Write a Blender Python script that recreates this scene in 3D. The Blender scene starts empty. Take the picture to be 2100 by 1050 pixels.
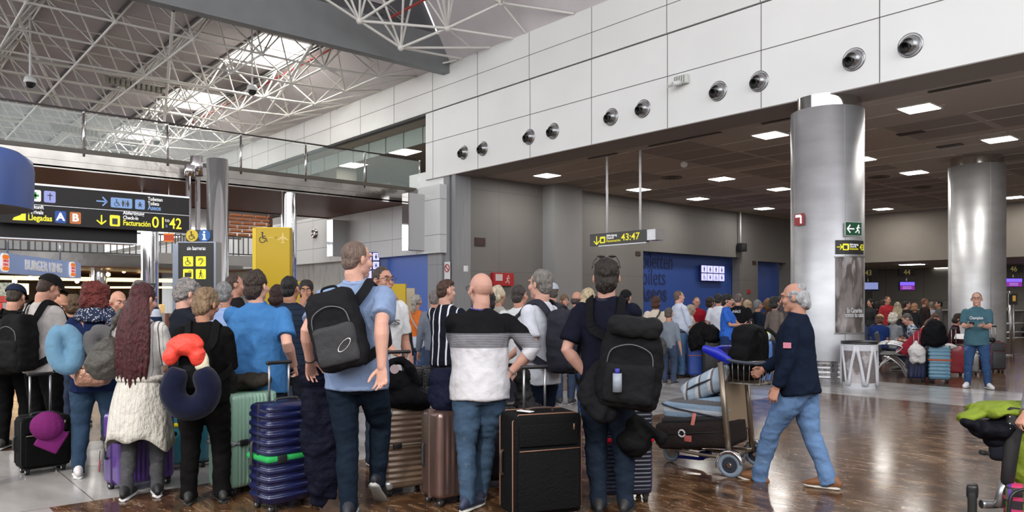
import bpy, bmesh, math, random
import numpy as np
from mathutils import Vector, Matrix, noise as mnoise
R = math.radians
S = bpy.context.scene
COL = S.collection
random.seed(7)
# ---------------------------------------------------------------- camera
FPX, HOR, EYE = 1560.0, 620.0, 1.5
CF = Vector((-0.7562, 0.6543, 0)); CR = Vector((0.6543, 0.7562, 0))
CAMYAW = math.atan2(0.7562, 0.6543)
cd = bpy.data.cameras.new('camera'); cam = bpy.data.objects.new('camera', cd); COL.objects.link(cam)
cd.sensor_width = 36; cd.lens = 36 * FPX / 2100; cd.shift_y = (HOR - 525) / 2100; cd.clip_end = 300
cam.location = (0, 0, EYE); cam.rotation_euler = (R(90), 0, CAMYAW)
S.camera = cam
S.view_settings.view_transform = 'Standard'; S.view_settings.look = 'None'
S.view_settings.gamma = 1; S.view_settings.use_curve_mapping = False
S.view_settings.exposure = 0.62
# ---------------------------------------------------------------- daylight (open glazed sides of the hall are behind and left of the camera)
W = bpy.data.worlds.new('daylight'); S.world = W; W.use_nodes = True
wn = W.node_tree.nodes; wl = W.node_tree.links
bg = wn['Background']
wtc = wn.new('ShaderNodeTexCoord'); wsp = wn.new('ShaderNodeSeparateXYZ'); wrp = wn.new('ShaderNodeValToRGB')
wl.new(wtc.outputs['Generated'], wsp.inputs[0]); wl.new(wsp.outputs['Z'], wrp.inputs[0])
wrp.color_ramp.elements[0].position = 0.0; wrp.color_ramp.elements[0].color = (.85, .86, .88, 1)
wrp.color_ramp.elements[1].position = 0.25; wrp.color_ramp.elements[1].color = (1.0, 1.02, 1.06, 1)
wl.new(wrp.outputs[0], bg.inputs[0]); bg.inputs[1].default_value = 2.1
sd = bpy.data.lights.new('sun', 'SUN'); sd.energy = 1.0; sd.angle = R(2.5); sd.color = (1, .93, .82)
sun = bpy.data.objects.new('sun', sd); COL.objects.link(sun)
sun.rotation_euler = Vector((-0.42, 0.62, -0.62)).to_track_quat('-Z', 'Y').to_euler()
def area(name, loc, rot, sx, sy, e, col=(1, 1, 1)):
    d = bpy.data.lights.new(name, 'AREA'); d.shape = 'RECTANGLE'; d.size = sx; d.size_y = sy; d.energy = e; d.color = col
    o = bpy.data.objects.new(name, d); o.location = loc; o.rotation_euler = rot; COL.objects.link(o); return o
# ---------------------------------------------------------------- pixel <-> place
def dirp(px): o = (px - 1050) / FPX; return Vector((CF.x + o * CR.x, CF.y + o * CR.y, 0))
def at(px, t, py=None, z=0.0):
    p = dirp(px) * t; p.z = z if py is None else EYE + (HOR - py) / FPX * t; return p
def gnd(px, py): return at(px, EYE * FPX / (py - HOR))
def onY(px, Y, py=None): return at(px, Y / dirp(px).y, py)
def onX(px, X, py=None): return at(px, X / dirp(px).x, py)
def onZ(px, py, z): return at(px, (z - EYE) * FPX / (HOR - py), None, z)
def yawp(px, heading): return CAMYAW - math.atan((px - 1050) / FPX) - R(heading)   # heading 0 away from camera, 90 to its right, 180 towards it
# ---------------------------------------------------------------- materials
MC = {}
def M(col, rough=.6, metal=0., bump=0., bs=20., var=0., vs=6., emit=0., pat=None, spec=None, stretch=None, coat=0., alpha=1., trans=0., sheen=0.):
    key = (tuple(col), rough, metal, bump, bs, var, vs, emit, repr(pat), spec, stretch, coat, alpha, trans, sheen)
    if key in MC: return MC[key]
    m = bpy.data.materials.new('material'); m.use_nodes = True; nt = m.node_tree; N = nt.nodes; L = nt.links
    b = N['Principled BSDF']; b.inputs['Roughness'].default_value = rough; b.inputs['Metallic'].default_value = metal
    if spec is not None: b.inputs['Specular IOR Level'].default_value = spec
    if coat: b.inputs['Coat Weight'].default_value = coat; b.inputs['Coat Roughness'].default_value = .08
    if trans: b.inputs['Transmission Weight'].default_value = trans
    if sheen: b.inputs['Sheen Weight'].default_value = sheen
    b.inputs['Alpha'].default_value = alpha
    if spec is None and rough >= .65 and not metal: b.inputs['Specular IOR Level'].default_value = .12
    c4 = (*col, 1)
    tc = N.new('ShaderNodeTexCoord'); mp = N.new('ShaderNodeMapping'); L.new(tc.outputs['Object'], mp.inputs[0])
    if stretch: mp.inputs['Scale'].default_value = stretch
    src = None
    def mix(f, a, bb):
        x = N.new('ShaderNodeMix'); x.data_type = 'RGBA'
        if isinstance(f, float): x.inputs[0].default_value = f
        else: L.new(f, x.inputs[0])
        for i, v in ((6, a), (7, bb)):
            if isinstance(v, tuple): x.inputs[i].default_value = v
            else: L.new(v, x.inputs[i])
        return x.outputs[2]
    def mth(op, a, bb=None, cc=None):
        x = N.new('ShaderNodeMath'); x.operation = op
        for i, v in ((0, a), (1, bb), (2, cc)):
            if v is None: continue
            if isinstance(v, (int, float)): x.inputs[i].default_value = v
            else: L.new(v, x.inputs[i])
        return x.outputs[0]
    src = c4
    if pat:
        sp = N.new('ShaderNodeSeparateXYZ'); L.new(tc.outputs['Object'], sp.inputs[0])
        for p in pat:
            kind = p[0]
            if kind == 'band':      # axis, lo, hi, colour
                v = sp.outputs[p[1]]; f = mth('MULTIPLY', mth('GREATER_THAN', v, p[2]), mth('LESS_THAN', v, p[3])); src = mix(f, src, (*p[4], 1))
            elif kind == 'lines':   # axis, period, duty, colour [, lo axis, lo, hi]
                v = mth('FRACT', mth('DIVIDE', mth('ADD', sp.outputs[p[1]], 50.0), p[2])); f = mth('LESS_THAN', v, p[3])
                if len(p) > 5: w = sp.outputs[p[5]]; f = mth('MULTIPLY', f, mth('MULTIPLY', mth('GREATER_THAN', w, p[6]), mth('LESS_THAN', w, p[7])))
                src = mix(f, src, (*p[4], 1))
            elif kind == 'spots':   # scale, threshold, colour
                vo = N.new('ShaderNodeTexVoronoi'); vo.inputs['Scale'].default_value = p[1]; L.new(mp.outputs[0], vo.inputs[0])
                src = mix(mth('LESS_THAN', vo.outputs[0], p[2]), src, (*p[3], 1))
            elif kind == 'blots':   # scale, threshold, colour
                no = N.new('ShaderNodeTexNoise'); no.inputs['Scale'].default_value = p[1]; no.inputs['Detail'].default_value = 4; L.new(mp.outputs[0], no.inputs[0])
                x = N.new('ShaderNodeMapRange'); x.inputs[1].default_value = p[2] - .04; x.inputs[2].default_value = p[2] + .04; L.new(no.outputs[0], x.inputs[0])
                src = mix(x.outputs[0], src, (*p[3], 1))
            elif kind == 'tiles':   # axis a, axis b, pa, pb, gap, colour
                fa = mth('LESS_THAN', mth('FRACT', mth('DIVIDE', mth('ADD', sp.outputs[p[1]], 200.0 + p[7] if len(p) > 7 else 200.0), p[3])), p[5] / p[3])
                fb = mth('LESS_THAN', mth('FRACT', mth('DIVIDE', mth('ADD', sp.outputs[p[2]], 200.0 + p[8] if len(p) > 8 else 200.0), p[4])), p[5] / p[4])
                src = mix(mth('MAXIMUM', fa, fb), src, (*p[6], 1))
    if var:
        no = N.new('ShaderNodeTexNoise'); no.inputs['Scale'].default_value = vs; no.inputs['Detail'].default_value = 5; L.new(mp.outputs[0], no.inputs[0])
        rp = N.new('ShaderNodeMapRange'); rp.inputs[1].default_value = .3; rp.inputs[2].default_value = .7; rp.inputs[3].default_value = 1 - var; rp.inputs[4].default_value = 1 + var
        L.new(no.outputs[0], rp.inputs[0])
        vm = N.new('ShaderNodeVectorMath'); vm.operation = 'SCALE'; L.new(rp.outputs[0], vm.inputs['Scale'])
        if isinstance(src, tuple): vm.inputs[0].default_value = src[:3]
        else: L.new(src, vm.inputs[0])
        src = vm.outputs[0]
    if isinstance(src, tuple): b.inputs['Base Color'].default_value = src
    else: L.new(src, b.inputs['Base Color'])
    if emit:
        b.inputs['Emission Strength'].default_value = emit
        if isinstance(src, tuple): b.inputs['Emission Color'].default_value = src
        else: L.new(src, b.inputs['Emission Color'])
    if bump:
        no = N.new('ShaderNodeTexNoise'); no.inputs['Scale'].default_value = bs; no.inputs['Detail'].default_value = 4; L.new(mp.outputs[0], no.inputs[0])
        bp = N.new('ShaderNodeBump'); bp.inputs['Strength'].default_value = min(1, bump); bp.inputs['Distance'].default_value = .03; L.new(no.outputs[0], bp.inputs['Height']); L.new(bp.outputs[0], b.inputs['Normal'])
    MC[key] = m; return m
def cloth(col, pat=None, bump=.6, bs=11., var=.07): return M(col, rough=.9, bump=bump, bs=bs, var=var, vs=9., pat=pat, spec=.08)
CHROME = M((.82, .82, .84), rough=.06, metal=1.)
STEEL = M((.55, .55, .57), rough=.3, metal=1., var=.08, vs=3)
BLACKP = M((.015, .015, .017), rough=.4)
RUBBER = M((.03, .03, .03), rough=.7)
GREYP = M((.3, .3, .31), rough=.4)
WHITEP = M((.8, .8, .8), rough=.4)
ALU = M((.62, .62, .63), rough=.3, metal=.9)
TSC = bpy.data.scenes.new('workbench')   # empty side scene in which meshes are worked out
def tdg():
    with bpy.context.temp_override(scene=TSC, view_layer=TSC.view_layers[0]): return bpy.context.evaluated_depsgraph_get()
# ---------------------------------------------------------------- mesh helpers
def tag(o, label=None, cat=None, group=None, kind=None):
    if label: o['label'] = label
    if cat: o['category'] = cat
    if group: o['group'] = group
    if kind: o['kind'] = kind
    return o
def thing(name, label, cat, loc=(0, 0, 0), rz=0., group=None):
    o = bpy.data.objects.new(name, None); COL.objects.link(o); o.location = loc; o.rotation_euler = (0, 0, rz); o.empty_display_size = .1
    return tag(o, label, cat, group)
def mat_of(o): return Matrix.Translation(o.location) @ Matrix.Rotation(o.rotation_euler[2], 4, 'Z')
def obj(name, bm, m, parent=None, world=False, smooth=False, label=None):
    if world and parent is not None: bmesh.ops.transform(bm, matrix=mat_of(parent).inverted(), verts=bm.verts)
    me = bpy.data.meshes.new(name)
    bm.normal_update()
    bm.to_mesh(me); bm.free()
    if smooth: me.polygons.foreach_set('use_smooth', [True] * len(me.polygons))
    for mm in (m if isinstance(m, (list, tuple)) else [m]): me.materials.append(mm)
    o = bpy.data.objects.new(name, me); COL.objects.link(o)
    if parent is not None: o.parent = parent
    if label: o['label'] = label
    return o
def struct(name, bm, m): return tag(obj(name, bm, m), kind='structure')
def nb(): return bmesh.new()
def box(bm, a, b, mi=0):
    x0, x1 = sorted((a[0], b[0])); y0, y1 = sorted((a[1], b[1])); z0, z1 = sorted((a[2], b[2]))
    v = [bm.verts.new(p) for p in ((x0, y0, z0), (x1, y0, z0), (x1, y1, z0), (x0, y1, z0), (x0, y0, z1), (x1, y0, z1), (x1, y1, z1), (x0, y1, z1))]
    for f in ((3, 2, 1, 0), (4, 5, 6, 7), (0, 1, 5, 4), (1, 2, 6, 5), (2, 3, 7, 6), (3, 0, 4, 7)):
        fc = bm.faces.new([v[i] for i in f]); fc.material_index = mi
    return v
def quad(bm, *ps):
    return bm.faces.new([bm.verts.new(p) for p in ps])
def frame_of(t, ref):
    t = t.normalized(); s = t.cross(ref)
    if s.length < 1e-3: s = t.cross(Vector((0.3, 1, 0.2)))
    s.normalize(); return s, s.cross(t)
def tube(bm, pts, rad, seg=10, ref=(0, 1, 0), caps=True, round_caps=False, mi=0):
    """closed loft; rad: number, list of numbers or list of (r_side, r_ref)"""
    pts = [Vector(p) for p in pts]; n = len(pts); ref = Vector(ref)
    if not isinstance(rad, (list,)): rad = [rad] * n
    rad = [(r, r) if not isinstance(r, tuple) else r for r in rad]
    P, Q = [], []
    tans = []
    for i in range(n):
        tans.append((pts[min(i + 1, n - 1)] - pts[max(i - 1, 0)]).normalized())
    if round_caps:
        for k in (2, 1):
            a = k / 3; P.append((pts[0] - tans[0] * max(rad[0]) * math.sin(a * 1.45), tuple(x * math.cos(a * 1.45) for x in rad[0]), tans[0]))
    for i in range(n): P.append((pts[i], rad[i], tans[i]))
    if round_caps:
        for k in (1, 2):
            a = k / 3; P.append((pts[-1] + tans[-1] * max(rad[-1]) * math.sin(a * 1.45), tuple(x * math.cos(a * 1.45) for x in rad[-1]), tans[-1]))
    rings = []
    for p, r, t in P:
        s, u = frame_of(t, ref)
        rings.append([bm.verts.new(p + s * (math.cos(2 * math.pi * k / seg) * r[0]) + u * (math.sin(2 * math.pi * k / seg) * r[1])) for k in range(seg)])
    for a, b in zip(rings, rings[1:]):
        for k in range(seg):
            f = bm.faces.new((a[k], a[(k + 1) % seg], b[(k + 1) % seg], b[k])); f.material_index = mi; f.smooth = True
    if caps:
        f = bm.faces.new(list(reversed(rings[0]))); f.material_index = mi
        f = bm.faces.new(rings[-1]); f.material_index = mi
def spline(pts, n=6):
    pts = [Vector(p) for p in pts]; out = []
    for i in range(len(pts) - 1):
        p0 = pts[max(i - 1, 0)]; p1 = pts[i]; p2 = pts[i + 1]; p3 = pts[min(i + 2, len(pts) - 1)]
        for k in range(n):
            t = k / n; out.append(.5 * ((2 * p1) + (p2 - p0) * t + (2 * p0 - 5 * p1 + 4 * p2 - p3) * t * t + (3 * p1 - p0 - 3 * p2 + p3) * t ** 3))
    out.append(pts[-1]); return out
def ball(bm, c, r, rot=None, seg=14, rings=10):
    r = (r, r, r) if isinstance(r, (int, float)) else r
    m = Matrix.Translation(c) @ (rot.to_4x4() if rot is not None else Matrix.Identity(4)) @ Matrix.Diagonal((*r, 1))
    g = bmesh.ops.create_uvsphere(bm, u_segments=seg, v_segments=rings, radius=1, matrix=m)
    for v in g['verts']:
        for f in v.link_faces: f.smooth = True
def cyl(bm, a, b, r, seg=20, mi=0): tube(bm, [a, b], r, seg=seg, ref=(0.13, 0.97, 0.05), mi=mi)
def torus(bm, c, Rr, r, axis='Z', seg=24, s2=8, rot=None, sx=1., sy=1.):
    vs = []
    for i in range(seg):
        a = 2 * math.pi * i / seg; row = []
        for j in range(s2):
            b = 2 * math.pi * j / s2; p = Vector(((Rr + r * math.cos(b)) * math.cos(a) * sx, (Rr + r * math.cos(b)) * math.sin(a) * sy, r * math.sin(b)))
            if axis == 'Y': p = Vector((p.x, p.z, p.y))
            if axis == 'X': p = Vector((p.z, p.x, p.y))
            if rot is not None: p = rot @ p
            row.append(bm.verts.new(Vector(c) + p))
        vs.append(row)
    for i in range(seg):
        for j in range(s2):
            f = bm.faces.new((vs[i][j], vs[(i + 1) % seg][j], vs[(i + 1) % seg][(j + 1) % s2], vs[i][(j + 1) % s2])); f.smooth = True
def lathe(bm, c, prof, seg=32, a0=0., a1=2 * math.pi, sx=1., sy=1.):
    """prof: list of (r, z)"""
    full = abs(a1 - a0 - 2 * math.pi) < 1e-6; n = seg if full else seg + 1; rows = []
    for i in range(n):
        a = a0 + (a1 - a0) * i / seg
        rows.append([bm.verts.new((c[0] + r * math.cos(a) * sx, c[1] + r * math.sin(a) * sy, c[2] + z)) for r, z in prof])
    for i in range(n if full else n - 1):
        A = rows[i]; B = rows[(i + 1) % n]
        for j in range(len(prof) - 1):
            f = bm.faces.new((A[j], B[j], B[j + 1], A[j + 1])); f.smooth = True
def rbox(bm, c, size, r=.02, n=4, fn=None, rot=None, mi=0):
    """rounded box; fn(p, normal) may return a moved point (local, centred)"""
    hx, hy, hz = size[0] / 2, size[1] / 2, size[2] / 2; r = min(r, hx, hy, hz); cache = {}
    c = Vector(c)
    nn = n if isinstance(n, tuple) else (n, n, n)
    def ax(h, k):
        xs = [-h, -h + r * .3, -h + r]; m = [(-h + r) + (2 * h - 2 * r) * i / k for i in range(1, k)]
        return xs + m + [h - r, h - r * .3, h]
    X, Y, Z = ax(hx, nn[0]), ax(hy, nn[1]), ax(hz, nn[2])
    def vert(p):
        k = (round(p[0], 5), round(p[1], 5), round(p[2], 5))
        if k in cache: return cache[k]
        p = Vector(p); q = Vector((max(-hx + r, min(hx - r, p.x)), max(-hy + r, min(hy - r, p.y)), max(-hz + r, min(hz - r, p.z))))
        d = p - q; nrm = d.normalized() if d.length > 1e-9 else Vector((0, 0, 1)); o = q + nrm * r
        if fn: o = fn(o, nrm)
        if rot is not None: o = rot @ o
        v = bm.verts.new(c + o); cache[k] = v; return v
    def face(A, B, mk, flip):
        for i in range(len(A) - 1):
            for j in range(len(B) - 1):
                vs = [vert(mk(A[i], B[j])), vert(mk(A[i + 1], B[j])), vert(mk(A[i + 1], B[j + 1])), vert(mk(A[i], B[j + 1]))]
                if len(set(vs)) < 4: continue
                if flip: vs.reverse()
                try: f = bm.faces.new(vs); f.smooth = True; f.material_index = mi
                except ValueError: pass
    face(X, Y, lambda a, b: (a, b, hz), False); face(X, Y, lambda a, b: (a, b, -hz), True)
    face(X, Z, lambda a, b: (a, -hy, b), False); face(X, Z, lambda a, b: (a, hy, b), True)
    face(Y, Z, lambda a, b: (hx, a, b), False); face(Y, Z, lambda a, b: (-hx, a, b), True)
_rg = np.random.RandomState(5); _WK = _rg.normal(size=(14, 3)) * 1.5; _WP = _rg.uniform(0, 6.28, 14)
def wave(q):   # smooth band-limited noise, vectorised
    w = q + .6 * np.sin(q[:, [1, 2, 0]] * 1.3 + 1.7); return np.sin(w @ _WK.T + _WP).sum(1) / 5.2
def fuse(name, bm, m, parent, vox=.01, sm=5, disp=0., dscale=.12, label=None, seed=0, noise_fn=None):
    """one continuous skin over everything in bm"""
    me = bpy.data.meshes.new('t'); bm.to_mesh(me); bm.free()
    o = bpy.data.objects.new('t', me); TSC.collection.objects.link(o)
    md = o.modifiers.new('r', 'REMESH'); md.mode = 'VOXEL'; md.voxel_size = vox; md.use_smooth_shade = True
    if sm: s = o.modifiers.new('s', 'SMOOTH'); s.iterations = sm; s.factor = .5
    dg = tdg(); ev = o.evaluated_get(dg)
    out = bpy.data.meshes.new_from_object(ev)
    bpy.data.objects.remove(o); bpy.data.meshes.remove(me)
    if disp:
        nv = len(out.vertices); co = np.empty(nv * 3, 'f'); out.vertices.foreach_get('co', co); co = co.reshape(-1, 3)
        nr = np.empty(nv * 3, 'f'); out.vertex_normals.foreach_get('vector', nr); nr = nr.reshape(-1, 3)
        q = co * np.array((1, 1, noise_fn or 1.)) / dscale + np.array((seed * 3.7, seed * 1.3, seed * 7.1)); a = np.clip(.7 * wave(q) + .35 * wave(q * 2.3 + 9), -.55, 1.6) + .15
        out.vertices.foreach_set('co', (co + nr * (disp * a)[:, None]).astype('f').ravel())
    out.polygons.foreach_set('use_smooth', [True] * len(out.polygons))
    out.materials.clear(); out.materials.append(m)
    out.name = name; r = bpy.data.objects.new(name, out); COL.objects.link(r)
    if parent is not None: r.parent = parent
    if label: r['label'] = label
    return r
# ---------------------------------------------------------------- flat sign graphics
class Plane:
    """a drawing plane in the place: origin, U (right), V (up), N (towards reader); thickness steps along N"""
    def __init__(s, o, U, V=(0, 0, 1)): s.o = Vector(o); s.U = Vector(U).normalized(); s.V = Vector(V).normalized(); s.N = s.U.cross(s.V)
    def p(s, u, v, n=0.): return s.o + s.U * u + s.V * v + s.N * n
    def at(s, u, v): return Plane(s.p(u, v), s.U, s.V)
def poly(bm, P, pts, n0=.0, n1=.004):
    a = [bm.verts.new(P.p(u, v, n1)) for u, v in pts]; b = [bm.verts.new(P.p(u, v, n0)) for u, v in pts]
    bm.faces.new(a); bm.faces.new(list(reversed(b)))
    for i in range(len(pts)): j = (i + 1) % len(pts); bm.faces.new((a[j], a[i], b[i], b[j]))
def rect(bm, P, u0, v0, u1, v1, n0=.0, n1=.004, r=0.):
    if r:
        pts = []
        for cx, cy, a in ((u1 - r, v0 + r, -90), (u1 - r, v1 - r, 0), (u0 + r, v1 - r, 90), (u0 + r, v0 + r, 180)):
            for k in range(4): t = R(a + 30 * k); pts.append((cx + r * math.cos(t), cy + r * math.sin(t)))
    else: pts = [(u0, v0), (u1, v0), (u1, v1), (u0, v1)]
    poly(bm, P, pts, n0, n1)
def stroke(bm, P, a, b, w, n0=.004, n1=.007):
    dx, dy = b[0] - a[0], b[1] - a[1]; l = math.hypot(dx, dy) or 1; ox, oy = -dy / l * w / 2, dx / l * w / 2
    poly(bm, P, [(a[0] - ox, a[1] - oy), (b[0] - ox, b[1] - oy), (b[0] + ox, b[1] + oy), (a[0] + ox, a[1] + oy)], n0, n1)
def disc(bm, P, c, r, n0=.004, n1=.007, k=14): poly(bm, P, [(c[0] + r * math.cos(2 * math.pi * i / k), c[1] + r * math.sin(2 * math.pi * i / k)) for i in range(k)], n0, n1)
def arc(bm, P, c, r, w, a0, a1, k=12, n0=.004, n1=.007):
    for i in range(k):
        t0 = R(a0 + (a1 - a0) * i / k); t1 = R(a0 + (a1 - a0) * (i + 1) / k)
        poly(bm, P, [(c[0] + (r - w / 2) * math.cos(t0), c[1] + (r - w / 2) * math.sin(t0)), (c[0] + (r + w / 2) * math.cos(t0), c[1] + (r + w / 2) * math.sin(t0)),
                     (c[0] + (r + w / 2) * math.cos(t1), c[1] + (r + w / 2) * math.sin(t1)), (c[0] + (r - w / 2) * math.cos(t1), c[1] + (r - w / 2) * math.sin(t1))], n0, n1)
def glyph(bm, P, kind, c, s, n0=.004, n1=.007):
    """draws a pictogram of size s centred at c"""
    x = lambda u, v: (c[0] + (u - .5) * s, c[1] + (v - .5) * s)
    def st(a, b, w): stroke(bm, P, x(*a), x(*b), w * s, n0, n1)
    def di(a, r): disc(bm, P, x(*a), r * s, n0, n1)
    def po(*pts): poly(bm, P, [x(*p) for p in pts], n0, n1)
    if kind in ('arrowR', 'arrowL', 'arrowD'):
        f = {'arrowR': lambda u, v: (u, v), 'arrowL': lambda u, v: (1 - u, v), 'arrowD': lambda u, v: (v, 1 - u)}[kind]
        def sg(a, b, w=.13): stroke(bm, P, x(*f(*a)), x(*f(*b)), w * s, n0, n1)
        sg((.02, .5), (.9, .5)); sg((.55, .92), (.95, .48)); sg((.55, .08), (.95, .52))
    elif kind == 'wheelchair':
        di((.42, .9), .09); st((.42, .8), (.45, .42), .1); st((.43, .6), (.7, .6), .07); st((.44, .44), (.72, .42), .09); st((.72, .42), (.85, .12), .08); arc(bm, P, x(.42, .3), .25 * s, .07 * s, 110, 360, 12, n0, n1)
    elif kind == 'man':
        di((.5, .88), .1); po((.33, .74), (.33, .4), (.4, .4), (.4, .02), (.6, .02), (.6, .4), (.67, .4), (.67, .74))
    elif kind == 'woman':
        di((.5, .88), .1); po((.42, .76), (.25, .32), (.4, .32), (.4, .02), (.6, .02), (.6, .32), (.75, .32), (.58, .76))
    elif kind == 'toilets':
        glyph(bm, P, 'man', x(.2, .5), s * .9, n0, n1); glyph(bm, P, 'woman', x(.8, .5), s * .9, n0, n1); st((.5, .05), (.5, .95), .05)
    elif kind == 'baby':
        di((.5, .75), .13); st((.2, .52), (.8, .52), .12); po((.35, .5), (.65, .5), (.6, .25), (.4, .25)); st((.25, .12), (.4, .28), .1); st((.75, .12), (.6, .28), .1)
    elif kind == 'ear':
        arc(bm, P, x(.5, .62), .27 * s, .09 * s, -40, 190, 12, n0, n1); st((.7, .46), (.52, .2), .09); st((.52, .2), (.38, .14), .09); arc(bm, P, x(.5, .62), .12 * s, .07 * s, -30, 180, 8, n0, n1)
    elif kind == 'walker':
        di((.5, .9), .09); st((.5, .78), (.48, .45), .14); st((.48, .46), (.3, .04), .08); st((.5, .46), (.68, .04), .08); st((.5, .74), (.72, .5), .06); st((.72, .5), (.88, .04), .03); st((.46, .72), (.3, .45), .06)
    elif kind == 'case':
        rect(bm, P, x(.08, 0)[0], x(0, .12)[1], x(.92, 0)[0], x(0, .68)[1], n0, n1); st((.6, .7), (.6, .88), .06); st((.6, .88), (.85, .88), .06); st((.85, .88), (.85, .6), .06)
    elif kind == 'cross':
        st((.5, .08), (.5, .92), .28); st((.08, .5), (.92, .5), .28)
    elif kind == 'latin':
        st((.5, .06), (.5, .94), .1); st((.22, .66), (.78, .66), .1)
    elif kind == 'plane':
        po((.46, .95), (.42, .65), (.05, .38), (.05, .3), (.43, .42), (.45, .18), (.33, .08), (.33, .03), (.5, .08), (.67, .03), (.67, .08), (.55, .18), (.57, .42), (.95, .3), (.95, .38), (.58, .65), (.54, .95))
    elif kind == 'landing':
        po((.02, .08), (.98, .08), (.98, .85), (.75, .85), (.62, .55), (.12, .3))
    elif kind == 'runner':
        di((.55, .88), .09); st((.5, .78), (.42, .45), .14); st((.42, .45), (.62, .28), .1); st((.62, .28), (.6, .02), .09); st((.42, .46), (.3, .2), .1); st((.3, .2), (.08, .14), .09); st((.5, .72), (.75, .6), .08); st((.48, .7), (.25, .55), .08)
def text(name, body, size, P, m, parent, align='LEFT', ext=.002, n=.005, sx=1., bold=0., world=True, w=None):
    cu = bpy.data.curves.new('t', 'FONT'); cu.body = body; cu.size = size; cu.extrude = ext; cu.align_x = align; cu.resolution_u = 3; cu.offset = bold
    o = bpy.data.objects.new('t', cu); TSC.collection.objects.link(o)
    dg = tdg(); me = bpy.data.meshes.new_from_object(o.evaluated_get(dg))
    bpy.data.objects.remove(o)
    if w and len(me.vertices):
        xs = [v.co.x for v in me.vertices]; sx = w / max(1e-6, max(xs) - min(xs))
    mt = Matrix((( *P.U * sx, 0), (*P.V, 0), (*P.N, 0), (0, 0, 0, 1))).transposed()
    mt = Matrix(((P.U.x * sx, P.V.x, P.N.x, P.o.x + P.N.x * n), (P.U.y * sx, P.V.y, P.N.y, P.o.y + P.N.y * n), (P.U.z * sx, P.V.z, P.N.z, P.o.z + P.N.z * n), (0, 0, 0, 1)))
    if world and parent is not None: mt = mat_of(parent).inverted() @ mt
    me.transform(mt); me.materials.clear(); me.materials.append(m)
    r = bpy.data.objects.new(name, me); COL.objects.link(r)
    if parent is not None: r.parent = parent
    return r
def text_w(body, size):   # approximate width
    return size * .56 * len(body)
# ================================================================ SETTING
Y0 = 13.56; XW = -18.3; ZS = 5.34
WHITEPAN = M((.86, .865, .85), rough=.38, var=.03, vs=.6)
GREYWALL = M((.26, .258, .255), rough=.6, var=.06, vs=1.2, bump=.05, bs=3)
BEIGEWALL = M((.31, .275, .235), rough=.6, var=.05, vs=1.0)
DARKW = M((.035, .035, .037), rough=.6)
BLUEW = M((.035, .085, .33), rough=.35, pat=[('tiles', 1, 2, 1.15, 1.2, .012, (.03, .08, .33))])
SEAM = M((.16, .16, .155), rough=.7)
# floor: dark brown polished stone fields framed by a light stone band
bm = nb(); quad(bm, (-60, -12, 0), (6, -12, 0), (6, 60, 0), (-60, 60, 0))
fm = bpy.data.materials.new('polished_stone'); fm.use_nodes = True
N = fm.node_tree.nodes; L = fm.node_tree.links; b = N['Principled BSDF']
tc = N.new('ShaderNodeTexCoord'); mp = N.new('ShaderNodeMapping'); mp.inputs['Rotation'].default_value = (0, 0, R(-35)); mp.inputs['Scale'].default_value = (.75, 1.9, 1); L.new(tc.outputs['Object'], mp.inputs[0])
n1 = N.new('ShaderNodeTexNoise'); n1.inputs['Scale'].default_value = 2.6; n1.inputs['Detail'].default_value = 9; n1.inputs['Roughness'].default_value = .72; n1.inputs['Distortion'].default_value = 1.6; L.new(mp.outputs[0], n1.inputs[0])
r1 = N.new('ShaderNodeValToRGB'); L.new(n1.outputs[0], r1.inputs[0])
E = r1.color_ramp.elements; E[0].position = .36; E[0].color = (.030, .017, .010, 1); E[1].position = .74; E[1].color = (.42, .26, .14, 1)
e = E.new(.5); e.color = (.105, .052, .024, 1); e = E.new(.6); e.color = (.175, .098, .05, 1)
mp2 = N.new('ShaderNodeMapping'); mp2.inputs['Rotation'].default_value = (0, 0, R(-48)); mp2.inputs['Scale'].default_value = (.6, 3.5, 1); L.new(tc.outputs['Object'], mp2.inputs[0])
n2 = N.new('ShaderNodeTexNoise'); n2.inputs['Scale'].default_value = 2.4; n2.inputs['Detail'].default_value = 7; n2.inputs['Distortion'].default_value = 2.2; L.new(mp2.outputs[0], n2.inputs[0])
def fmath(op, a, bb=None):
    x = N.new('ShaderNodeMath'); x.operation = op
    for i, v in ((0, a), (1, bb)):
        if v is None: continue
        if isinstance(v, (int, float)): x.inputs[i].default_value = v
        else: L.new(v, x.inputs[i])
    return x.outputs[0]
def fmix(f, a, c):
    x = N.new('ShaderNodeMix'); x.data_type = 'RGBA'; L.new(f, x.inputs[0])
    for i, v in ((6, a), (7, c)):
        if isinstance(v, tuple): x.inputs[i].default_value = v
        else: L.new(v, x.inputs[i])
    return x.outputs[2]
vein = fmath('LESS_THAN', fmath('ABSOLUTE', fmath('SUBTRACT', n2.outputs[0], .5)), .006)
veinm = fmath('MULTIPLY', vein, fmath('GREATER_THAN', n1.outputs[0], .5))
dark = fmix(veinm, r1.outputs[0], (.42, .36, .29, 1))
sp = N.new('ShaderNodeSeparateXYZ'); L.new(tc.outputs['Object'], sp.inputs[0]); X_, Y_ = sp.outputs[0], sp.outputs[1]
n3 = N.new('ShaderNodeTexNoise'); n3.inputs['Scale'].default_value = 1.6; n3.inputs['Detail'].default_value = 8; L.new(mp.outputs[0], n3.inputs[0])
r3 = N.new('ShaderNodeValToRGB'); L.new(n3.outputs[0], r3.inputs[0]); E = r3.color_ramp.elements; E[0].position = .35; E[0].color = (.33, .31, .29, 1); E[1].position = .7; E[1].color = (.50, .485, .46, 1)
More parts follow.
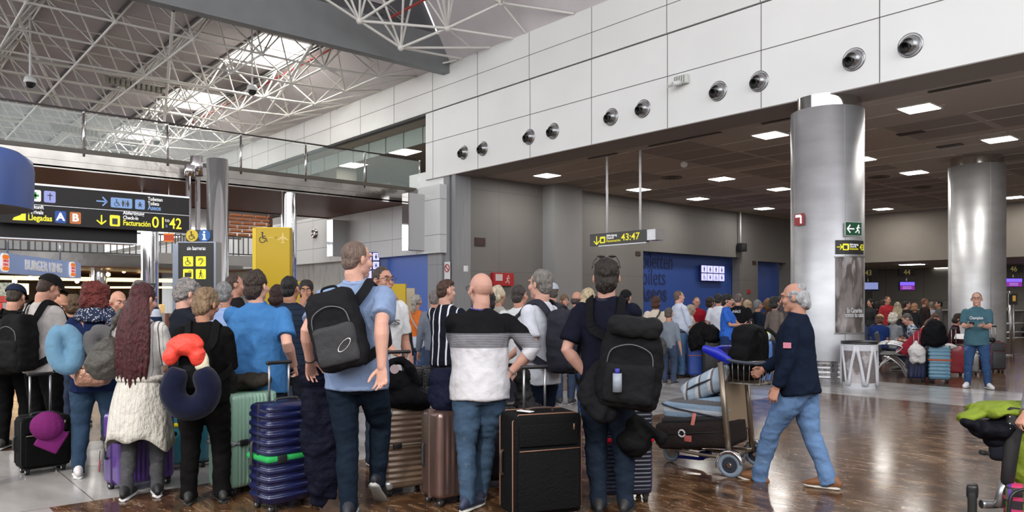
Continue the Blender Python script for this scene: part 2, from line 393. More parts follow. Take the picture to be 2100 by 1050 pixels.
j = fmath('MAXIMUM', fmath('LESS_THAN', fmath('FRACT', fmath('DIVIDE', fmath('ADD', X_, 6.42 + 137.5), 1.375)), .007), fmath('LESS_THAN', fmath('FRACT', fmath('DIVIDE', fmath('ADD', Y_, 112.6), 1.31)), .007))
light = fmix(j, r3.outputs[0], (.13, .12, .11, 1))
def rng(v, lo, hi): return fmath('MULTIPLY', fmath('GREATER_THAN', v, lo), fmath('LESS_THAN', v, hi))
inner = fmath('MULTIPLY', rng(X_, -6.42, 40), rng(Y_, 1.08, 12.15))
outer = fmath('SUBTRACT', 1.0, fmath('MULTIPLY', rng(X_, -9.15, 40), rng(Y_, -1.8, 14.65)))
isdark = fmath('MAXIMUM', inner, outer)
L.new(fmix(isdark, light, dark), b.inputs['Base Color'])
n4 = N.new('ShaderNodeTexNoise'); n4.inputs['Scale'].default_value = 5; n4.inputs['Detail'].default_value = 6; L.new(mp.outputs[0], n4.inputs[0])
rr = N.new('ShaderNodeMapRange'); rr.inputs[3].default_value = .07; rr.inputs[4].default_value = .24; L.new(n4.outputs[0], rr.inputs[0]); L.new(rr.outputs[0], b.inputs['Roughness'])
b.inputs['Specular IOR Level'].default_value = .26
struct('floor', bm, fm)
# --- white fascia over the check-in hall
bm = nb(); xl = onY(873, Y0).x
box(bm, (xl, Y0, ZS), (4, Y0 + .3, 7.40)); struct('wall_fascia', bm, WHITEPAN)
bm = nb(); box(bm, (-62, Y0 + .04, 7.46), (4, Y0 + .3, 8.70)); struct('wall_upper', bm, M((.82, .825, .81), rough=.4, var=.03, vs=.6))
bm = nb(); box(bm, (-62, Y0 + .10, 7.40), (4, Y0 + .3, 7.46)); struct('trim_1', bm, M((.10, .10, .10), rough=.7))
bm = nb()   # panel joints
seams = [onY(p, Y0).x for p in (888, 980, 1087, 1213, 1369, 1561, 1804)]
for x in seams: box(bm, (x - .008, Y0 - .004, ZS), (x + .008, Y0, 7.40))
box(bm, (xl, Y0 - .004, 6.47), (4, Y0, 6.487))
struct('trim_2', bm, SEAM)
bm = nb()
us = [onY(p, Y0).x for p in (622, 676, 737, 806, 885, 977, 1083, 1211, 1365, 1557)]
for x in us + [us[0] - 1.75 * k for k in range(1, 14)]: box(bm, (x - .008, Y0 + .036, 7.46), (x + .008, Y0 + .04, 8.70))
box(bm, (-62, Y0 + .036, 8.07), (4, Y0 + .04, 8.085)); struct('trim_3', bm, SEAM)
bm = nb(); box(bm, (xl, Y0, ZS - .02), (4, Y0 + 1.0, ZS)); struct('trim_soffit', bm, M((.27, .245, .23), rough=.6))
# --- ceiling of the check-in hall with perforated panels
CEILM = M((.46, .42, .39), rough=.7)
bm = nb(); box(bm, (XW - .3, Y0 + 1.0, ZS + .02), (8, 45, ZS + .1)); struct('ceiling', bm, CEILM)
bm = nb(); bm2 = nb()
PERF = M((.33, .30, .28), rough=.8); RIDGE = M((.55, .51, .48), rough=.6)
lights = [(1885, 221), (1580, 276), (1122, 359), (2050, 285), (1765, 326), (1480, 366), (1310, 388), (1875, 353), (1598, 387), (1431, 407), (1567, 427), (2080, 404), (1811, 428), (1885, 440), (1780, 449), (1700, 352 + 40)]
LP = [onZ(a, c, ZS + .02) for a, c in lights[:-1]]
x = XW + .35; i = 0
while x < 7:
    y = Y0 + 1.5; jj = 0
    while y < 35:
        if (i % 3) != 2 and not any(abs(x + .85 - p.x) < 1.5 and abs(y + .52 - p.y) < .9 for p in LP): box(bm, (x + .06, y + .06, ZS + .012), (x + 1.64, y + .98, ZS + .02))
        box(bm2, (x, y - .035, ZS + .005), (x + 1.7, y + .0, ZS + .02)) if (i + jj) % 4 else None
        y += 1.04 if jj % 4 != 3 else 1.5; jj += 1
    x += 1.76; i += 1
struct('trim_4', bm, PERF); struct('trim_5', bm2, RIDGE)
bm = nb(); box(bm, (-30, -10.3, 0), (6, -10, 4.2)); struct('wall_light_block_left', bm, M((.30, .29, .28), rough=.6))  # added out of view: blocks low daylight so people stay darker than the fascia
bm = nb(); box(bm, (6, -10, 0), (6.3, Y0, 4.2)); struct('wall_light_block_right', bm, M((.30, .29, .28), rough=.6))  # second unseen blocker, added so light enters only from high up
# --- grey side wall of the check-in hall (toilets in it)
ya, yb = onX(1319, XW).y, onX(1517, XW).y; yc, yd = onX(1554, XW).y, onX(1612, XW).y; zt = 3.42
bm = nb()
box(bm, (XW - .35, Y0 + .3, 0), (XW, ya, ZS + .03)); box(bm, (XW - .35, ya, zt), (XW, yb, ZS + .03)); box(bm, (XW - .35, yb, 0), (XW, yc, ZS + .03))
box(bm, (XW - .35, yc, zt - .1), (XW, yd, ZS + .03)); box(bm, (XW - .35, yd, 0), (XW, 42, ZS + .03))
struct('wall_left', bm, M((.165, .157, .148), rough=.6, var=.07, vs=.8, pat=[('tiles', 1, 2, 2.45, 2.5, .012, (.09, .085, .08), .3, 2.55)]))
bm = nb(); box(bm, (XW - .6, ya - .5, 0), (XW - .45, yb + .3, zt + .3)); struct('wall_toilets', bm, BLUEW)
bm = nb(); box(bm, (XW - .6, yc - .3, 0), (XW - .45, yd + .3, zt + .3)); struct('wall_blue_panel', bm, BLUEW)
bm = nb(); p1 = onX(1139, XW + .55).y; box(bm, (XW, p1 - .05, 0), (XW + .55, p1 + 1.25, ZS + .03)); struct('pillar', bm, M((.25, .25, .25), rough=.6, var=.04, vs=1))
bm = nb()   # fluted concrete end of the wall
x0 = onY(915, Y0 + .12).x; x1 = onY(990, Y0 + .12).x
box(bm, (x0, Y0 + .02, 0), (x0 + .30, Y0 + .6, ZS + .03)); box(bm, (x0 + .30, Y0 + .10, 0), (x0 + .42, Y0 + .6, ZS + .03)); box(bm, (x0 + .42, Y0 + .02, 0), (x0 + .60, Y0 + .6, ZS + .03))
struct('pillar_concrete', bm, M((.27, .275, .285), rough=.6, var=.08, vs=2, stretch=(8, 8, .6)))
# --- back wall and the low check-in bay
bm = nb(); box(bm, (XW - .3, 33.8, 3.25), (10, 34.1, ZS + .03)); struct('wall_back', bm, BEIGEWALL)
bm = nb(); box(bm, (XW - .3, 41.5, 0), (12, 41.8, 3.4)); struct('wall_counter', bm, M((.22, .21, .19), rough=.6, pat=[('tiles', 0, 2, 1.9, 1.6, .02, (.09, .085, .08))]))
bm = nb(); box(bm, (XW - .3, 34.1, 3.25), (12, 41.8, 3.35)); struct('ceiling_bay', bm, M((.40, .38, .35), rough=.7))
bm = nb(); box(bm, (8, Y0, 0), (8.3, 42, ZS + .1)); struct('wall_right', bm, BEIGEWALL)
# --- white panelled wall left of the check-in hall, upper floor opening above it
WP2 = M((.76, .77, .765), rough=.35, var=.03, vs=.7, pat=[('tiles', 0, 2, 1.42, 1.08, .016, (.22, .22, .215), .32, .58)])
xa = onY(902, 13.33).x
bm = nb(); box(bm, (-62, 13.33, 3.0), (xa, Y0 + .3, 4.75)); box(bm, (onY(857, 13.33).x, 13.33, 4.75), (xa, Y0 + .3, 5.07)); struct('wall_panelled', bm, WP2)
bm = nb(); box(bm, (xl - 1.0, Y0 + .05, 5.0), (x0, Y0 + .3, 5.6)); struct('wall_infill', bm, WHITEPAN)
bm = nb(); box(bm, (onY(876, 13.5).x, 13.52, 0), (x0, Y0 + .3, 3.0)); struct('wall_lower_grey', bm, M((.30, .305, .315), rough=.4, pat=[('tiles', 0, 2, .78, 1.0, .014, (.15, .15, .15), .1, .35)]))
bm = nb(); box(bm, (onY(776, 13.6).x, 13.6, 0), (onY(876, 13.5).x, Y0 + .3, 3.0)); struct('wall_lower_blue', bm, M((.035, .13, .56), rough=.35))
bm = nb(); box(bm, (-62, 13.7, 0), (onY(776, 13.6).x, Y0 + .4, 3.0)); struct('wall_marble', bm, M((.55, .56, .55), rough=.3, pat=[('blots', 1.2, .58, (.40, .41, .41))], var=.1, vs=3, stretch=(3, 3, .7)))
# wall-mounted lift casings with chrome fronts
for pa, pb, pc, yt, ybm, ch in ((826, 838, 857, 395, 512, 420), (672, 683, 700, 450, 524, 450)):
    Yc = 12.75; xr = onY(pb, Yc).x; xl2 = onY(pa, Yc).x; z1 = onY(pb, Yc, yt).z; z0 = onY(pb, Yc, ybm).z
    bm = nb(); box(bm, (xl2, Yc, z0), (xr, 13.33, z1)); t = tag(obj('wall_pier', bm, M((.5, .5, .5), rough=.4)), kind='structure')
    bm = nb(); box(bm, (xl2 - .01, Yc - .02, z0 - .02), (xr + .01, Yc, z1)); struct('trim_chrome', bm, CHROME)
# upper floor seen through the opening
bm = nb(); box(bm, (-62, Y0 + .3, 7.42), (xl + .3, 34, 7.5)); struct('ceiling_upper', bm, M((.32, .27, .22), rough=.6, pat=[('tiles', 0, 1, 1.2, 1.2, .03, (.2, .17, .14))]))
bm = nb(); box(bm, (-62, 13.4, 4.75), (xl + .3, 34, 5.05)); struct('floor_upper', bm, M((.3, .28, .26), rough=.4))
bm = nb(); box(bm, (-62, 26, 5.0), (xl + .3, 26.3, 7.5)); box(bm, (xl + .0, Y0 + .3, 5.0), (xl + .3, 26, 7.5)); box(bm, (onY(655, 16).x, 16, 5), (onY(690, 16).x, 17, 7.45)); box(bm, (onY(745, 20).x, 20, 5), (onY(800, 20).x, 21, 7.45))
struct('wall_upper_room', bm, M((.42, .40, .35), rough=.7))
GLASS = M((.80, .93, .88), rough=.02, trans=1., alpha=.45)
bm = nb(); box(bm, (-62, Y0 + .9, 6.85), (xl, Y0 + .915, 7.40)); struct('window_1', bm, M((.66, .78, .73), rough=.03, alpha=.42))
bm = nb(); x = xl - .3
while x > -48: box(bm, (x - .012, Y0 + .885, 6.83), (x + .012, Y0 + .93, 7.42)); x -= 1.18
struct('trim_6', bm, M((.12, .12, .12), rough=.4))
for a, c in ((724, 338), (831, 311), (905, 331)):
    p = onZ(a, c, 7.42); e_ = thing('ceiling_light', {724: 'square light panel in the upper floor ceiling, left of the pair above the glass bridge', 831: 'square light panel in the upper floor ceiling nearest the white fascia end', 905: ''}[a], 'light', (p.x, p.y, 7.40), 0) if a != 905 else None
    if e_ is None: continue
    bm = nb(); box(bm, (-.55, -.4, -.01), (.55, .4, .0)); obj('diffuser', bm, M((1, .97, .9), emit=5.), e_)
    bm = nb(); box(bm, (-.6, -.45, .0), (.6, .45, .015)); obj('frame', bm, WHITEP, e_)
# --- bridge with glass balustrade
XB, XBB = -20.25, -25.8
bm = nb(); box(bm, (XBB, -2, 4.63), (XB, 13.4, 4.67)); struct('ceiling_bridge', bm, M((.17, .052, .028), rough=.42, pat=[('lines', 0, .28, .07, (.05, .017, .010))], spec=.2))
bm = nb(); box(bm, (XBB + .05, -2, 4.67), (XB - .05, 13.4, 4.98)); struct('bridge_deck', bm, M((.3, .29, .28)))
bm = nb(); box(bm, (XB - .05, -2, 4.60), (XB, 13.33, 4.80)); box(bm, (XB - .05, -2, 4.806), (XB + .002, 13.33, 5.02)); struct('trim_bridge', bm, M((.30, .28, .255), rough=.14, metal=1., bump=.3, bs=1.6, var=.25, vs=1.2))
bm = nb(); box(bm, (XB - .08, -2, 5.02), (XB + .03, 13.5, 5.12)); struct('trim_7', bm, M((.10, .085, .065), rough=.4))
bm = nb(); box(bm, (XBB - .1, -2, 4.6), (XBB, 13.33, 5.0)); struct('trim_8', bm, M((.07, .04, .03), rough=.3))
t = thing('glass_balustrade', 'clear glass balustrade with dark handrail and steel posts along the bridge', 'railing', (XB, 5, 5.12))
bm = nb(); cyl(bm, (XB - .02, -2, 6.04), (XB - .02, 13.5, 6.04), .022, 10); obj('handrail', bm, M((.05, .04, .04), rough=.4), t, True)
for i, p in enumerate((-5, 172, 344, 494, 627, 748, 861)):
    yy = onX(p, XB).y; bm = nb(); cyl(bm, (XB, yy, 4.95), (XB, yy, 6.03), .03, 10); ball(bm, (XB, yy, 6.0), .035); obj('post', bm, CHROME, t, True)
    if i: bm = nb(); box(bm, (XB + .012, pv + .05, 5.1), (XB + .02, yy - .05, 5.98)); obj('glass_pane', bm, M((.72, .83, .79), rough=.03, alpha=.16, spec=.4), t, True)
    pv = yy
# --- lower storey beyond the bridge: gallery, shopfront, ceiling
bm = nb(); box(bm, (-34.6, -3, 2.95), (-34, 13.33, 3.45)); struct('trim_gallery', bm, M((.30, .29, .28), rough=.2, metal=1., bump=.3, bs=1.5, var=.3, vs=.8))
bm = nb(); box(bm, (-60, -3, 2.9), (-34, 13.33, 2.95)); struct('ceiling_shop', bm, M((.16, .06, .028), rough=.4, pat=[('lines', 0, .9, .1, (.05, .02, .01))]))
bm = nb(); box(bm, (-60, -3, 2.95), (-34.6, 13.33, 3.3)); struct('floor_gallery', bm, GREYP)
bm = nb(); box(bm, (-46.2, -3, 0), (-46, 13.33, 2.9)); struct('wall_shop', bm, M((.20, .13, .075), rough=.6, pat=[('tiles', 1, 2, 1.1, 1.5, .05, (.08, .05, .03))], var=.2, vs=1))
bm = nb(); box(bm, (-60, -3, 3.3), (-59.5, 13.33, 8.7)); struct('wall_far', bm, M((.36, .37, .38), rough=.6, pat=[('tiles', 1, 2, 1.2, 1.1, .12, (.13, .13, .14))]))
bm = nb(); box(bm, (-38.2, -3, 2.45), (-38.0, 13.33, 2.62)); struct('trim_cornice', bm, M((1, .80, .42), emit=1.3))
# gallery railing
t = thing('gallery_railing', 'dark metal railing of thin upright bars along the far gallery edge', 'railing', (-34.2, 6, 3.45))
bm = nb(); box(bm, (-34.25, -3, 4.35), (-34.17, 13.3, 4.42)); box(bm, (-34.25, -3, 3.47), (-34.2, 13.3, 3.52)); obj('rail', bm, M((.10, .105, .10), rough=.4), t, True)
bm = nb(); y = -2.9
while y < 13.3: box(bm, (-34.22, y, 3.5), (-34.2, y + .05, 4.36)); y += .24
o = obj('baluster', bm, M((.14, .15, .15), rough=.4), t, True); tag(o, kind='stuff')
# ---------------------------------------------------------------- ROOF
ZR = 9.9; YK = 11.4; XBEAM = -18.6
ROOFM = M((.46, .425, .44), rough=.75, var=.05, vs=1.5, bump=.1, bs=1.2)
ROOFL = M((.66, .62, .635), rough=.75, var=.04, vs=1.5)
sky = [(540, 103), (375, 203), (262, 272)]
holes = []
for a, c in sky:
    p = onZ(a, c, ZR); holes.append((p.x, p.y))
bm = nb()
def slab(bm, x0, x1, y0, y1, z, t=.12): box(bm, (x0, y0, z), (x1, y1, z + t))
hy0, hy1 = YK - 1.75, YK - .12; hs = sorted([(h[0] - 1.5, h[0] + 1.5) for h in holes] + [(-52, -49), (-60, -57)])
slab(bm, -62, XBEAM, -10, hy0, ZR); slab(bm, -62, XBEAM, hy1, YK, ZR)
xx = -62
for a, c in hs: slab(bm, xx, a, hy0, hy1, ZR) if a > xx else None; xx = c
slab(bm, xx, XBEAM, hy0, hy1, ZR)
struct('ceiling_roof', bm, ROOFM)
bm = nb()
for v in (0,):
    q = [(-62, YK, ZR), (XBEAM, YK, ZR), (XBEAM, Y0 + .1, 8.68), (-62, Y0 + .1, 8.68)]; quad(bm, *q); quad(bm, *[(x, y, z + .1) for x, y, z in reversed(q)])
struct('ceiling_slope', bm, ROOFL)
bm = nb(); y = YK
while y > -9: box(bm, (-62, y - .09, ZR - .10), (XBEAM, y - .03, ZR)); y -= 1.85
struct('trim_roof', bm, M((.10, .09, .09), rough=.5))
bm = nb(); cyl(bm, (-62, YK + .12, ZR - .32), (-6, YK + .12, ZR - .32), .035, 8); tag(obj('sprinkler_pipe', bm, M((.35, .04, .03), rough=.4)), 'red sprinkler pipe running the length of the roof valley', 'pipe')
bm = nb()
for k in (0, .13): cyl(bm, (-62, YK - .12 - k, ZR - .26), (XBEAM, YK - .12 - k, ZR - .26), .03, 8)
tag(obj('cable_conduit', bm, M((.08, .08, .08), rough=.4)), 'pair of dark conduits running beside the red roof pipe', 'conduit')
# skylight shafts
for i, (a, c) in enumerate(hs):
    bm = nb(); zc = ZR + .12
    for q in (((a, hy0), (c, hy0)), ((c, hy0), (c, hy1)), ((c, hy1), (a, hy1)), ((a, hy1), (a, hy0))):
        (u0, v0), (u1, v1) = q; quad(bm, (u0, v0, zc), (u1, v1, zc), (u1, v1, zc + .5), (u0, v0, zc + .5))
    struct('trim_skylight', bm, WHITEP)
    bm = nb(); box(bm, (a, hy0, zc + .5), (c, hy1, zc + .53)); tag(obj('window_%d' % (i + 2), bm, M((1, .98, .93), emit=4.)), kind='structure')
for a, c in hs:
    area('skylight_daylight', ((a + c) / 2, (hy0 + hy1) / 2, ZR + .3), (0, 0, 0), 2.8, 1.5, 200, (1, .97, .9))
# edge beam across the hall and the higher near bay
bm = nb(); box(bm, (XBEAM - .3, -10, 8.42), (XBEAM, Y0 + .1, 8.72)); box(bm, (XBEAM - .12, -10, 8.72), (XBEAM, Y0 + .1, 9.5)); struct('beam', bm, M((.20, .21, .215), rough=.45, var=.06, vs=2))
bm = nb(); f = [(XBEAM - .06, Y0 + .1, 8.7), (XBEAM - .06, Y0 - 1.0, 10.6), (XBEAM - .06, Y0 - 4, 13.6), (XBEAM - .06, -10, 14.5), (XBEAM - .06, -10, 8.7)]; quad(bm, *f); quad(bm, *[(x - .05, y, z) for x, y, z in reversed(f)])
struct('wall_gable', bm, M((.105, .105, .11), rough=.7, var=.08, vs=1.5))
bm = nb()
for (ya_, za_), (yb_, zb_) in (((Y0 + .1, 8.68), (Y0 - 1.0, 10.6)), ((Y0 - 1.0, 10.6), (Y0 - 4, 13.6)), ((Y0 - 4, 13.6), (-10, 14.5))):
    q = [(XBEAM, ya_, za_), (6, ya_, za_), (6, yb_, zb_), (XBEAM, yb_, zb_)]; quad(bm, *reversed(q)); quad(bm, *[(x, y, z + .1) for x, y, z in q])
struct('ceiling_near', bm, ROOFL)
# --- space frame
TM = M((.74, .72, .68), rough=.35)
def bar(bm, a, b, r=.028): tube(bm, [a, b], r, seg=5, ref=(.2, .3, 1), caps=False)
bm = nb(); dx, dy = 2.15, 1.85; zt_, zb_ = ZR - .22, ZR - 1.55
nx, ny = 19, 9
def tp(i, j): return Vector((XBEAM - .7 - i * dx, YK - .1 - j * dy, zt_))
def bt(i, j): return Vector((XBEAM - .7 - (i + .5) * dx, YK - .1 - (j - .5) * dy, zb_ if j > 0 else zb_ + .1))
for i in range(nx):
    for j in range(ny):
        a = tp(i, j)
        bar(bm, a, tp(i + 1, j)); bar(bm, a, tp(i, j + 1)) if j < ny - 1 else None
        c = bt(i, j); bar(bm, c, bt(i + 1, j), .033); bar(bm, c, bt(i, j + 1), .033)
        for q in (tp(i, j), tp(i + 1, j), tp(i, j - 1) if j else None, tp(i + 1, j - 1) if j else None):
            if q is not None: bar(bm, c, q, .026)
        bar(bm, a, bt(i, j) + Vector((0, 0, 0)), .02)
        if j == 0:   # towards the wall head
            wv = Vector((c.x, Y0 + .05, 8.72)); bar(bm, c, wv, .035); bar(bm, c, wv + Vector((dx, 0, 0)), .03); bar(bm, tp(i, 0), wv + Vector((dx * .5, -.9, .5)), .03); bar(bm, c, wv + Vector((dx * .5, -.9, .5)), .03)
        ball(bm, c, .07, seg=6, rings=4)
struct('roof_truss', bm, TM)
bm = nb()   # long stays crossing below the frame
for j in range(4): bar(bm, (XBEAM - .5, 9.4 - 3.6 * j, 8.5), (XBEAM - 15, 13.4 - 3.6 * j, 8.75), .05)
for i in range(3): bar(bm, (XBEAM - 7 - i * 9, -2, 8.3), (XBEAM - 7 - i * 9, Y0, 8.7), .05)
struct('beam_stay', bm, TM)
bm = nb()   # near bay frame: nodes fanning to the roof
NN = [onX(737, -17.6, 43), onX(822, -17.6, 98), onX(917, -16.4, 58), onX(1028, -15.1, 6), onX(640, -17.6, -20), onX(1060, -12.5, -90), onX(900, -15.5, -60)]
def nbar(a, b, r=.04): bar(bm, a, b, r); 
for i, j in ((0, 1), (0, 2), (1, 2), (2, 3), (0, 4), (3, 5), (2, 6), (0, 6), (3, 6)): nbar(NN[i], NN[j])
for n_ in NN: ball(bm, n_, .09, seg=8, rings=6)
for k, n_ in enumerate(NN[:4]):
    for (qx, qy, qz) in ((-1.3, -1.0, 2.4), (.2, -1.4, 2.6), (1.2, -.6, 2.4), (-.6, .8, 1.9)): nbar(n_, n_ + Vector((qx, qy, qz)), .035)
w = lambda px, dz=0: Vector((onY(px, Y0 + .04).x, Y0 + .04, 8.70 + dz))
for a, c in ((1, 948), (2, 1052), (3, 1078), (3, 1178), (2, 978), (1, 1005)): nbar(NN[a], w(c), .035)
struct('beam_frame', bm, TM)
# linear ventilation / light rails hanging in the frame
for k, (pa, ca, pb, cb) in enumerate(((212, 160, 338, 184), (101, 258, 203, 272))):
    zz = 8.55 if k == 0 else 8.3; a = onZ(pa, ca, zz); c = onZ(pb, cb, zz); d = (c - a); n_ = 12
    t = thing('light_rail', ('row of grey floodlights hanging in the roof frame, nearer one' if k == 0 else 'row of grey floodlights hanging in the roof frame, farther and lower one'), 'light', a, 0)
    bm = nb(); tube(bm, [a + Vector((0, 0, .06)), c + Vector((0, 0, .06))], .045, seg=6); obj('rail', bm, M((.45, .43, .38), rough=.5), t, True)
    for i in range(n_):
        q = a + d * ((i + .5) / n_); bm = nb(); rbox(bm, q - Vector((0, 0, .05)), (.22, d.length / n_ * .72, .2), .02, 1, rot=Matrix.Rotation(math.atan2(d.y, d.x) - R(90), 3, 'Z')); obj('floodlight', bm, M((.30, .29, .25), rough=.5), t, True)
# dome cameras hanging from the roof
for k, (px, py, top, T) in enumerate(((62, 170, 118, 20.9), (517, 186, 165, 23.3), (321, 290, 280, 31.0))):
    p = at(px, T, py); 
    t = thing('dome_camera', ('white dome camera hanging on a long rod at the upper left', 'white dome camera with a dark globe on the roof frame near the big beam', 'small dome camera on the roof frame low above the bridge')[k], 'camera', p)
    bm = nb(); lathe(bm, (0, 0, 0), [(0.001, .18), (.13, .16), (.16, .05), (.16, 0), (0.001, 0)], 16); cyl(bm, (0, 0, .1), (0, 0, ZR - p.z), .03, 8); obj('housing', bm, WHITEP, t)
    bm = nb(); lathe(bm, (0, 0, 0), [(.14, 0), (.12, -.08), (.07, -.13), (0.001, -.15)], 16); obj('dome', bm, M((.02, .02, .02), rough=.1), t)
# ================================================================ FIXTURES
wher = ['directly right of the big near column, largest in view', 'just left of the big near column', 'farthest left, by the white fascia end', 'at the right edge above the second column', 'half hidden behind the big near column on its right', 'second from the left of the lights behind the hanging sign poles', 'crossed by the right pole of the hanging sign', 'between the two steel columns, middle row', 'left of the big column, above the blue wall end', 'over the toilet wall, left of two low ones', 'low and just left of the big column', 'at the right picture edge beside the second column', 'right of the big column, lower row', 'small one just left of the second column', 'smallest, touching the right side of the big column']
for i, (p, wh) in enumerate(zip(LP, wher)):
    t = thing('ceiling_light', 'lit ceiling panel, ' + wh, 'light', (p.x, p.y, ZS + .02), 0, 'panel lights of the check-in hall ceiling')
    bm = nb(); box(bm, (-.29, -.29, -.028), (.29, .29, -.02)); obj('diffuser', bm, M((1, .98, .95), emit=7.), t)
    bm = nb(); box(bm, (-.32, -.32, -.02), (.32, .32, 0)); obj('frame', bm, WHITEP, t)
    area('panel_light_beam', (p.x, p.y, ZS - .05), (0, 0, 0), .58, .58, 34, (1, .96, .9))
for X_l in (-14, -10, -6, -2, 3):
    area('counter_light', (X_l, 38, 3.2), (0, 0, 0), 1.2, .6, 22, (1, .93, .84))
# round jet nozzles on the fascia
for i, (px, py) in enumerate(((951, 313), (991, 305), (1086, 281), (1135, 269), (1254, 240), (1319, 223), (1473, 187), (1557, 167), (1751, 122), (1867, 93))):
    p = onY(px, Y0, py)
    od = ['leftmost', 'second from the left', 'third from the left', 'fourth from the left', 'fifth from the left', 'sixth from the left', 'just right of the emergency lamp', 'above and left of the big column', 'above and right of the big column', 'largest and rightmost'][i]
    t = thing('air_nozzle', 'round steel air nozzle on the white fascia, ' + od, 'nozzle', p, 0, 'jet nozzles along the white fascia')
    def lat(bm, prof, sc=.78):
        lathe(bm, (0, 0, 0), [(r_ * sc, z_ * sc) for r_, z_ in prof], 24); bmesh.ops.transform(bm, matrix=Matrix.Rotation(R(90), 4, 'X'), verts=bm.verts)
    bm = nb(); lat(bm, [(.27, .0), (.27, .012), (.235, .03), (.225, .015), (.21, .03), (.2, .07), (.17, .12), (.13, .155), (.125, .16)]); obj('collar', bm, M((.32, .32, .325), rough=.25, metal=.9), t)
    bm = nb(); lat(bm, [(.125, .16), (.13, .19), (.115, .2), (.10, .15), (.09, .05), (.001, .04)])
    bmesh.ops.transform(bm, matrix=Matrix.Translation((-.02, 0, -.03)) @ Matrix.Rotation(R(12), 4, 'X') @ Matrix.Rotation(R(-12), 4, 'Z'), verts=bm.verts); obj('nozzle', bm, M((.012, .012, .012), rough=.5), t)
p = onY(647, 13.33, 479); t = thing('air_nozzle', 'small round steel nozzle on the white wall left of the yellow pillar sign column', 'nozzle', p)
bm = nb(); lathe(bm, (0, 0, 0), [(.21, 0), (.2, .05), (.14, .12), (.12, .12), (.1, .05), (.001, .03)], 20); bmesh.ops.transform(bm, matrix=Matrix.Rotation(R(90), 4, 'X'), verts=bm.verts); obj('collar', bm, CHROME, t)
# emergency lamp on fascia
p = onY(1401, Y0, 165); t = thing('emergency_lamp', 'white emergency lamp box on the fascia between the air nozzles', 'lamp', p)
bm = nb(); rbox(bm, (0, -.06, 0), (.34, .1, .2), .02, 2); obj('housing', bm, M((.6, .62, .58), rough=.3), t)
bm = nb(); [box(bm, (-.15 + .06 * k, -.115, -.08), (-.13 + .06 * k, -.11, .08)) for k in range(5)]; obj('guard', bm, M((.5, .52, .5), rough=.2, metal=.8), t)
bm = nb(); cyl(bm, (-.12, -.12, -.06), (-.2, -.28, -.12), .05, 10); cyl(bm, (0.02, -.12, -.06), (-.06, -.28, -.12), .05, 10); obj('spotlight', bm, M((.7, .72, .7), rough=.3), t)
# --- big steel columns
BR = M((.56, .565, .58), rough=.46, metal=.8, var=.12, vs=1.3, stretch=(1, 1, 2.5))
for k, (px, t_, r_, lab) in enumerate(((1696, 14.55, .655, 'big brushed steel column with signs and a poster, nearer one'), (2003, 20.3, .665, 'big brushed steel column behind the man in teal, farther one'))):
    p = at(px, t_); T = thing('steel_column', lab, 'column', p, 0)
    bm = nb(); lathe(bm, (0, 0, 0), [(r_, .42), (r_, 5.12), (r_ - .03, 5.13)], 64); obj('cladding', bm, BR, T)
    bm = nb(); lathe(bm, (0, 0, 0), [(r_ * .93, 5.1), (r_ * .93, ZS + .02)], 48); obj('capital', bm, M((.6, .58, .56), rough=.1, metal=1.), T)
    bm = nb(); lathe(bm, (0, 0, 0), [(r_ * .7, 0), (r_ * .7, .45)], 48)
    for z in (.08, .17, .26, .35): lathe(bm, (0, 0, 0), [(r_ * .7, z), (r_ * .735, z + .015), (r_ * .735, z + .035), (r_ * .7, z + .05)], 48)
    lathe(bm, (0, 0, 0), [(r_, .42), (.3, .42)], 48); obj('base', bm, CHROME, T)
    for a in (-62, 28, 118, 208):
        bm = nb(); aa = math.atan2(-p.y, -p.x) + R(a); cyl(bm, (math.cos(aa) * r_, math.sin(aa) * r_, .43), (math.cos(aa) * r_, math.sin(aa) * r_, 5.12), .006, 6); obj('joint', bm, M((.3, .3, .3), rough=.4), T)
    if k == 0: C1, R1 = p, r_
def curved(bm, c, r, px0, px1, z0, z1, off=.006, th=.012, seg=14, mi=0):
    """thin curved plate hugging a column between two picture columns"""
    def ang(px):
        d = dirp(px).normalized(); o = Vector((0, 0, 0)); cc = Vector((c.x, c.y, 0)); b_ = d.dot(cc); disc_ = b_ * b_ - cc.length_squared + (r * .9999) ** 2
        s = b_ - math.sqrt(max(0, disc_)); q = d * s - cc; return math.atan2(q.y, q.x)
    a0, a1 = ang(px0), ang(px1)
    if a1 < a0 - math.pi: a1 += 2 * math.pi
    R0, R2 = r + off, r + off + th; rows = []
    for i in range(seg + 1):
        a = a0 + (a1 - a0) * i / seg; rows.append([bm.verts.new((c.x + q * math.cos(a), c.y + q * math.sin(a), z)) for q, z in ((R2, z0), (R2, z1), (R0, z1), (R0, z0))])
    for A, B in zip(rows, rows[1:]):
        for j in range(4): bm.faces.new((A[j], B[j], B[(j + 1) % 4], A[(j + 1) % 4]))
    bm.faces.new(list(reversed(rows[0]))); bm.faces.new(rows[-1]); return a0, a1
def zt1(py, t_=13.95): return EYE + (HOR - py) / FPX * t_
def colplane(c, r, px, z, off=.02):
    d = dirp(px).normalized(); cc = Vector((c.x, c.y, 0)); b_ = d.dot(cc); s = b_ - math.sqrt(max(0, b_ * b_ - cc.length_squared + r * r)); q = (d * s - cc).normalized()
    P = Plane((c.x + q.x * (r + off), c.y + q.y * (r + off), z), Vector((-q.y, q.x, 0))); return P
YEL = M((.85, .78, .03), rough=.4, emit=.25); SIGNK = M((.028, .027, .026), rough=.35); WTX = M((.85, .85, .85), rough=.4, emit=.3)
def onbase(t): return t
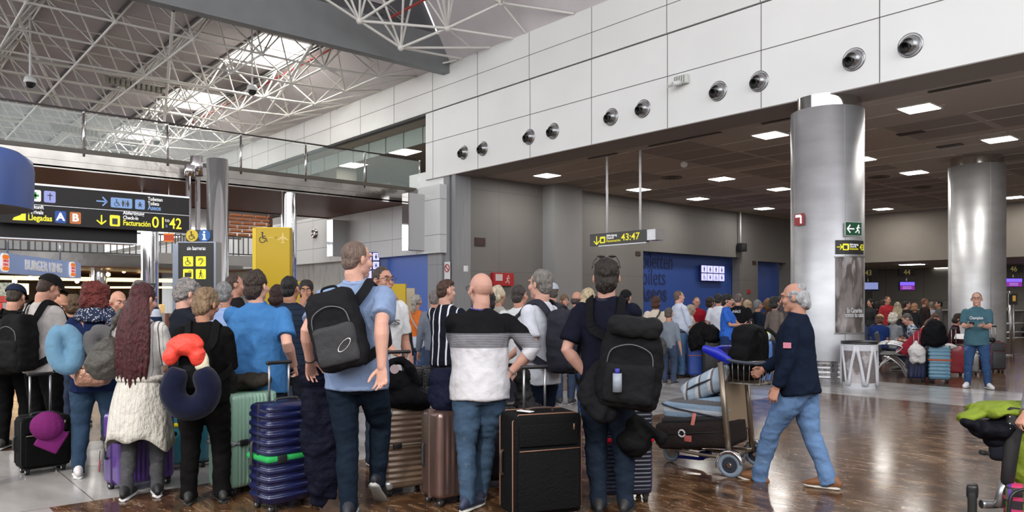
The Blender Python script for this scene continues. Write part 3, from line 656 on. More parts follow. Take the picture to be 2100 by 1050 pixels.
# poster on column
T = thing('column_poster', 'dark rock-textured advertising poster wrapped round the big near column', 'poster', (C1.x, C1.y, 0))
bm = nb(); curved(bm, C1, R1, 1713, 1769, zt1(682), zt1(527)); obj('poster_sheet', bm, M((.10, .085, .075), rough=.3, var=.35, vs=2.5, pat=[('blots', 3.2, .52, (.24, .21, .20)), ('blots', 7, .6, (.36, .33, .33)), ('blots', 2.2, .57, (.05, .04, .035))], stretch=(1, 1, .35)), T, True)
bm = nb(); curved(bm, C1, R1, 1711, 1770.5, zt1(684), zt1(682), th=.02); curved(bm, C1, R1, 1711, 1770.5, zt1(527), zt1(525), th=.02); obj('poster_frame', bm, STEEL, T, True)
for s_, py, sz in (('En Canarias', 641, .12), ('somos tu casa', 650, .12)):
    P = colplane(C1, R1, 1749, zt1(py)); text('lettering', s_, sz, P, M((.6, .6, .6)), T, 'CENTER', sx=.62, n=.02, bold=.003)
# exit sign + fire sign + direction sign on column
P = colplane(C1, R1, 1748, zt1(470), .03); T = thing('exit_sign', 'green emergency exit sign with left arrow on the big near column', 'sign', P.o)
bm = nb(); rect(bm, P, -.19, -.13, .19, .13, -.02, .0); obj('board', bm, M((.6, .62, .6)), T, True)
bm = nb(); rect(bm, P, -.18, -.12, .18, .12, .0, .003); obj('panel', bm, M((.012, .09, .04), rough=.4), T, True)
bm = nb(); glyph(bm, P, 'arrowL', (-.07, 0), .17, .003, .008); glyph(bm, P, 'runner', (.1, 0), .17, .003, .008); obj('pictogram', bm, WTX, T, True)
P = colplane(C1, R1, 1642, zt1(446), .03); T = thing('fire_sign', 'small red fire extinguisher sign on the left of the big near column', 'sign', P.o)
bm = nb(); rect(bm, P, -.13, -.11, .11, .11, -.01, .0); obj('board', bm, M((.35, .03, .035), rough=.4), T, True)
bm = nb(); rect(bm, P, -.1, .04, .03, .09, .0, .004); stroke(bm, P, (.04, -.08), (.04, .06), .04); stroke(bm, P, (-.0, .05), (.06, .06), .02); obj('pictogram', bm, WTX, T, True)
T = thing('direction_sign', 'black curved check-in sign with yellow right arrow below the exit sign', 'sign', (C1.x, C1.y, zt1(510)))
bm = nb(); curved(bm, C1, R1, 1713, 1768.6, zt1(521), zt1(493)); obj('board', bm, SIGNK, T, True)
P = colplane(C1, R1, 1721, zt1(507), .02); bm = nb(); glyph(bm, P, 'arrowR', (0, 0), .11); P2 = colplane(C1, R1, 1733, zt1(507), .022); rect(bm, P2, -.06, -.06, .06, .06, .003, .006, .015); obj('pictogram', bm, YEL, T, True)
bm = nb(); rect(bm, P2, -.04, -.04, .03, .03, .006, .009); obj('pictogram_case', bm, SIGNK, T, True)
for s_, dz in (('Abfertigung', .04), ('Check-in', 0), ('Facturación', -.04)): text('lettering', s_, .05, Plane(colplane(C1, R1, 1740, zt1(508) + dz, .022).o, colplane(C1, R1, 1744, 1, .02).U), WTX if dz > -.02 else YEL, T, n=.008, sx=.8)
text('lettering', '43', .16, Plane(colplane(C1, R1, 1760, zt1(513), .022).o, colplane(C1, R1, 1764, 1, .02).U), YEL, T, n=.008, sx=.9)
# --- chrome columns at the left
for px, t_, r_, pyt, lab in ((446, 19.0, .26, 327, 'tall mirror-polished round column beside the sin barreras sign'), (592, 21.6, .215, 391, 'mirror-polished column under the glass bridge behind the yellow sign'), (307, 21.5, .235, 470, 'mirror-polished column left of the sin barreras sign'), (202, 33, .34, 536, 'distant chrome column below the gallery')):
    p = at(px, t_); h_ = min(EYE + (HOR - pyt) / FPX * t_, 99)
    if pyt == 391: h_ = 4.62
    if pyt == 470: h_ = 4.62
    if pyt == 536: h_ = 2.9
    T = thing('chrome_column', lab, 'column', p, 0)
    bm = nb(); lathe(bm, (0, 0, 0), [(r_, .1), (r_, h_)] + ([(0.001, h_)] if px == 446 else []), 40); obj('shaft', bm, M((.9, .91, .93), rough=.1 if px == 446 else .08, metal=.85 if px == 446 else 1., bump=.04, bs=2), T)
    bm = nb(); lathe(bm, (0, 0, 0), [(r_ + .03, 0), (r_ + .03, .1), (r_, .11)], 32); obj('base', bm, STEEL, T)
# --- hanging check-in sign 43:47
Ys = 15.05; pl, pr = onY(1213, Ys).x, onY(1328, Ys).x; zb_s, zt_s = onY(1213, Ys, 505).z, onY(1213, Ys, 481).z
T = thing('hanging_sign', 'grey hanging check-in sign reading 43:47 on two white poles', 'sign', ((pl + pr) / 2, Ys, zb_s))
bm = nb(); box(bm, (pl, Ys - .06, zb_s), (pr, Ys + .06, zt_s)); obj('board', bm, M((.075, .072, .07), rough=.4), T, True)
for a in (1245, 1313): bm = nb(); cyl(bm, (onY(a, Ys).x, Ys, zt_s), (onY(a, Ys).x, Ys, ZS + .02), .032, 12); obj('pole', bm, M((.8, .8, .8), rough=.3), T, True)
bm = nb(); box(bm, (pr + .0, Ys - .04, zb_s + .04), (pr + .28, Ys + .3, zt_s - .01)); box(bm, (pl + .3, Ys - .05, zb_s - .03), (pr, Ys + .05, zb_s)); obj('bracket', bm, STEEL, T, True)
P = Plane((pl, Ys - .06, zb_s), (1, 0, 0)); wS = pr - pl; hS = zt_s - zb_s
bm = nb(); glyph(bm, P, 'arrowD', (.13 * wS, .42 * hS), .24); rect(bm, P, .19 * wS, .16 * hS, .29 * wS, .72 * hS, .003, .006, .03); obj('pictogram', bm, YEL, T, True)
bm = nb(); rect(bm, P, .215 * wS, .27 * hS, .265 * wS, .55 * hS, .006, .009); obj('pictogram_case', bm, SIGNK, T, True)
for s_, v, m_ in (('Abfertigung', .68, WTX), ('Check-in', .47, WTX), ('Facturación', .22, YEL)): text('lettering', s_, .085, P.at(.31 * wS, v * hS), m_, T, w=wS * {'A': .19, 'C': .13, 'F': .25}[s_[0]], bold=.001)
text('numerals', '43:47', .25, P.at(.575 * wS, .26 * hS), YEL, T, w=.32 * wS, bold=.002)
# --- large overhead direction sign (left)
XS = -14.0; ya_, yb_ = onX(-8, XS).y, onX(388, XS).y; z0 = onX(388, XS, 478).z; z1 = onX(388, XS, 407).z
T = thing('direction_sign', 'large dark overhead sign to arrivals, toilets and check-in 01 to 42', 'sign', (XS, (ya_ + yb_) / 2, z0))
bm = nb(); box(bm, (XS - .12, ya_, z0), (XS, yb_, z1)); obj('board', bm, M((.018, .016, .016), rough=.45, spec=.3), T, True)
bm = nb(); box(bm, (XS - .12, ya_, z1), (XS + .01, yb_, z1 + .03)); box(bm, (XS, ya_, z0 + (z1 - z0) * .5 - .004), (XS + .004, yb_, z0 + (z1 - z0) * .5 + .004)); obj('trim', bm, STEEL, T, True)
P = Plane((XS, ya_, z0), (0, 1, 0)); HH = z1 - z0
def U(px): return onX(px, XS).y - ya_
LB = M((.20, .34, .62), rough=.4, emit=.2); LV = M((.30, .33, .68), rough=.4, emit=.2)
for fn_ in (lambda bm: rect(bm, P, U(40), .60 * HH, U(53), .89 * HH, .0, .004, .0), lambda bm: glyph(bm, P, 'landing', ((U(28) + U(50)) / 2, .20 * HH), .3 * HH, 0, .004), lambda bm: glyph(bm, P, 'arrowD', (U(208), .22 * HH), .27 * HH), lambda bm: rect(bm, P, U(225), .07 * HH, U(246), .37 * HH, .0, .004, .02)):
    bm = nb(); fn_(bm); obj('pictogram', bm, YEL, T, True)
bm = nb(); rect(bm, P, U(230), .12 * HH, U(241), .28 * HH, .004, .007); obj('pictogram_case', bm, SIGNK, T, True)
bm = nb(); rect(bm, P, U(60), .585 * HH, U(84), .88 * HH, 0, .004, .02); obj('pictogram_plate', bm, WTX, T, True)
bm = nb(); glyph(bm, P, 'cross', (U(72), .735 * HH), .2 * HH); obj('pictogram', bm, M((.05, .4, .05)), T, True)
bm = nb(); rect(bm, P, U(90), .58 * HH, U(114), .88 * HH, 0, .004, .02); obj('pictogram_plate', bm, LV, T, True)
bm = nb(); glyph(bm, P, 'latin', (U(102.5), .73 * HH), .22 * HH); obj('pictogram', bm, SIGNK, T, True)
bm = nb(); glyph(bm, P, 'arrowR', (U(209), .72 * HH), .28 * HH, 0, .004); rect(bm, P, U(227), .58 * HH, U(271), .85 * HH, 0, .004, .02); rect(bm, P, U(277), .58 * HH, U(297), .85 * HH, 0, .004, .02); obj('pictogram_plate', bm, LB, T, True)
bm = nb(); glyph(bm, P, 'wheelchair', (U(240), .71 * HH), .2 * HH); glyph(bm, P, 'toilets', (U(257), .71 * HH), .2 * HH); glyph(bm, P, 'baby', (U(287), .71 * HH), .18 * HH); obj('pictogram', bm, SIGNK, T, True)
for s_, px, p2, v in (('Toiletten', 303, 333, .845), ('Toilets', 303, 326, .72), ('Ankunft', 58, 90, .40), ('Arrivals', 58, 89, .265), ('Abfertigung', 252, 296, .41), ('Check-in', 252, 283, .28)): text('lettering', s_, .085, P.at(U(px), v * HH), WTX, T, w=U(p2) - U(px), bold=.0015)
text('lettering', 'Aseos', .115, P.at(U(303), .585 * HH), LB, T, bold=.003, w=U(330) - U(303)); text('lettering', 'Llegadas', .125, P.at(U(57), .10 * HH), YEL, T, bold=.003, w=U(106) - U(57)); text('lettering', 'Facturación', .125, P.at(U(252), .115 * HH), YEL, T, bold=.003, w=U(308) - U(252))
text('numerals', '01', .27, P.at(U(311), .10 * HH), YEL, T, bold=.003, w=U(335) - U(311)); text('numerals', '42', .27, P.at(U(347), .10 * HH), YEL, T, bold=.003, w=U(372) - U(347)); text('lettering', 'to', .09, P.at(U(338), .28 * HH), WTX, T); text('lettering', 'a', .09, P.at(U(339), .13 * HH), LB, T)
for a, cM, s_ in ((124, M((.03, .09, .35), emit=.15), 'A'), (154.5, M((.55, .17, .05), emit=.15), 'B')):
    bm = nb(); rect(bm, P, U(a - 11.5), .07 * HH, U(a + 11.5), .38 * HH, 0, .004, .02); obj('plate', bm, cM, T, True); text('lettering', s_, .17, P.at(U(a), .14 * HH), WTX, T, 'CENTER', bold=.006)
# sign pole + TV bank
T = thing('screen_bank', 'long black switched-off display bank under the overhead direction sign', 'screen', (XS - .3, onX(130, XS - .3).y, 2.4))
bm = nb(); yy0, yy1 = onX(-10, XS - .3).y, onX(278, XS - .3).y; zz1 = z0 + .02; zz0 = onX(278, XS - .3, 500).z; box(bm, (XS - .5, yy0, zz0), (XS - .2, yy1, zz1)); obj('casing', bm, M((.008, .008, .009), rough=.6), T, True)
bm = nb(); box(bm, (XS - .52, yy0, zz0 - .02), (XS - .19, yy1, zz0)); obj('trim', bm, STEEL, T, True)
pp = onX(397, XS); T = thing('sign_mast', 'twin chrome mast carrying the large overhead sign at its right end', 'pole', (XS, pp.y, 0))
for d in (-.07, .09): bm = nb(); cyl(bm, (XS - .05, pp.y + d, 0), (XS - .05, pp.y + d, 3.75), .045, 12); obj('pole', bm, CHROME, T, True)
bm = nb(); cyl(bm, (XS - .05, pp.y - .05, 3.75), (XS - .05, pp.y - .05, 3.95), .09, 16); cyl(bm, (XS - .2, pp.y + .12, 3.8), (XS - .2, pp.y + .12, 4.15), .11, 16); obj('cap', bm, CHROME, T, True)
# sin barreras totem
tt = 11.4
def facing(px, t_): d = dirp(px); return Vector((d.y, -d.x, 0)).normalized()
U_ = CR
o = at(366, tt, 600, 0); o.z = 0
T = thing('accessibility_totem', 'dark free-standing sin barreras sign with four yellow pictograms', 'sign', at(402, tt))
zz = lambda py: EYE + (HOR - py) / FPX * tt
w_ = 73 / FPX * tt
P = Plane(o, U_)
bm = nb(); rect(bm, P, 0, .02, w_, zz(498), -.2, 0); obj('board', bm, SIGNK, T, True)
bm = nb(); rect(bm, P, -.085, .02, 0, zz(500), -.22, .01); rect(bm, P, w_, .02, w_ + .03, zz(498), -.22, .01); rect(bm, P, -.01, zz(498), w_ + .03, zz(497) + .01, -.22, .01); obj('edge', bm, M((.45, .5, .6), rough=.2, metal=.6), T, True)
text('lettering', 'sin barreras', .085, P.at(w_ * .24, zz(513)), WTX, T, w=w_ * .52)
for gx, gy, kd in ((20, 536, 'wheelchair'), (46, 536, 'ear'), (20, 562, 'case'), (46, 562, 'walker')):
    u, v = gx / FPX * tt, zz(gy); bm = nb(); rect(bm, P, u - .075, v - .075, u + .075, v + .075, 0, .004, .012); obj('pictogram_plate', bm, YEL, T, True)
    bm = nb(); glyph(bm, P, kd, (u, v), .12); obj('pictogram', bm, SIGNK, T, True)
T = thing('round_sign', 'pair of round yellow wheelchair and blue information signs above the totem', 'sign', at(407, tt, 497))
bm = nb(); rect(bm, P, 15 / FPX * tt, zz(498), 66 / FPX * tt, zz(471), -.1, -.02); obj('board', bm, M((.03, .04, .07), rough=.4), T, True)
for gx, cM, kd in ((27.5, M((.62, .45, .04), emit=.15), 'wheelchair'), (53, M((.03, .12, .36), emit=.15), 'i')):
    u, v = gx / FPX * tt, zz(483); bm = nb(); disc(bm, P, (u, v), .09, -.02, .0, 24); obj('disc', bm, cM, T, True)
    if kd == 'i': bm = nb(); disc(bm, P, (u, v + .05), .016); rect(bm, P, u - .015, v - .06, u + .015, v + .02, .002, .006); rect(bm, P, u - .03, v - .065, u + .03, v - .05, .002, .006); rect(bm, P, u - .03, v + .01, u + .01, v + .025, .002, .006); obj('pictogram', bm, WTX, T, True)
    else: bm = nb(); glyph(bm, P, kd, (u, v), .13, .0, .005); obj('pictogram', bm, SIGNK, T, True)
# yellow totem
tt = 13.2; zz = lambda py: EYE + (HOR - py) / FPX * tt
o = at(525, tt); P = Plane(o, U_); w_ = 69 / FPX * tt; T = thing('yellow_totem', 'tall yellow assistance sign with wheelchair and aeroplane outline', 'sign', at(556, tt))
bm = nb(); rect(bm, P, 0, .02, w_, zz(468), -.15, 0); obj('board', bm, M((.60, .40, .012), rough=.4), T, True)
bm = nb(); rect(bm, P, -.06, .02, 0, zz(466), -.16, .005); rect(bm, P, -.06, zz(468), w_, zz(466), -.16, .005); obj('edge', bm, M((.85, .60, .03), rough=.4), T, True)
bm = nb(); glyph(bm, P, 'wheelchair', (15 / FPX * tt, zz(487)), .2, 0, .004); disc(bm, P, (41 / FPX * tt, zz(487)), .01, 0, .004); obj('pictogram', bm, SIGNK, T, True)
bm = nb(); glyph(bm, P, 'plane', (55 / FPX * tt, zz(488)), .2, 0, .004); stroke(bm, P, (25 / FPX * tt, zz(487)), (35 / FPX * tt, zz(487)), .014, 0, .004); obj('pictogram', bm, M((.8, .6, .2)), T, True)
for px, py, w2, tt2, lab in ((815, 582, 33, 19, 'plain yellow counter back panel behind the smiling man'), (622, 577, 32, 19.5, 'plain yellow panel behind the bearded man on the phone')):
    p = at(px, tt2); P = Plane(at(px - w2 / 2, tt2), U_); T = thing('yellow_totem', lab, 'panel', p); bm = nb(); rect(bm, P, 0, 0, w2 / FPX * tt2, EYE + (HOR - py) / FPX * tt2, -.2, 0); obj('board', bm, M((.62, .42, .01), rough=.45), T, True)
P = Plane(at(828, 20), U_); T = thing('service_door', 'cream door panel right of the yellow counter panel', 'door', at(838, 20)); bm = nb(); rect(bm, P, 0, 0, 22 / FPX * 20, EYE + (HOR - 591) / FPX * 20, -.1, 0); obj('leaf', bm, M((.55, .47, .33), rough=.5), T, True)
# toilets pictogram panels
VI = M((.42, .42, .85), rough=.4, emit=.9); NV = M((.01, .012, .06), rough=.4)
def picto_panel(T, P, w, h, cols, rows, kinds, gap=.04):
    bm = nb(); rect(bm, P, 0, 0, w, h, -.08, 0); obj('casing', bm, NV, T, True); cw, ch = w / cols, h / rows
    for r_ in range(rows):
        for c_ in range(cols):
            bm = nb(); rect(bm, P, c_ * cw + gap / 2, r_ * ch + gap / 2, (c_ + 1) * cw - gap / 2, (r_ + 1) * ch - gap / 2, 0, .006); obj('lit_plate', bm, VI, T, True)
            bm = nb(); glyph(bm, P, kinds[(rows - 1 - r_) * cols + c_], ((c_ + .5) * cw, (r_ + .5) * ch), min(cw, ch) * .68, .006, .010); obj('pictogram', bm, NV, T, True)
Xp = XW - .3; q0, q1 = onX(1437, Xp), onX(1485, Xp)
T = thing('toilet_pictograms', 'lit panel of eight lilac toilet pictograms on the blue wall', 'sign', (Xp, q0.y, onX(1437, Xp, 575).z)); P = Plane((Xp + .02, q0.y, onX(1437, Xp, 576).z), (0, 1, 0))
picto_panel(T, P, q1.y - q0.y, onX(1437, Xp, 543).z - onX(1437, Xp, 576).z, 4, 2, ['man', 'woman', 'man', 'woman', 'wheelchair', 'baby', 'wheelchair', 'baby'])
tq = 25.6; P = Plane(at(748, tq, 590), U_); T = thing('toilet_pictograms', 'lit panel of lilac toilet pictograms partly hidden by the tall man', 'sign', at(760, tq, 590)); picto_panel(T, P, 31 / FPX * tq, 73 / FPX * tq, 2, 4, ['man', 'woman', 'wheelchair', 'baby'] * 2, .05)
T = thing('toilet_lettering', 'dark words Toiletten, Toilets and Aseos on the blue wall', 'lettering', (XW - .44, onX(1319, XW - .45).y, 1.6))
NT = M((.02, .03, .10), rough=.5)
for s_, py, b_ in (('Toiletten', 551, 0), ('Toilets', 584, 0), ('Aseos', 617, .02)):
    sx = .78; yy = onX(1318, XW - .45).y; sz = 30 / 1560 * onX(1340, XW - .45, 560).length * 1.02; dy = -.48 if b_ == 0 else -.25
    text('word', s_, .92, Plane((XW - .44, yy + dy, onX(1345, XW - .45, py).z), (0, 1, 0)), NT, T, w={'Toiletten': 2.30, 'Toilets': 1.85, 'Aseos': 1.72}[s_], bold=b_)
# --- small wall fittings
def plate(name, lab, cat, P, w, h, m, d=.05, extra=None):
    T = thing(name, lab, cat, P.o); bm = nb(); rect(bm, P, -w / 2, -h / 2, w / 2, h / 2, 0, d); obj('plate', bm, m, T, True)
    if extra: extra(T)
    return T
def nosmoke(T):
    P = Plane(onY(918, Y0, 550), (1, 0, 0)); bm = nb(); arc(bm, P.at(0, 0), (0, .0), .11, .03, 0, 360, 20, .02, .03); stroke(bm, P, (-.08, .08), (.08, -.08), .03, .02, .03); obj('pictogram', bm, M((.5, .03, .03)), T, True)
plate('no_smoking_sign', 'white no smoking sign at the edge of the concrete pillar', 'sign', Plane(onY(918, Y0, 558), (1, 0, 0)), .28, .62, WHITEP, .02, nosmoke)
plate('wall_box', 'small white box on the fluted concrete pillar', 'box', Plane(onY(957, Y0 + .02, 551), (1, 0, 0)), .14, .17, WHITEP, .06)
pX = onX(1027, XW, 573); P = Plane(pX, (0, 1, 0)); T = thing('fire_cabinet', 'red fire hose cabinet on the grey wall behind the crowd', 'cabinet', P.o)
bm = nb(); rect(bm, P, -.42, -.2, .42, .2, 0, .14); obj('casing', bm, M((.42, .02, .025), rough=.4), T, True)
bm = nb(); rect(bm, P, -.33, -.05, -.05, .16, .14, .15); obj('label_panel', bm, M((.6, .5, .5)), T, True)
bm = nb(); glyph(bm, P, 'runner', (.18, 0), .28, .14, .15); obj('pictogram', bm, M((.7, .5, .5)), T, True)
for px, py, w_, lab in ((984, 496, .25, 'small dark number plate high on the concrete pillar'), (1308, 520, .16, 'small dark plate on the wall left of the blue toilets wall'), (1546, 539, .16, 'small dark plate between the blue toilet wall and blue panel'), (1535, 598, .16, 'small red call point on the pilaster right of the toilets')):
    P = Plane(onX(px, XW, py), (0, 1, 0)); plate('wall_plate', lab, 'plate', P, w_ * 1.6, w_, M((.04, .02, .018)) if py != 598 else M((.4, .03, .03)), .03)
P = Plane(onX(1513, XW, 508), (0, 1, 0)); T = thing('wall_projector', 'black loudspeaker hanging on a white rod by the toilet wall', 'speaker', P.o)
bm = nb(); rbox(bm, P.p(0, 0, .2), (.3, .34, .35), .03, 2); obj('housing', bm, BLACKP, T, True)
bm = nb(); cyl(bm, P.p(-.05, .16, .16), (P.p(-.05, 0, .16).x, P.p(-.05, 0, .16).y, ZS), .035, 8); obj('rod', bm, WHITEP, T, True)
for px in (1503, 1515):   # doorposts of glass door at toilets
    p = onX(px, XW - .4); bm = nb(); cyl(bm, (p.x, p.y, 0), (p.x, p.y, zt), .04, 8); tag(obj('door_post', bm, STEEL), 'slim steel door post at the right end of the toilet wall, ' + ('left one' if px == 1503 else 'right one'), 'post')
# ceiling fittings
for k, (px, py, kd) in enumerate(((1403, 333, 'dome'), (1378, 364, 'ring'), (1802, 363, 'ring'), (1892, 384, 'ring'), (1868, 273, 'vent'), (1948, 299, 'vent'), (1600, 199, 'slot'), (1440, 278, 'slot'), (1365, 293, 'slot'), (1607, 245, 'slot'), (1966, 177, 'slot'), (1235, 320, 'slot'))):
    p = onZ(px, py, ZS + .01)
    pos = ['white dome camera left of the big column ceiling panels', 'ring diffuser left of the big column', 'ring diffuser right of the big column', 'ring diffuser left of the second column', 'dark vent right of the big column', 'dark vent above the second column', '', 'slot behind the soffit, third from the left', 'slot behind the soffit, second from the left', 'slot left of the big column', 'slot at the upper right', 'slot above the hanging sign poles'][k]
    if not pos: continue
    bm = nb()
    if kd == 'dome': ball(bm, (0, 0, -.05), .1, seg=12, rings=8); o = tag(obj('dome_camera', bm, WHITEP), 'small white dome camera on the brown ceiling between the lights', 'camera')
    elif kd == 'ring': [torus(bm, (0, 0, -.005), r_, .012, seg=24, s2=5) for r_ in (.3, .2, .1)]; o = tag(obj('air_diffuser', bm, M((.12, .11, .10))), 'round air ' + pos, 'diffuser')
    elif kd == 'vent': box(bm, (-.28, -.12, -.012), (.28, .12, 0)); o = tag(obj('ceiling_vent', bm, M((.03, .03, .03))), 'small rectangular ' + pos, 'vent')
    else: box(bm, (-.5, -.05, -.012), (.5, .05, 0)); o = tag(obj('slot_diffuser', bm, M((.05, .045, .04))), 'narrow dark air ' + pos, 'vent')
    o.location = (p.x, p.y, ZS + .01)
# --- check-in desks: hanging number signs, screens, counters, belts
PUR = M((.10, .06, .62), emit=1.6); PU2 = M((.16, .02, .22), emit=.8)
for px, py, w_, nm, col in ((1781, 559, 42, '43', 0), (1860, 558, 33, '44', 1), (2079, 551, 36, '46', 1), (2122, 551, 30, '47', 1), (1972, 556, 30, '45', 1)):
    t_ = 34.5; P = Plane(at(px, t_, py), U_); W_ = w_ / FPX * t_; T = thing('counter_sign', {'43': 'black hanging counter sign numbered 43 with a pale screen below', '44': 'black counter sign 44 with violet screen above the crowd between the two columns', '45': 'black hanging counter sign numbered 45 hidden by the far column', '46': 'black counter sign 46 with violet screen right of the far column', '47': 'black hanging counter sign numbered 47 cut off at the right edge'}[nm], 'sign', P.o)
    bm = nb(); rect(bm, P, -W_ / 2, -.17, W_ / 2, .17, -.1, 0); obj('board', bm, SIGNK, T, True)
    bm = nb(); cyl(bm, P.p(0, .17, -.05), P.p(0, .9, -.05), .02, 6); cyl(bm, P.p(0, -.6, -.05), P.p(0, -.1, -.05), .03, 6); obj('rod', bm, STEEL, T, True)
    text('numerals', nm, .34, P.at(0, -.12), M((.42, .36, .12), emit=.2), T, 'CENTER', sx=.9)
    bm = nb(); rect(bm, P, -W_ * .46, -.84, W_ * .5, -.42, -.08, .0); obj('screen_casing', bm, NV, T, True)
    bm = nb(); rect(bm, P, -W_ * .43, -.60 if col else -.76, W_ * .47, -.45, 0, .005); obj('screen', bm, PUR if col else M((.25, .3, .6), emit=.5), T, True)
    if col: bm = nb(); rect(bm, P, -W_ * .43, -.81, W_ * .47, -.60, 0, .005); obj('screen_band', bm, PU2, T, True); bm = nb(); [rect(bm, P, -.2, v, .2, v + .02, .005, .008) for v in (-.68, -.75)]; obj('screen_text', bm, M((.5, .4, .8), emit=.6), T, True)
for px, py in ((1870, 542), (1940, 549), (2105, 546)):
    p = onZ(px, py, 3.25); T = thing('ceiling_light', 'flat light panel in the low bay ceiling, %s' % {1870: 'just above sign 44', 1940: 'left of the far column', 2105: 'above sign 46 at the right edge'}[px], 'light', (p.x, p.y, 3.25)); bm = nb(); box(bm, (-.45, -.3, -.03), (.45, .3, -.01)); obj('diffuser', bm, M((1, .98, .95), emit=6.), T); bm = nb(); box(bm, (-.64, -.34, -.01), (.64, .34, 0)); obj('frame', bm, WHITEP, T)
for i, px in enumerate((1790, 1872, 1960, 2080)):
    p = onY(px, 39.2); T = thing('check_in_desk', 'dark check-in desk under the counter signs, %s' % ['by the big column', 'under sign 44', 'behind the second column', 'at the right edge under sign 46'][i], 'desk', p, 0)
    bm = nb(); rbox(bm, (0, 0, .55), (.85, .8, 1.1), .04, 2); obj('body', bm, M((.12, .115, .11)), T)
    bm = nb(); rbox(bm, (0, -.1, 1.13), (.9, .9, .06), .02, 1); obj('worktop', bm, M((.3, .29, .27)), T)
    bm = nb(); rbox(bm, (.72, -.1, .25), (.5, 1.3, .35), .04, 2); obj('belt', bm, BLACKP, T)
p = at(1979, 36, 592); T = thing('lit_sign', 'small glowing orange and red sign left of the second column', 'sign', p); P = Plane(p, U_); bm = nb(); rect(bm, P, -.25, -.2, .15, .2, -.05, 0); obj('board', bm, M((.6, .10, .04), emit=1.0), T, True)
bm = nb(); rect(bm, P, -.18, -.12, -.02, .13, 0, .005); obj('lit_plate', bm, M((1, .75, .5), emit=2.2), T, True)
bm = nb(); cyl(bm, P.p(-.05, -.2, -.02), P.p(-.05, -P.o.z, -.02), .03, 8); obj('stand', bm, STEEL, T, True)
T = thing('scarlet_post', 'curved dark red display stand left of the second column', 'stand', at(1977, 30)); bm = nb(); tube(bm, spline([at(1979, 30, 698), at(1974, 30, 660), at(1976, 30, 630), at(1981, 30, 606)], 4), .07, seg=8); obj('panel', bm, M((.28, .02, .03)), T, True)
bm = nb(); tube(bm, spline([at(1976, 29.9, 692), at(1972, 29.9, 660), at(1974, 29.9, 630), at(1979, 29.9, 604)], 4), .025, seg=8); obj('edge', bm, WHITEP, T, True)
# steel crowd barrier at the right
T = thing('crowd_barrier', 'steel tube barrier behind the man in teal at the right edge', 'barrier', at(2075, 21.5))
tt = 21.5
bm = nb(); cyl(bm, at(2072, tt, 725), at(2072, tt, 597), .05, 12); obj('post', bm, ALU, T, True)
bm = nb(); [cyl(bm, at(2058, tt, y), at(2120, tt, y - 2), .028, 8) for y in (664, 682, 694)]; obj('rail', bm, ALU, T, True)
bm = nb(); tube(bm, spline([at(2060, tt, 602), at(2070, tt, 600), at(2070, tt, 630), at(2060, tt, 634)], 4), .02, seg=6); obj('hoop', bm, ALU, T, True)
bm = nb(); cyl(bm, at(2050, tt, 728), at(2110, tt, 728), .03, 8); [ball(bm, at(x_, tt, 733), .06) for x_ in (2058, 2085)]; obj('foot', bm, ALU, T, True)
p = at(2079, 20.5, 613); P = Plane(p, U_); T = thing('ticket_reader', 'small black reader with amber panel on the barrier', 'device', p); bm = nb(); rect(bm, P, -.08, -.16, .1, .14, -.08, 0, .02); obj('case', bm, SIGNK, T, True); bm = nb(); rect(bm, P, -.03, -.06, .05, .09, 0, .004); obj('panel', bm, M((.5, .28, .05), emit=.3), T, True)
bm = nb(); cyl(bm, p + Vector((0, 0, -.15)), (p.x, p.y, 0), .02, 8); obj('stand', bm, ALU, T, True)
# --- litter bin
B0 = gnd(1762, 795); T = thing('litter_bin', 'round litter bin with clear windows beside the big steel column', 'bin', B0, yawp(1762, 180))
rb = 31 / FPX * B0.length * 1.0; hb = .80
bm = nb(); lathe(bm, (0, 0, 0), [(rb * .90, .02), (rb * .97, .3), (rb, hb - .06), (rb, hb)], 40); obj('body', bm, M((.20, .17, .165), rough=.25, pat=[('blots', 4, .55, (.45, .42, .42))], var=.3, vs=5), T)
bm = nb(); lathe(bm, (0, 0, 0), [(rb * .92, 0), (rb * .92, .1)], 40); lathe(bm, (0, 0, 0), [(rb * 1.01, hb - .14), (rb * 1.02, hb - .03)], 40); obj('band', bm, M((.62, .63, .66), rough=.3), T)
bm = nb(); lathe(bm, (0, 0, 0), [(rb * 1.03, hb - .03), (rb * 1.03, hb + .02), (rb * .5, hb + .03), (.001, hb + .03)], 40); obj('lid', bm, BLACKP, T)
for a in range(6):
    bm = nb(); A = R(60 * a + 20)
    for s_ in (-1, 1):
        pts = [(rb * 1.0 * math.cos(A + s_ * R(x_)), rb * 1.0 * math.sin(A + s_ * R(x_)), z_) for x_, z_ in ((26, .06), (22, .2), (14, .45), (6, .64), (2, .74))]
        tube(bm, pts, [(.035, .02), (.028, .02), (.025, .02), (.03, .02), (.05, .02)], seg=8, ref=(math.cos(A), math.sin(A), 0))
    obj('frame', bm, M((.66, .67, .70), rough=.3), T)
# --- restaurant sign and shop things at left
t1_, t2_ = 15.2, 19.5
pa_, pb_ = at(-12, t1_), at(166, t2_); Ub = (pb_ - pa_).normalized(); P = Plane((pa_.x, pa_.y, EYE + (HOR - 557) / FPX * t1_), Ub); Wb = (pb_ - pa_).length; hb_ = .40
T = thing('restaurant_sign', 'pale blue illuminated burger restaurant fascia sign at the left', 'sign', (pa_ + pb_) / 2 + Vector((0, 0, P.o.z)))
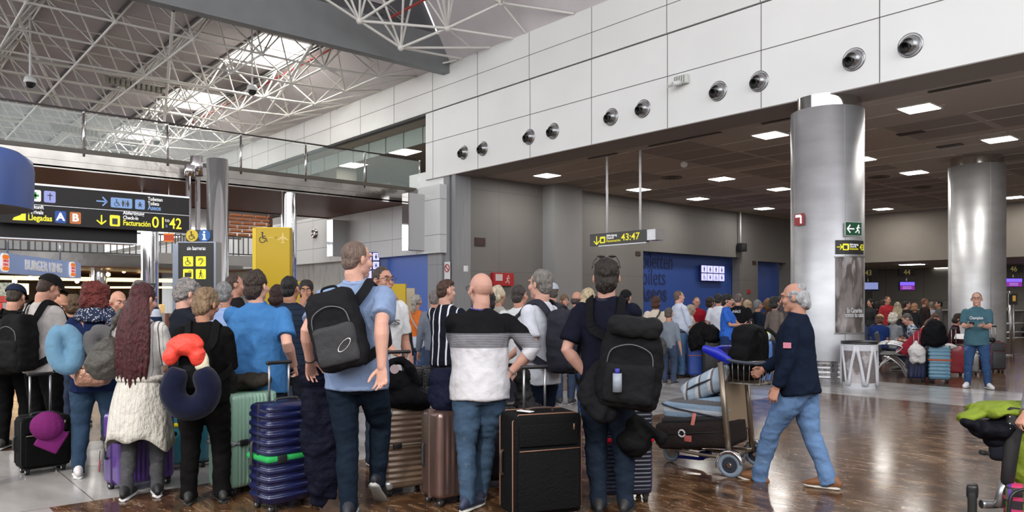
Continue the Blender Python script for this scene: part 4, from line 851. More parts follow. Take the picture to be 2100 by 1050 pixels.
# keeps the perspective of a long horizontal board seen at an angle
bm = nb(); rect(bm, P, 0, 0, Wb, hb_, -.3, 0); obj('board', bm, M((.22, .30, .52), rough=.35, emit=.25), T, True)
text('lettering', 'BURGER KING', .30, P.at(Wb * .285, .10), M((.9, .9, .9), emit=.12), T, ext=.01, n=.03, w=Wb * .43, bold=.008)
for u in (.085, .86):
    cu, cv = Wb * u, hb_ * .5
    bm = nb(); rect(bm, P, cu - .16, cv - .19, cu + .16, cv + .19, .01, .04, .1); obj('logo_plate', bm, M((.9, .9, .88), emit=.3), T, True)
    bm = nb(); rect(bm, P, cu - .13, cv + .07, cu + .13, cv + .16, .04, .05, .06); rect(bm, P, cu - .13, cv - .16, cu + .13, cv - .08, .04, .05, .06); obj('logo_bun', bm, M((.8, .25, .03), emit=.3), T, True)
    for s_, v in (('BURGER', .01), ('KING', -.065)): text('logo_word', s_, .075, P.at(cu, cv + v), M((.65, .02, .03), emit=.3), T, 'CENTER', n=.05, bold=.002, w=.22)
for u in (.2, .8): bm = nb(); cyl(bm, P.p(u * Wb, hb_, -.15), P.p(u * Wb, hb_ + .6, -.15), .02, 6); obj('hanger', bm, STEEL, T, True)
# shop counter, warm lamps, display items
random.seed(3)
T = thing('shop_counter', 'lit food counter with menu screens behind the crowd at the left', 'counter', at(120, 24)); 
P = Plane(at(-20, 24), U_)
bm = nb(); rect(bm, P, 0, 0, 5.6, 1.15, -.8, 0); obj('body', bm, M((.35, .10, .06), rough=.4, pat=[('lines', 0, .4, .5, (.55, .5, .45))]), T, True)
bm = nb(); rect(bm, P, 0, 1.75, .9, 2.1, -.5, 0); rect(bm, P, 2.35, 1.95, 5.6, 2.0, -.5, 0); obj('lit_shelf', bm, M((1, .72, .38), emit=1.6), T, True)
for k in range(14):
    u = .2 + k * .39; c_ = random.choice([(.9, .6, .25), (.5, .05, .04), (.8, .75, .6), (.9, .4, .08), (.2, .2, .22)]); bm = nb(); rbox(bm, P.p(u, 1.28 + random.random() * .1, -.3), (.16, .16, .28), .03, 1); tag(obj('food_display', bm, M(c_, emit=.25)), 'small display box on the lit food counter at the left', 'box', 'display boxes on the food counter')
for k in range(10):
    q = onX(30 + k * 32, -36 - (k % 3) * 2, 577 - (k % 4) * 7); bm = nb(); ball(bm, (0, 0, 0), .09, seg=10, rings=8); o = obj('pendant_lamp', bm, M((1, .65, .3), emit=7.)); o.location = q; tag(o, 'tiny warm pendant lamp glowing in the restaurant', 'lamp', 'warm pendant lamps of the restaurant')
    bm = nb(); cyl(bm, (0, 0, .08), (0, 0, 2.9 - q.z), .008, 5); obj('cord', bm, BLACKP, o)
P = Plane(at(-4, 17, 607), U_); T = thing('menu_stand', 'white menu stand with red base at the far left', 'stand', at(10, 17)); bm = nb(); rect(bm, P, 0, 0, .36, .3, -.03, 0); obj('panel', bm, M((.5, .5, .42), pat=[('blots', 14, .5, (.25, .3, .2))]), T, True)
bm = nb(); rect(bm, P, 0, -.14, .36, 0, -.03, 0.005); obj('band', bm, M((.45, .04, .03)), T, True); bm = nb(); rect(bm, P, .1, -P.o.z, .26, -.14, -.03, -.01); obj('leg', bm, GREYP, T, True)
# blue drum canopy, upper left corner
tt = 6.0; c = at(-78, tt, 380); r_ = 127 / FPX * tt
T = thing('blue_canopy', 'rounded blue canopy drum cut off at the upper left corner', 'canopy', (c.x, c.y, 2.3))
zt_c = EYE + (HOR - 322) / FPX * tt; zb_c = EYE + (HOR - 425) / FPX * tt
bm = nb(); lathe(bm, (c.x, c.y, 0), [(r_ * .80, zt_c + .06), (r_ * .97, zt_c), (r_, zt_c - .08), (r_ * .985, zb_c)], 48); obj('shell', bm, M((.05, .09, .26), rough=.35), T, True)
bm = nb(); lathe(bm, (c.x, c.y, 0), [(r_ * .985, zb_c), (.001, zb_c + .03)], 48); obj('underside', bm, M((.05, .045, .045), rough=.5), T, True)
bm = nb(); cyl(bm, (c.x, c.y, 0), (c.x, c.y, zb_c + .02), .08, 16); obj('post', bm, STEEL, T, True)
# timber slat screen on the upper gallery at the left
XT = -30.0; y0_, y1_ = onX(467, XT).y, onX(556, XT).y
T = thing('timber_screen', 'staggered terracotta timber slat screen beyond the chrome column', 'screen', (XT, y0_, 3.4))
for i in range(6):
    zz_ = onX(500, XT, 484).z + i * .155; bm = nb(); y = y0_ - .6 + (i % 2) * .2
    while y < y1_: box(bm, (XT, y, zz_), (XT + .08, min(y + .42, y1_), zz_ + .085)); y += .5
    box(bm, (XT - .04, y0_ - .6, zz_ - .03), (XT, y1_, zz_)); obj('slat_row', bm, M((.48, .17, .065), rough=.5), T, True)
bm = nb(); box(bm, (XT - .1, y1_ - .1, onX(500, XT, 486).z), (XT + .1, y1_ + .02, onX(500, XT, 486).z + 1.0)); obj('post', bm, M((.08, .04, .03)), T, True)
bm = nb(); box(bm, (XT - .3, y0_ - 3, 2.95), (XT, y1_ + .2, 3.35)); struct('trim_ledge', bm, M((.5, .5, .5), rough=.4))
T = thing('gallery_railing', 'dark upright-bar railing below the timber slat screen', 'railing', (XT, y0_, 3.35)); bm = nb(); z_a, z_b = onX(500, XT, 523).z, onX(500, XT, 486).z; box(bm, (XT, y0_ - 2, z_a), (XT + .04, y1_, z_a + .04)); box(bm, (XT, y0_ - 2, z_b - .04), (XT + .04, y1_, z_b)); obj('rail', bm, M((.07, .07, .07)), T, True)
bm = nb(); y = y0_ - 2
while y < y1_: box(bm, (XT, y, z_a), (XT + .02, y + .04, z_b)); y += .2
tag(obj('baluster', bm, M((.12, .13, .11)), T, True), kind='stuff')
P = Plane(at(346, 19.5, 487), U_); T = thing('orange_poster', 'small red and orange hanging board behind the overhead sign', 'sign', P.o); bm = nb(); rect(bm, P, -.13, -.11, .13, .11, -.02, 0); obj('board', bm, M((.45, .06, .02), emit=.3), T, True)
bm = nb(); rect(bm, P, -.13, .07, .13, .11, 0, .004); rect(bm, P, -.13, -.11, .13, -.08, 0, .004); obj('band', bm, M((.7, .2, .03), emit=.3), T, True); bm = nb(); cyl(bm, P.p(0, .11, -.01), P.p(0, 2.0, -.01), .01, 6); obj('hanger', bm, STEEL, T, True)
# ================================================================ PEOPLE
def ik(a, b, l1, l2, hint):
    d = b - a; L_ = d.length
    if L_ > (l1 + l2) * .995: s = L_ / ((l1 + l2) * .995); l1 *= s; l2 *= s
    x = (l1 * l1 - l2 * l2 + L_ * L_) / (2 * L_); h_ = math.sqrt(max(0, l1 * l1 - x * x)); u = d.normalized()
    v = hint - u * hint.dot(u)
    if v.length < 1e-4: v = Vector((0, -1, 0))
    return a + u * x + v.normalized() * h_
def hand(bm, Wp, d, n, k, curl, sg, spread=0., grip=False):
    d = d.normalized(); n = (n - d * n.dot(d)).normalized(); side = d.cross(n) * sg
    tube(bm, [Wp - d * .015 * k, Wp + d * .03 * k, Wp + d * .085 * k], [(.027 * k, .02 * k), (.036 * k, .0175 * k), (.040 * k, .0145 * k)], seg=12, ref=n, round_caps=True)
    for i, ln in enumerate((.072, .080, .074, .058)):
        p = Wp + d * (.083 - .006 * abs(i - 1.2)) * k + side * (.031 - .0205 * i) * k
        dd = (d + side * (.16 - .10 * i) * (1 + spread)).normalized(); pts = [p - d * .012 * k, p]; c = 0
        for j, fr in enumerate((.45, .32, .23)):
            c += (curl * (.55, .8, .6)[j]) * (1 + .12 * i); q = (dd * math.cos(c) + n * math.sin(c)); p = p + q * ln * k * fr; pts.append(p)
        tube(bm, pts, [.0085 * k, .0088 * k, .0083 * k, .0078 * k, .0068 * k], seg=8, ref=side, round_caps=True)
    p = Wp + d * .02 * k + side * .024 * k; q = (d * .62 + side * .62 + n * (.3 + curl * .35)).normalized(); q2 = (d * .85 + side * .15 + n * (.3 + curl * .5)).normalized()
    tube(bm, [p, p + q * .036 * k, p + q * .05 * k + q2 * .02 * k, p + q * .05 * k + q2 * .045 * k], [.015 * k, .0125 * k, .0105 * k, .0085 * k], seg=8, ref=n, round_caps=True)
SKIN = (.52, .265, .185); SKINP = (.60, .33, .25); SKINT = (.42, .205, .13)
PRE = {'down': (.275, .02, .80), 'phone': (.11, .30, 1.14), 'hold': (.07, .33, 1.0), 'hip': (.22, .05, .97), 'pocket': (.215, .10, .87), 'back': (.05, -.20, .95),
       'face': (.07, .15, 1.46), 'handle': (.30, .14, .78), 'fold': (-.10, .22, 1.12), 'strap': (.13, .17, 1.30), 'lap': (.12, .36, .72), 'swing': (.26, -.22, .84), 'reach': (.2, .42, 1.0)}
class Person: pass
def person(label, px, s, h, head=0, yaw=0., pitch=0., lean=0., b=1., belly=0., sex='m', top=((.5, .5, .5),), sleeve='short', hem=-.10, loose=1., bottom=((.05, .07, .12),), leg=1., skirt=None,
           hair=('short', (.05, .035, .025)), skin=SKIN, RH='down', LH='down', RF=None, LF=None, shoes=((.05, .05, .05), (.4, .4, .4)), face=False, glasses=None, beard=None, lod=1,
           collar=None, twist=0., pel=.93, curl=.35, RE=None, LE=None, group=None, heel=(0, 0), toes=(8, 8), cap=None, dx=0., sd=None, palm=None, crown=None, name='person', tuck=False, disp=.010, pelshift=(0, 0), neck=1.):
    """RH/LH: preset or (px, py, depth offset); RF/LF: (x, y) local or ('g', px, py) ground point"""
    P = Person(); k = h / 1.75; t = FPX / s; root = at(px, t); rz = yawp(px, head)
    T = thing(name, label, 'person', root, rz, group); P.T = T; P.k = k; P.b = b; P.t = t; P.px = px; P.lod = lod
    Mw = mat_of(T); Mi = Mw.inverted(); P.M = Mw
    sd_ = sd if sd is not None else int(px) % 97
    f = sex == 'f'
    VB = {0: .0055, 1: .0075, 2: .012, 3: .017}[lod]; VC = {0: .010, 1: .012, 2: .016, 3: .022}[lod]
    pelv = Vector((pelshift[0], pelshift[1], pel * k)); TM = Matrix.Translation(pelv) @ Matrix.Rotation(-R(lean), 4, 'X') @ Matrix.Rotation(-R(twist), 4, 'Z'); P.TM = TM
    bs = b * (.90 if f else 1.)
    Sh = {sg: TM @ Vector((sg * .180 * bs * k, 0, .462 * k)) for sg in (1, -1)}; P.S = Sh
    piv = TM @ Vector((0, .0, .556 * k)); HM = Matrix.Translation(piv) @ Matrix.Rotation(-R(lean * .6), 4, 'X') @ Matrix.Rotation(-R(yaw), 4, 'Z') @ Matrix.Rotation(-R(pitch), 4, 'X') @ Matrix.Scale(1.09 * k ** .5, 4); P.HM = HM
    def HP(x, y, z): return HM @ Vector((x, y, z + .122))
    # arms
    W_ = {}; El = {}; kinds = {}
    for sg, Hh, hint in ((1, RH, RE), (-1, LH, LE)):
        if isinstance(Hh, str):
            q = PRE[Hh]; w = Vector((sg * q[0] * (b if Hh in ('down', 'hip', 'pocket', 'handle', 'swing') else 1), q[1] + (.0 if Hh in ('down', 'swing', 'back') else belly * .8), q[2])) * k
            if Hh in ('phone', 'hold', 'face', 'fold', 'strap'): w = TM @ (w - Vector((0, 0, .93 * k)))
            if pel < .8: w = w + (pelv - Vector((0, 0, .93 * k))) if Hh != 'lap' else Vector((sg * .12, .34, (pel + .16) * k))
        else: w = Mi @ at(Hh[0], t + Hh[2], Hh[1])
        hv = Vector(hint) if hint else Vector((sg * (.9 if Hh == 'hip' else .32 if Hh in ('phone', 'hold', 'fold') else .12), -.8, -.35))
        if Hh == 'face': hv = Vector((sg * .3, .5, -.9))
        E_ = ik(Sh[sg], w, .285 * k, .255 * k, hv); W_[sg] = w; El[sg] = E_; kinds[sg] = Hh
    P.W = W_; P.E = El
    # legs
    hipz = -.06 * k; Hp = {sg: pelv + Vector((sg * .09 * k * (b ** .5), 0, hipz)) for sg in (1, -1)}; An = {}; Kn = {}
    for i, (sg, F) in enumerate(((1, RF), (-1, LF))):
        if F is None: a = Vector((sg * .11 * k, 0, .085 * k))
        elif F[0] == 'g': q = Mi @ gnd(F[1], F[2]); a = Vector((q.x, q.y, .085 * k))
        else: a = Vector((F[0], F[1], .085 * k))
        if heel[i]: a = a + Vector((0, 0, .15 * math.sin(R(heel[i]))))
        An[sg] = a; Kn[sg] = ik(Hp[sg], a, .40 * k, .385 * k, Vector((sg * .12, 1, .25 if pel < .8 else 0)))
    P.A = An; P.K = Kn
    # ---- skin
    bm = nb(); A = k
    g = lambda *pts: [TM @ (Vector(p) * k) for p in pts]
    tube(bm, g((0, 0, -.04), (0, 0, .12), (0, 0, .3), (0, 0, .44), (0, -.005, .50)), [(.12 * bs * k, .08 * k), (.11 * bs * k, .08 * k), (.125 * bs * k, .085 * k), (.13 * bs * k, .07 * k), (.07 * k, .055 * k)], seg=14, ref=TM.to_3x3() @ Vector((0, 1, 0)), round_caps=True)
    nk = .060 * (k ** .5) * (.86 if f else 1.) * neck
    tube(bm, [TM @ Vector((0, -.005, .46 * k)), TM @ Vector((0, -.012, .53 * k)), HP(0, -.022, -.09), HP(0, -.012, -.03)], [nk * 1.15, nk * 1.05, nk, nk], seg=14, round_caps=True)
    rot3 = HM.to_3x3()
    def hb(c, r): ball(bm, HP(*c), tuple(x * k ** .5 for x in r), rot=rot3.normalized())
    jw = .9 if f else 1.
    hb((0, -.012, .026), (.077, .096, .092)); hb((0, .024, -.04), (.060 * jw, .066, .070)); hb((0, .052, -.082), (.034 * jw, .034, .030)); hb((0, .01, -.06), (.060 * jw, .06, .045))
    if lod < 3:
        tube(bm, [HP(0, .080, .022), HP(0, .091, -.004), HP(0, .101, -.022)], [.008, .0095, .0115], seg=8, round_caps=True)
        for sg in (1, -1): ball(bm, HP(sg * .079, -.008, -.006), (.010, .019, .032), rot=(rot3 @ Matrix.Rotation(R(sg * 18), 3, 'Z')).normalized()); 
        hb((0, .078, .036), (.05, .014, .013)); hb((0, .080, -.053), (.024, .011, .013)); hb((0, .066, -.088), (.022, .020, .018))
        for sg in (1, -1): hb((sg * .038, .055, -.02), (.026, .03, .03))
    for sg in (1, -1):
        S0, E0, W0 = Sh[sg], El[sg], W_[sg]; fa = .92 if f else 1. * b ** .4
        fa *= .9 if f else 1
        tube(bm, [S0 + (S0 - E0).normalized() * -.01, S0.lerp(E0, .35), S0.lerp(E0, .8), E0, E0.lerp(W0, .25), E0.lerp(W0, .7), W0], [r_ * k * fa for r_ in (.046, .050, .043, .041, .045, .033, .028)], seg=12, round_caps=True)
        fd = (W0 - E0).normalized(); kd = kinds[sg]
        if palm and sg in palm: n_ = Vector(palm[sg])
        elif kd in ('phone', 'hold', 'lap'): n_ = Vector((-sg * .5, -.2, .8))
        elif kd == 'face': n_ = Vector((-sg * .3, -1, .2))
        elif kd == 'fold': n_ = Vector((0, -1, 0))
        elif kd == 'back': n_ = Vector((0, -1, .3))
        else: n_ = Vector((-sg, -.25, -.1))
        if kd == 'hip': fd = Vector((-sg * .4, .5, -.5))
        if lod < 3 or kd in ('phone', 'hold'): hand(bm, W0, fd, n_, k * (.92 if f else 1), curl if not isinstance(kd, tuple) or len(kd) < 4 else kd[3], sg)
        else: hand(bm, W0, fd, n_, k, .3, sg)
        P.fd = fd
        tube(bm, [Hp[sg] + Vector((0, 0, .05)), Hp[sg].lerp(Kn[sg], .5), Kn[sg], Kn[sg].lerp(An[sg], .35), An[sg] + Vector((0, 0, .03))], [r_ * k for r_ in (.065, .055, .042, .040, .030)], seg=12, round_caps=True)
        if RF == 'none': pass
    fuse('body', bm, M(skin, rough=.5, bump=.12, bs=60, var=.07, vs=14, spec=.35), T, VB, 3 if lod < 2 else 2)
    # ---- top
    if top:
        bm = nb()
        zs = (hem, 0., .12, .25, .37, .445, .51, .553)
        rx = (.182, .174, .148, .155, .162, .152, .110, .066) if f else (.172, .168, .158, .168, .180, .168, .120, .072)
        ry = (.138, .130, .108, .125, .120, .098, .080, .062) if f else (.136, .130, .118, .124, .126, .104, .084, .066)
        cy = (0, 0, 0, .01, .01, .0, -.008, -.012); bl = (.5, .9, 1., .6, .15, 0, 0, 0)
        pts = [(0, c + belly * w * .55, z) for z, c, w in zip(zs, cy, bl)]
        rr = [((x * bs + belly * w * .35) * k * loose, (y + belly * w * .5) * k * loose * (1 + (b - 1) * .6)) for x, y, w in zip(rx, ry, bl)]
        rr[-1] = (rr[-1][0] / loose / bs, rr[-1][1] / loose)
        if loose > 1: rr[-2] = (rr[-2][0] / loose ** .5, rr[-2][1] / loose ** .5)
        tube(bm, g(*pts), rr, seg=22, ref=TM.to_3x3() @ Vector((0, 1, 0)))
        for sg in (1, -1):
            S0, E0, W0 = Sh[sg], El[sg], W_[sg]; ln = loose * (.92 if f else 1.) * b ** .4
            ball(bm, S0 + (TM.to_3x3() @ Vector((-sg * .012, 0, -.006))) * k, .057 * k * ln, seg=12)
            if sleeve == 'short': tube(bm, [S0, S0.lerp(E0, .4), S0.lerp(E0, .78)], [.055 * k * ln, .061 * k * ln, .065 * k * ln], seg=14)
            elif sleeve == 'elbow': tube(bm, [S0, S0.lerp(E0, .5), E0, E0.lerp(W0, .3)], [.056 * k * ln, .060 * k * ln, .056 * k * ln, .05 * k * ln], seg=14)
            elif sleeve == 'long': tube(bm, [S0, S0.lerp(E0, .5), E0, E0.lerp(W0, .5), E0.lerp(W0, .96)], [.056 * k * ln, .059 * k * ln, .054 * k * ln, .050 * k * ln, .040 * k * ln], seg=14)
        fuse('top', bm, top[0] if not isinstance(top[0], tuple) else cloth(*top), T, VC, 4 if lod < 2 else 2, disp if lod < 3 else .006, .085 if lod < 2 else .14, seed=sd_, noise_fn=.75)
        if collar:
            bm = nb(); c = TM @ Vector((0, -.012, .545 * k)); torus(bm, c, .066 * k, .017 * k, rot=(TM.to_3x3() @ Matrix.Rotation(R(14), 3, 'X')), sx=1.0, sy=.98)
            obj('collar', bm, cloth(collar), T)
    # ---- trousers
    bm = nb()
    hx = (.166 if f else .152) * b ** .6
    tube(bm, [pelv + Vector((0, belly * .25, .10 * k)), pelv + Vector((0, belly * .15, .0)), pelv + Vector((0, -.012, -.08 * k)), pelv + Vector((0, -.005, -.14 * k))], [(hx * .93 * k + belly * .2, .105 * k + belly * .3), (hx * k + belly * .15, .108 * k + belly * .2), (hx * 1.02 * k, .116 * k), (hx * .8 * k, .10 * k)], seg=18)
    for sg in (1, -1):
        lg = leg; H0, K0, A0 = Hp[sg], Kn[sg], An[sg]; bt = .5 + .5 * b
        fw = (K0 - H0).cross(Vector((1, 0, 0))).normalized()
        tube(bm, [H0 + Vector((0, 0, .02)), H0.lerp(K0, .3), H0.lerp(K0, .65), K0, K0.lerp(A0, .3), K0.lerp(A0, .7), A0 + Vector((0, 0, -.045 * k))], [r_ * k * lg * q for r_, q in ((.098, bt), (.100, bt), (.086, bt), (.073, 1), (.071, 1), (.062, 1), (.060 * (1.08 if lg > 1 else .85), 1))], seg=14, round_caps=False)
    fuse('trousers', bm, bottom[0] if not isinstance(bottom[0], tuple) else cloth(*bottom), T, VC, 3, .010 if lod < 3 else .004, .085 if lod < 2 else .12, seed=sd_ + 5, noise_fn=1.25)
    # ---- shoes
    for i, sg in enumerate((1, -1)):
        A0 = An[sg]; ya = R(-toes[i]) * sg; hl = R(heel[i]); Rm = Matrix.Rotation(ya, 3, 'Z') @ Matrix.Rotation(-hl, 3, 'X')
        def sp_(x, y, z): return A0 + Rm @ Vector((x, y, z)) * k
        bm = nb(); rf = Rm @ Vector((0, 0, 1))
        tube(bm, [sp_(0, -.075, -.035), sp_(0, -.05, -.02), sp_(0, .0, -.01), sp_(0, .06, -.025), sp_(0, .12, -.038), sp_(0, .17, -.046), sp_(0, .195, -.052)],
             [(.026 * k, .034 * k), (.038 * k, .05 * k), (.040 * k, .058 * k), (.043 * k, .044 * k), (.047 * k, .032 * k), (.042 * k, .024 * k), (.022 * k, .014 * k)], seg=12, ref=rf, round_caps=True)
        sh = obj('shoe', bm, M(shoes[0], rough=.6, bump=.1), T, smooth=True)
        bm = nb(); tube(bm, [sp_(0, -.088, -.072), sp_(0, -.06, -.072), sp_(0, .02, -.072), sp_(0, .10, -.072), sp_(0, .17, -.070), sp_(0, .208, -.066)],
                        [(.024 * k, .012 * k), (.040 * k, .014 * k), (.038 * k, .014 * k), (.047 * k, .014 * k), (.042 * k, .013 * k), (.018 * k, .010 * k)], seg=12, ref=rf); obj('sole', bm, M(shoes[1], rough=.5), sh)
    # ---- hair
    if hair:
        st, hc = hair[0], hair[1]; bm = nb(); kk = k ** .5
        def hb2(c, r, **kw): ball(bm, HP(*c), tuple(x * kk for x in r), rot=rot3.normalized(), seg=16, rings=12)
        dp, ds = .006, .03
        if st == 'short': hb2((0, -.022, .036), (.082, .096, .094)); hb2((0, -.05, -.02), (.070, .058, .07))
        elif st == 'crop': hb2((0, -.022, .030), (.0795, .094, .093)); hb2((0, -.048, -.02), (.068, .056, .06)); dp = .002
        elif st == 'quiff': hb2((0, -.02, .036), (.078, .092, .088)); hb2((0, .01, .085), (.070, .085, .045)); hb2((0, -.05, -.01), (.068, .055, .065))
        elif st == 'thick': hb2((0, -.022, .042), (.088, .102, .098)); hb2((0, -.052, -.03), (.080, .064, .085)); dp = .008
        elif st == 'fringe': hb2((0, -.05, -.018), (.080, .066, .058)); hb2((.035, -.02, -.012), (.049, .06, .05)); hb2((-.035, -.02, -.012), (.049, .06, .05))
        elif st == 'oldlong': hb2((0, -.052, -.008), (.087, .072, .075)); hb2((0, -.075, -.05), (.07, .05, .06)); hb2((.04, -.018, .010), (.045, .062, .055)); hb2((-.04, -.018, .010), (.045, .062, .055)); hb2((0, -.055, .06), (.06, .05, .045)); dp = .006
        elif st == 'curly': hb2((0, -.018, .045), (.094, .106, .100)); hb2((0, -.055, -.02), (.085, .065, .07)); dp, ds = .02, .028
        elif st == 'bob': hb2((0, -.022, .035), (.094, .108, .104)); hb2((0, -.045, -.04), (.096, .080, .08)); dp, ds = .010, .03
        elif st == 'curlybob': hb2((0, -.022, .035), (.108, .115, .108)); hb2((0, -.055, -.04), (.118, .085, .08)); dp, ds = .024, .035
        elif st == 'pixie': hb2((0, -.018, .040), (.088, .102, .098)); hb2((0, -.05, -.015), (.082, .062, .085)); hb2((.06, .01, .02), (.03, .05, .05)); hb2((-.06, .01, .02), (.03, .05, .05)); dp = .008
        elif st in ('long', 'longwavy'):
            hb2((0, -.022, .035), (.090, .104, .100)); hb2((0, -.05, -.05), (.090, .070, .10))
            L_ = {'long': .52, 'longwavy': .26}[st]
            for i in range(-3, 4):
                a = HP(i * .022, -.085 + abs(i) * .012, .0); d_ = TM @ Vector((i * .036, -.15 + abs(i) * .008, (.50 - L_ * (1 - .05 * abs(i))) * k)); m_ = TM @ Vector((i * .034, -.13 + abs(i) * .01, .47 * k))
                tube(bm, spline([a, m_, d_], 5), [(.030 * kk, .026 * kk)] * 8 + [.024, .016, .006], seg=8, round_caps=True)
            if st == 'longwavy': dp, ds = .018, .035
            else: dp, ds = .003, .03
        elif st == 'pony':
            hb2((0, -.022, .035), (.086, .100, .098)); tube(bm, [HP(0, -.10, .05), HP(0, -.14, .02), HP(0.01, -.13, -.08), HP(0, -.12, -.17)], [.03, .045, .035, .01], seg=10, round_caps=True); dp = .012
        if bm.verts:
            hmv = {0: .0065, 1: .008, 2: .011, 3: .015}[lod]
            fuse('hair', bm, M(hc, rough=.55, bump=.9, bs=70, var=.35, vs=45, stretch=(1, 1, .25) if st not in ('curly', 'curlybob') else None, spec=.4), T, hmv, 2, dp, ds, seed=sd_)
        else: bm.free()
    if cap:
        bm = nb(); kk = k ** .5; pts = []
        rows = []
        for i in range(7):
            a = i / 6 * math.pi / 2
            row = []
            for j in range(20):
                c = 2 * math.pi * j / 20; row.append(bm.verts.new(HP(.087 * math.cos(c) * math.cos(a), -.012 + .104 * math.sin(c) * math.cos(a), .045 + .088 * math.sin(a))))
            rows.append(row)
        for r0, r1 in zip(rows, rows[1:]):
            for j in range(20):
                try: bm.faces.new((r0[j], r0[(j + 1) % 20], r1[(j + 1) % 20], r1[j])).smooth = True
                except ValueError: pass
        bmesh.ops.remove_doubles(bm, verts=bm.verts, dist=.0005)
        cp = obj('cap', bm, cloth(cap[0]), T)
        bm = nb(); sgn = -1 if len(cap) > 2 and cap[2] else 1
        top_, bot_ = [], []
        for j in range(9):
            a = math.pi * (.12 + .76 * j / 8); x0_, y0_ = .086 * math.cos(a), -.012 + sgn * .10 * math.sin(a); x1_, y1_ = .078 * math.cos(a), -.012 + sgn * (.10 * math.sin(a) + .075 * math.sin(a) ** .7)
            for z_, arr in ((.050, top_), (.044, bot_)): arr.append((bm.verts.new(HP(x0_, y0_, z_)), bm.verts.new(HP(x1_, y1_, z_ - .018))))
        for arr, fl in ((top_, 0), (bot_, 1)):
            for u, v in zip(arr, arr[1:]): q = (u[0], u[1], v[1], v[0]); bm.faces.new(q if fl else tuple(reversed(q)))
        for u, v in zip(range(8), range(1, 9)): bm.faces.new((top_[u][1], top_[v][1], bot_[v][1], bot_[u][1]))
        obj('brim', bm, cloth(cap[1] if len(cap) > 1 and cap[1] else cap[0]), cp)
    if face:
        for sg in (1, -1):
            bm = nb(); ball(bm, HP(sg * .030, .0745, .012), .0095, seg=10, rings=8); ey = obj('eye', bm, M((.75, .72, .70), rough=.2), T)
            bm = nb(); ball(bm, HP(sg * .030, .0815, .011), (.0055, .0045, .0055), seg=8, rings=6); obj('iris', bm, M((.03, .02, .015), rough=.1), ey)
            bm = nb(); tube(bm, [HP(sg * .014, .090, .033), HP(sg * .032, .088, .040), HP(sg * .048, .076, .033)], [.003, .004, .0025], seg=6, round_caps=True); obj('eyebrow', bm, M(tuple(c * .7 for c in hair[1]) if hair else (.12, .07, .05), rough=.8), T)
        bm = nb(); sm_ = .006 if face == 'smile' else 0
        tube(bm, [HP(-.024, .076, -.052 + sm_), HP(-.010, .089, -.055), HP(.010, .089, -.055), HP(.024, .076, -.052 + sm_)], [(.003, .002), (.0055, .004), (.0055, .004), (.003, .002)], seg=8, round_caps=True); obj('lips', bm, M((.42, .14, .11), rough=.5), T)
    if beard:
        bm = nb(); ball(bm, HP(0, .028, -.068), tuple(x * k ** .5 for x in (.060, .064, .052)), rot=rot3.normalized()); tube(bm, [HP(-.058, .01, -.02), HP(-.052, .045, -.06), HP(0, .086, -.085), HP(.052, .045, -.06), HP(.058, .01, -.02)], .014, seg=8, round_caps=True)
        tube(bm, [HP(-.025, .088, -.05), HP(0, .102, -.040), HP(.025, .088, -.05)], .007, seg=6, round_caps=True)
        fuse('beard', bm, M(beard, rough=.9, bump=.5, bs=80), T, .007, 2)
    if glasses:
        bm = nb()
        for sg in (1, -1):
            torus(bm, HP(sg * .032, .100, .010), .022, .0022, 'Y', 16, 5, rot=rot3.normalized(), sx=1.1, sy=.78); tube(bm, [HP(sg * .055, .097, .016), HP(sg * .078, .06, .014), HP(sg * .083, -.01, .008)], .0022, seg=5)
        tube(bm, [HP(-.009, .102, .014), HP(.009, .102, .014)], .002, seg=5); obj('glasses', bm, M(glasses, rough=.3), T)
    if crown == 'sunglasses':
        bm = nb()
        for sg in (1, -1): ball(bm, HP(sg * .036, .015, .139), (.030, .020, .010), rot=rot3.normalized()); tube(bm, [HP(sg * .062, .005, .130), HP(sg * .080, -.02, .105), HP(sg * .089, -.05, .06)], .0035, seg=5)
        obj('sunglasses', bm, M((.02, .02, .02), rough=.15), T)
    return P
def strap_path(bm, P, pts, w=.03, th=.006, ref=None):
    """flat strap through torso-frame points"""
    q = spline([P.TM @ (Vector(p) * P.k) for p in pts], 5); n = len(q)
    cen = P.TM @ Vector((0, 0, .2))
    # orient the flat side outwards from the trunk
    prev = None; rows = []
    for i in range(n):
        tn = (q[min(i + 1, n - 1)] - q[max(i - 1, 0)]).normalized(); ax = P.TM @ Vector((0, 0, (P.TM.inverted() @ q[i]).z * .75)); out = (q[i] - ax); out = (out - tn * out.dot(tn)).normalized(); sd = tn.cross(out)
        if prev is not None and sd.dot(prev) < 0: sd = -sd
        prev = sd
        rows.append([bm.verts.new(q[i] + sd * w * a + out * th * c) for a, c in ((-1, -1), (1, -1), (1, 1), (-1, 1))])
    for A, B in zip(rows, rows[1:]):
        for j in range(4): bm.faces.new((A[j], B[j], B[(j + 1) % 4], A[(j + 1) % 4]))
    bm.faces.new(list(reversed(rows[0]))); bm.faces.new(rows[-1])
    bmesh.ops.recalc_face_normals(bm, faces=bm.faces)
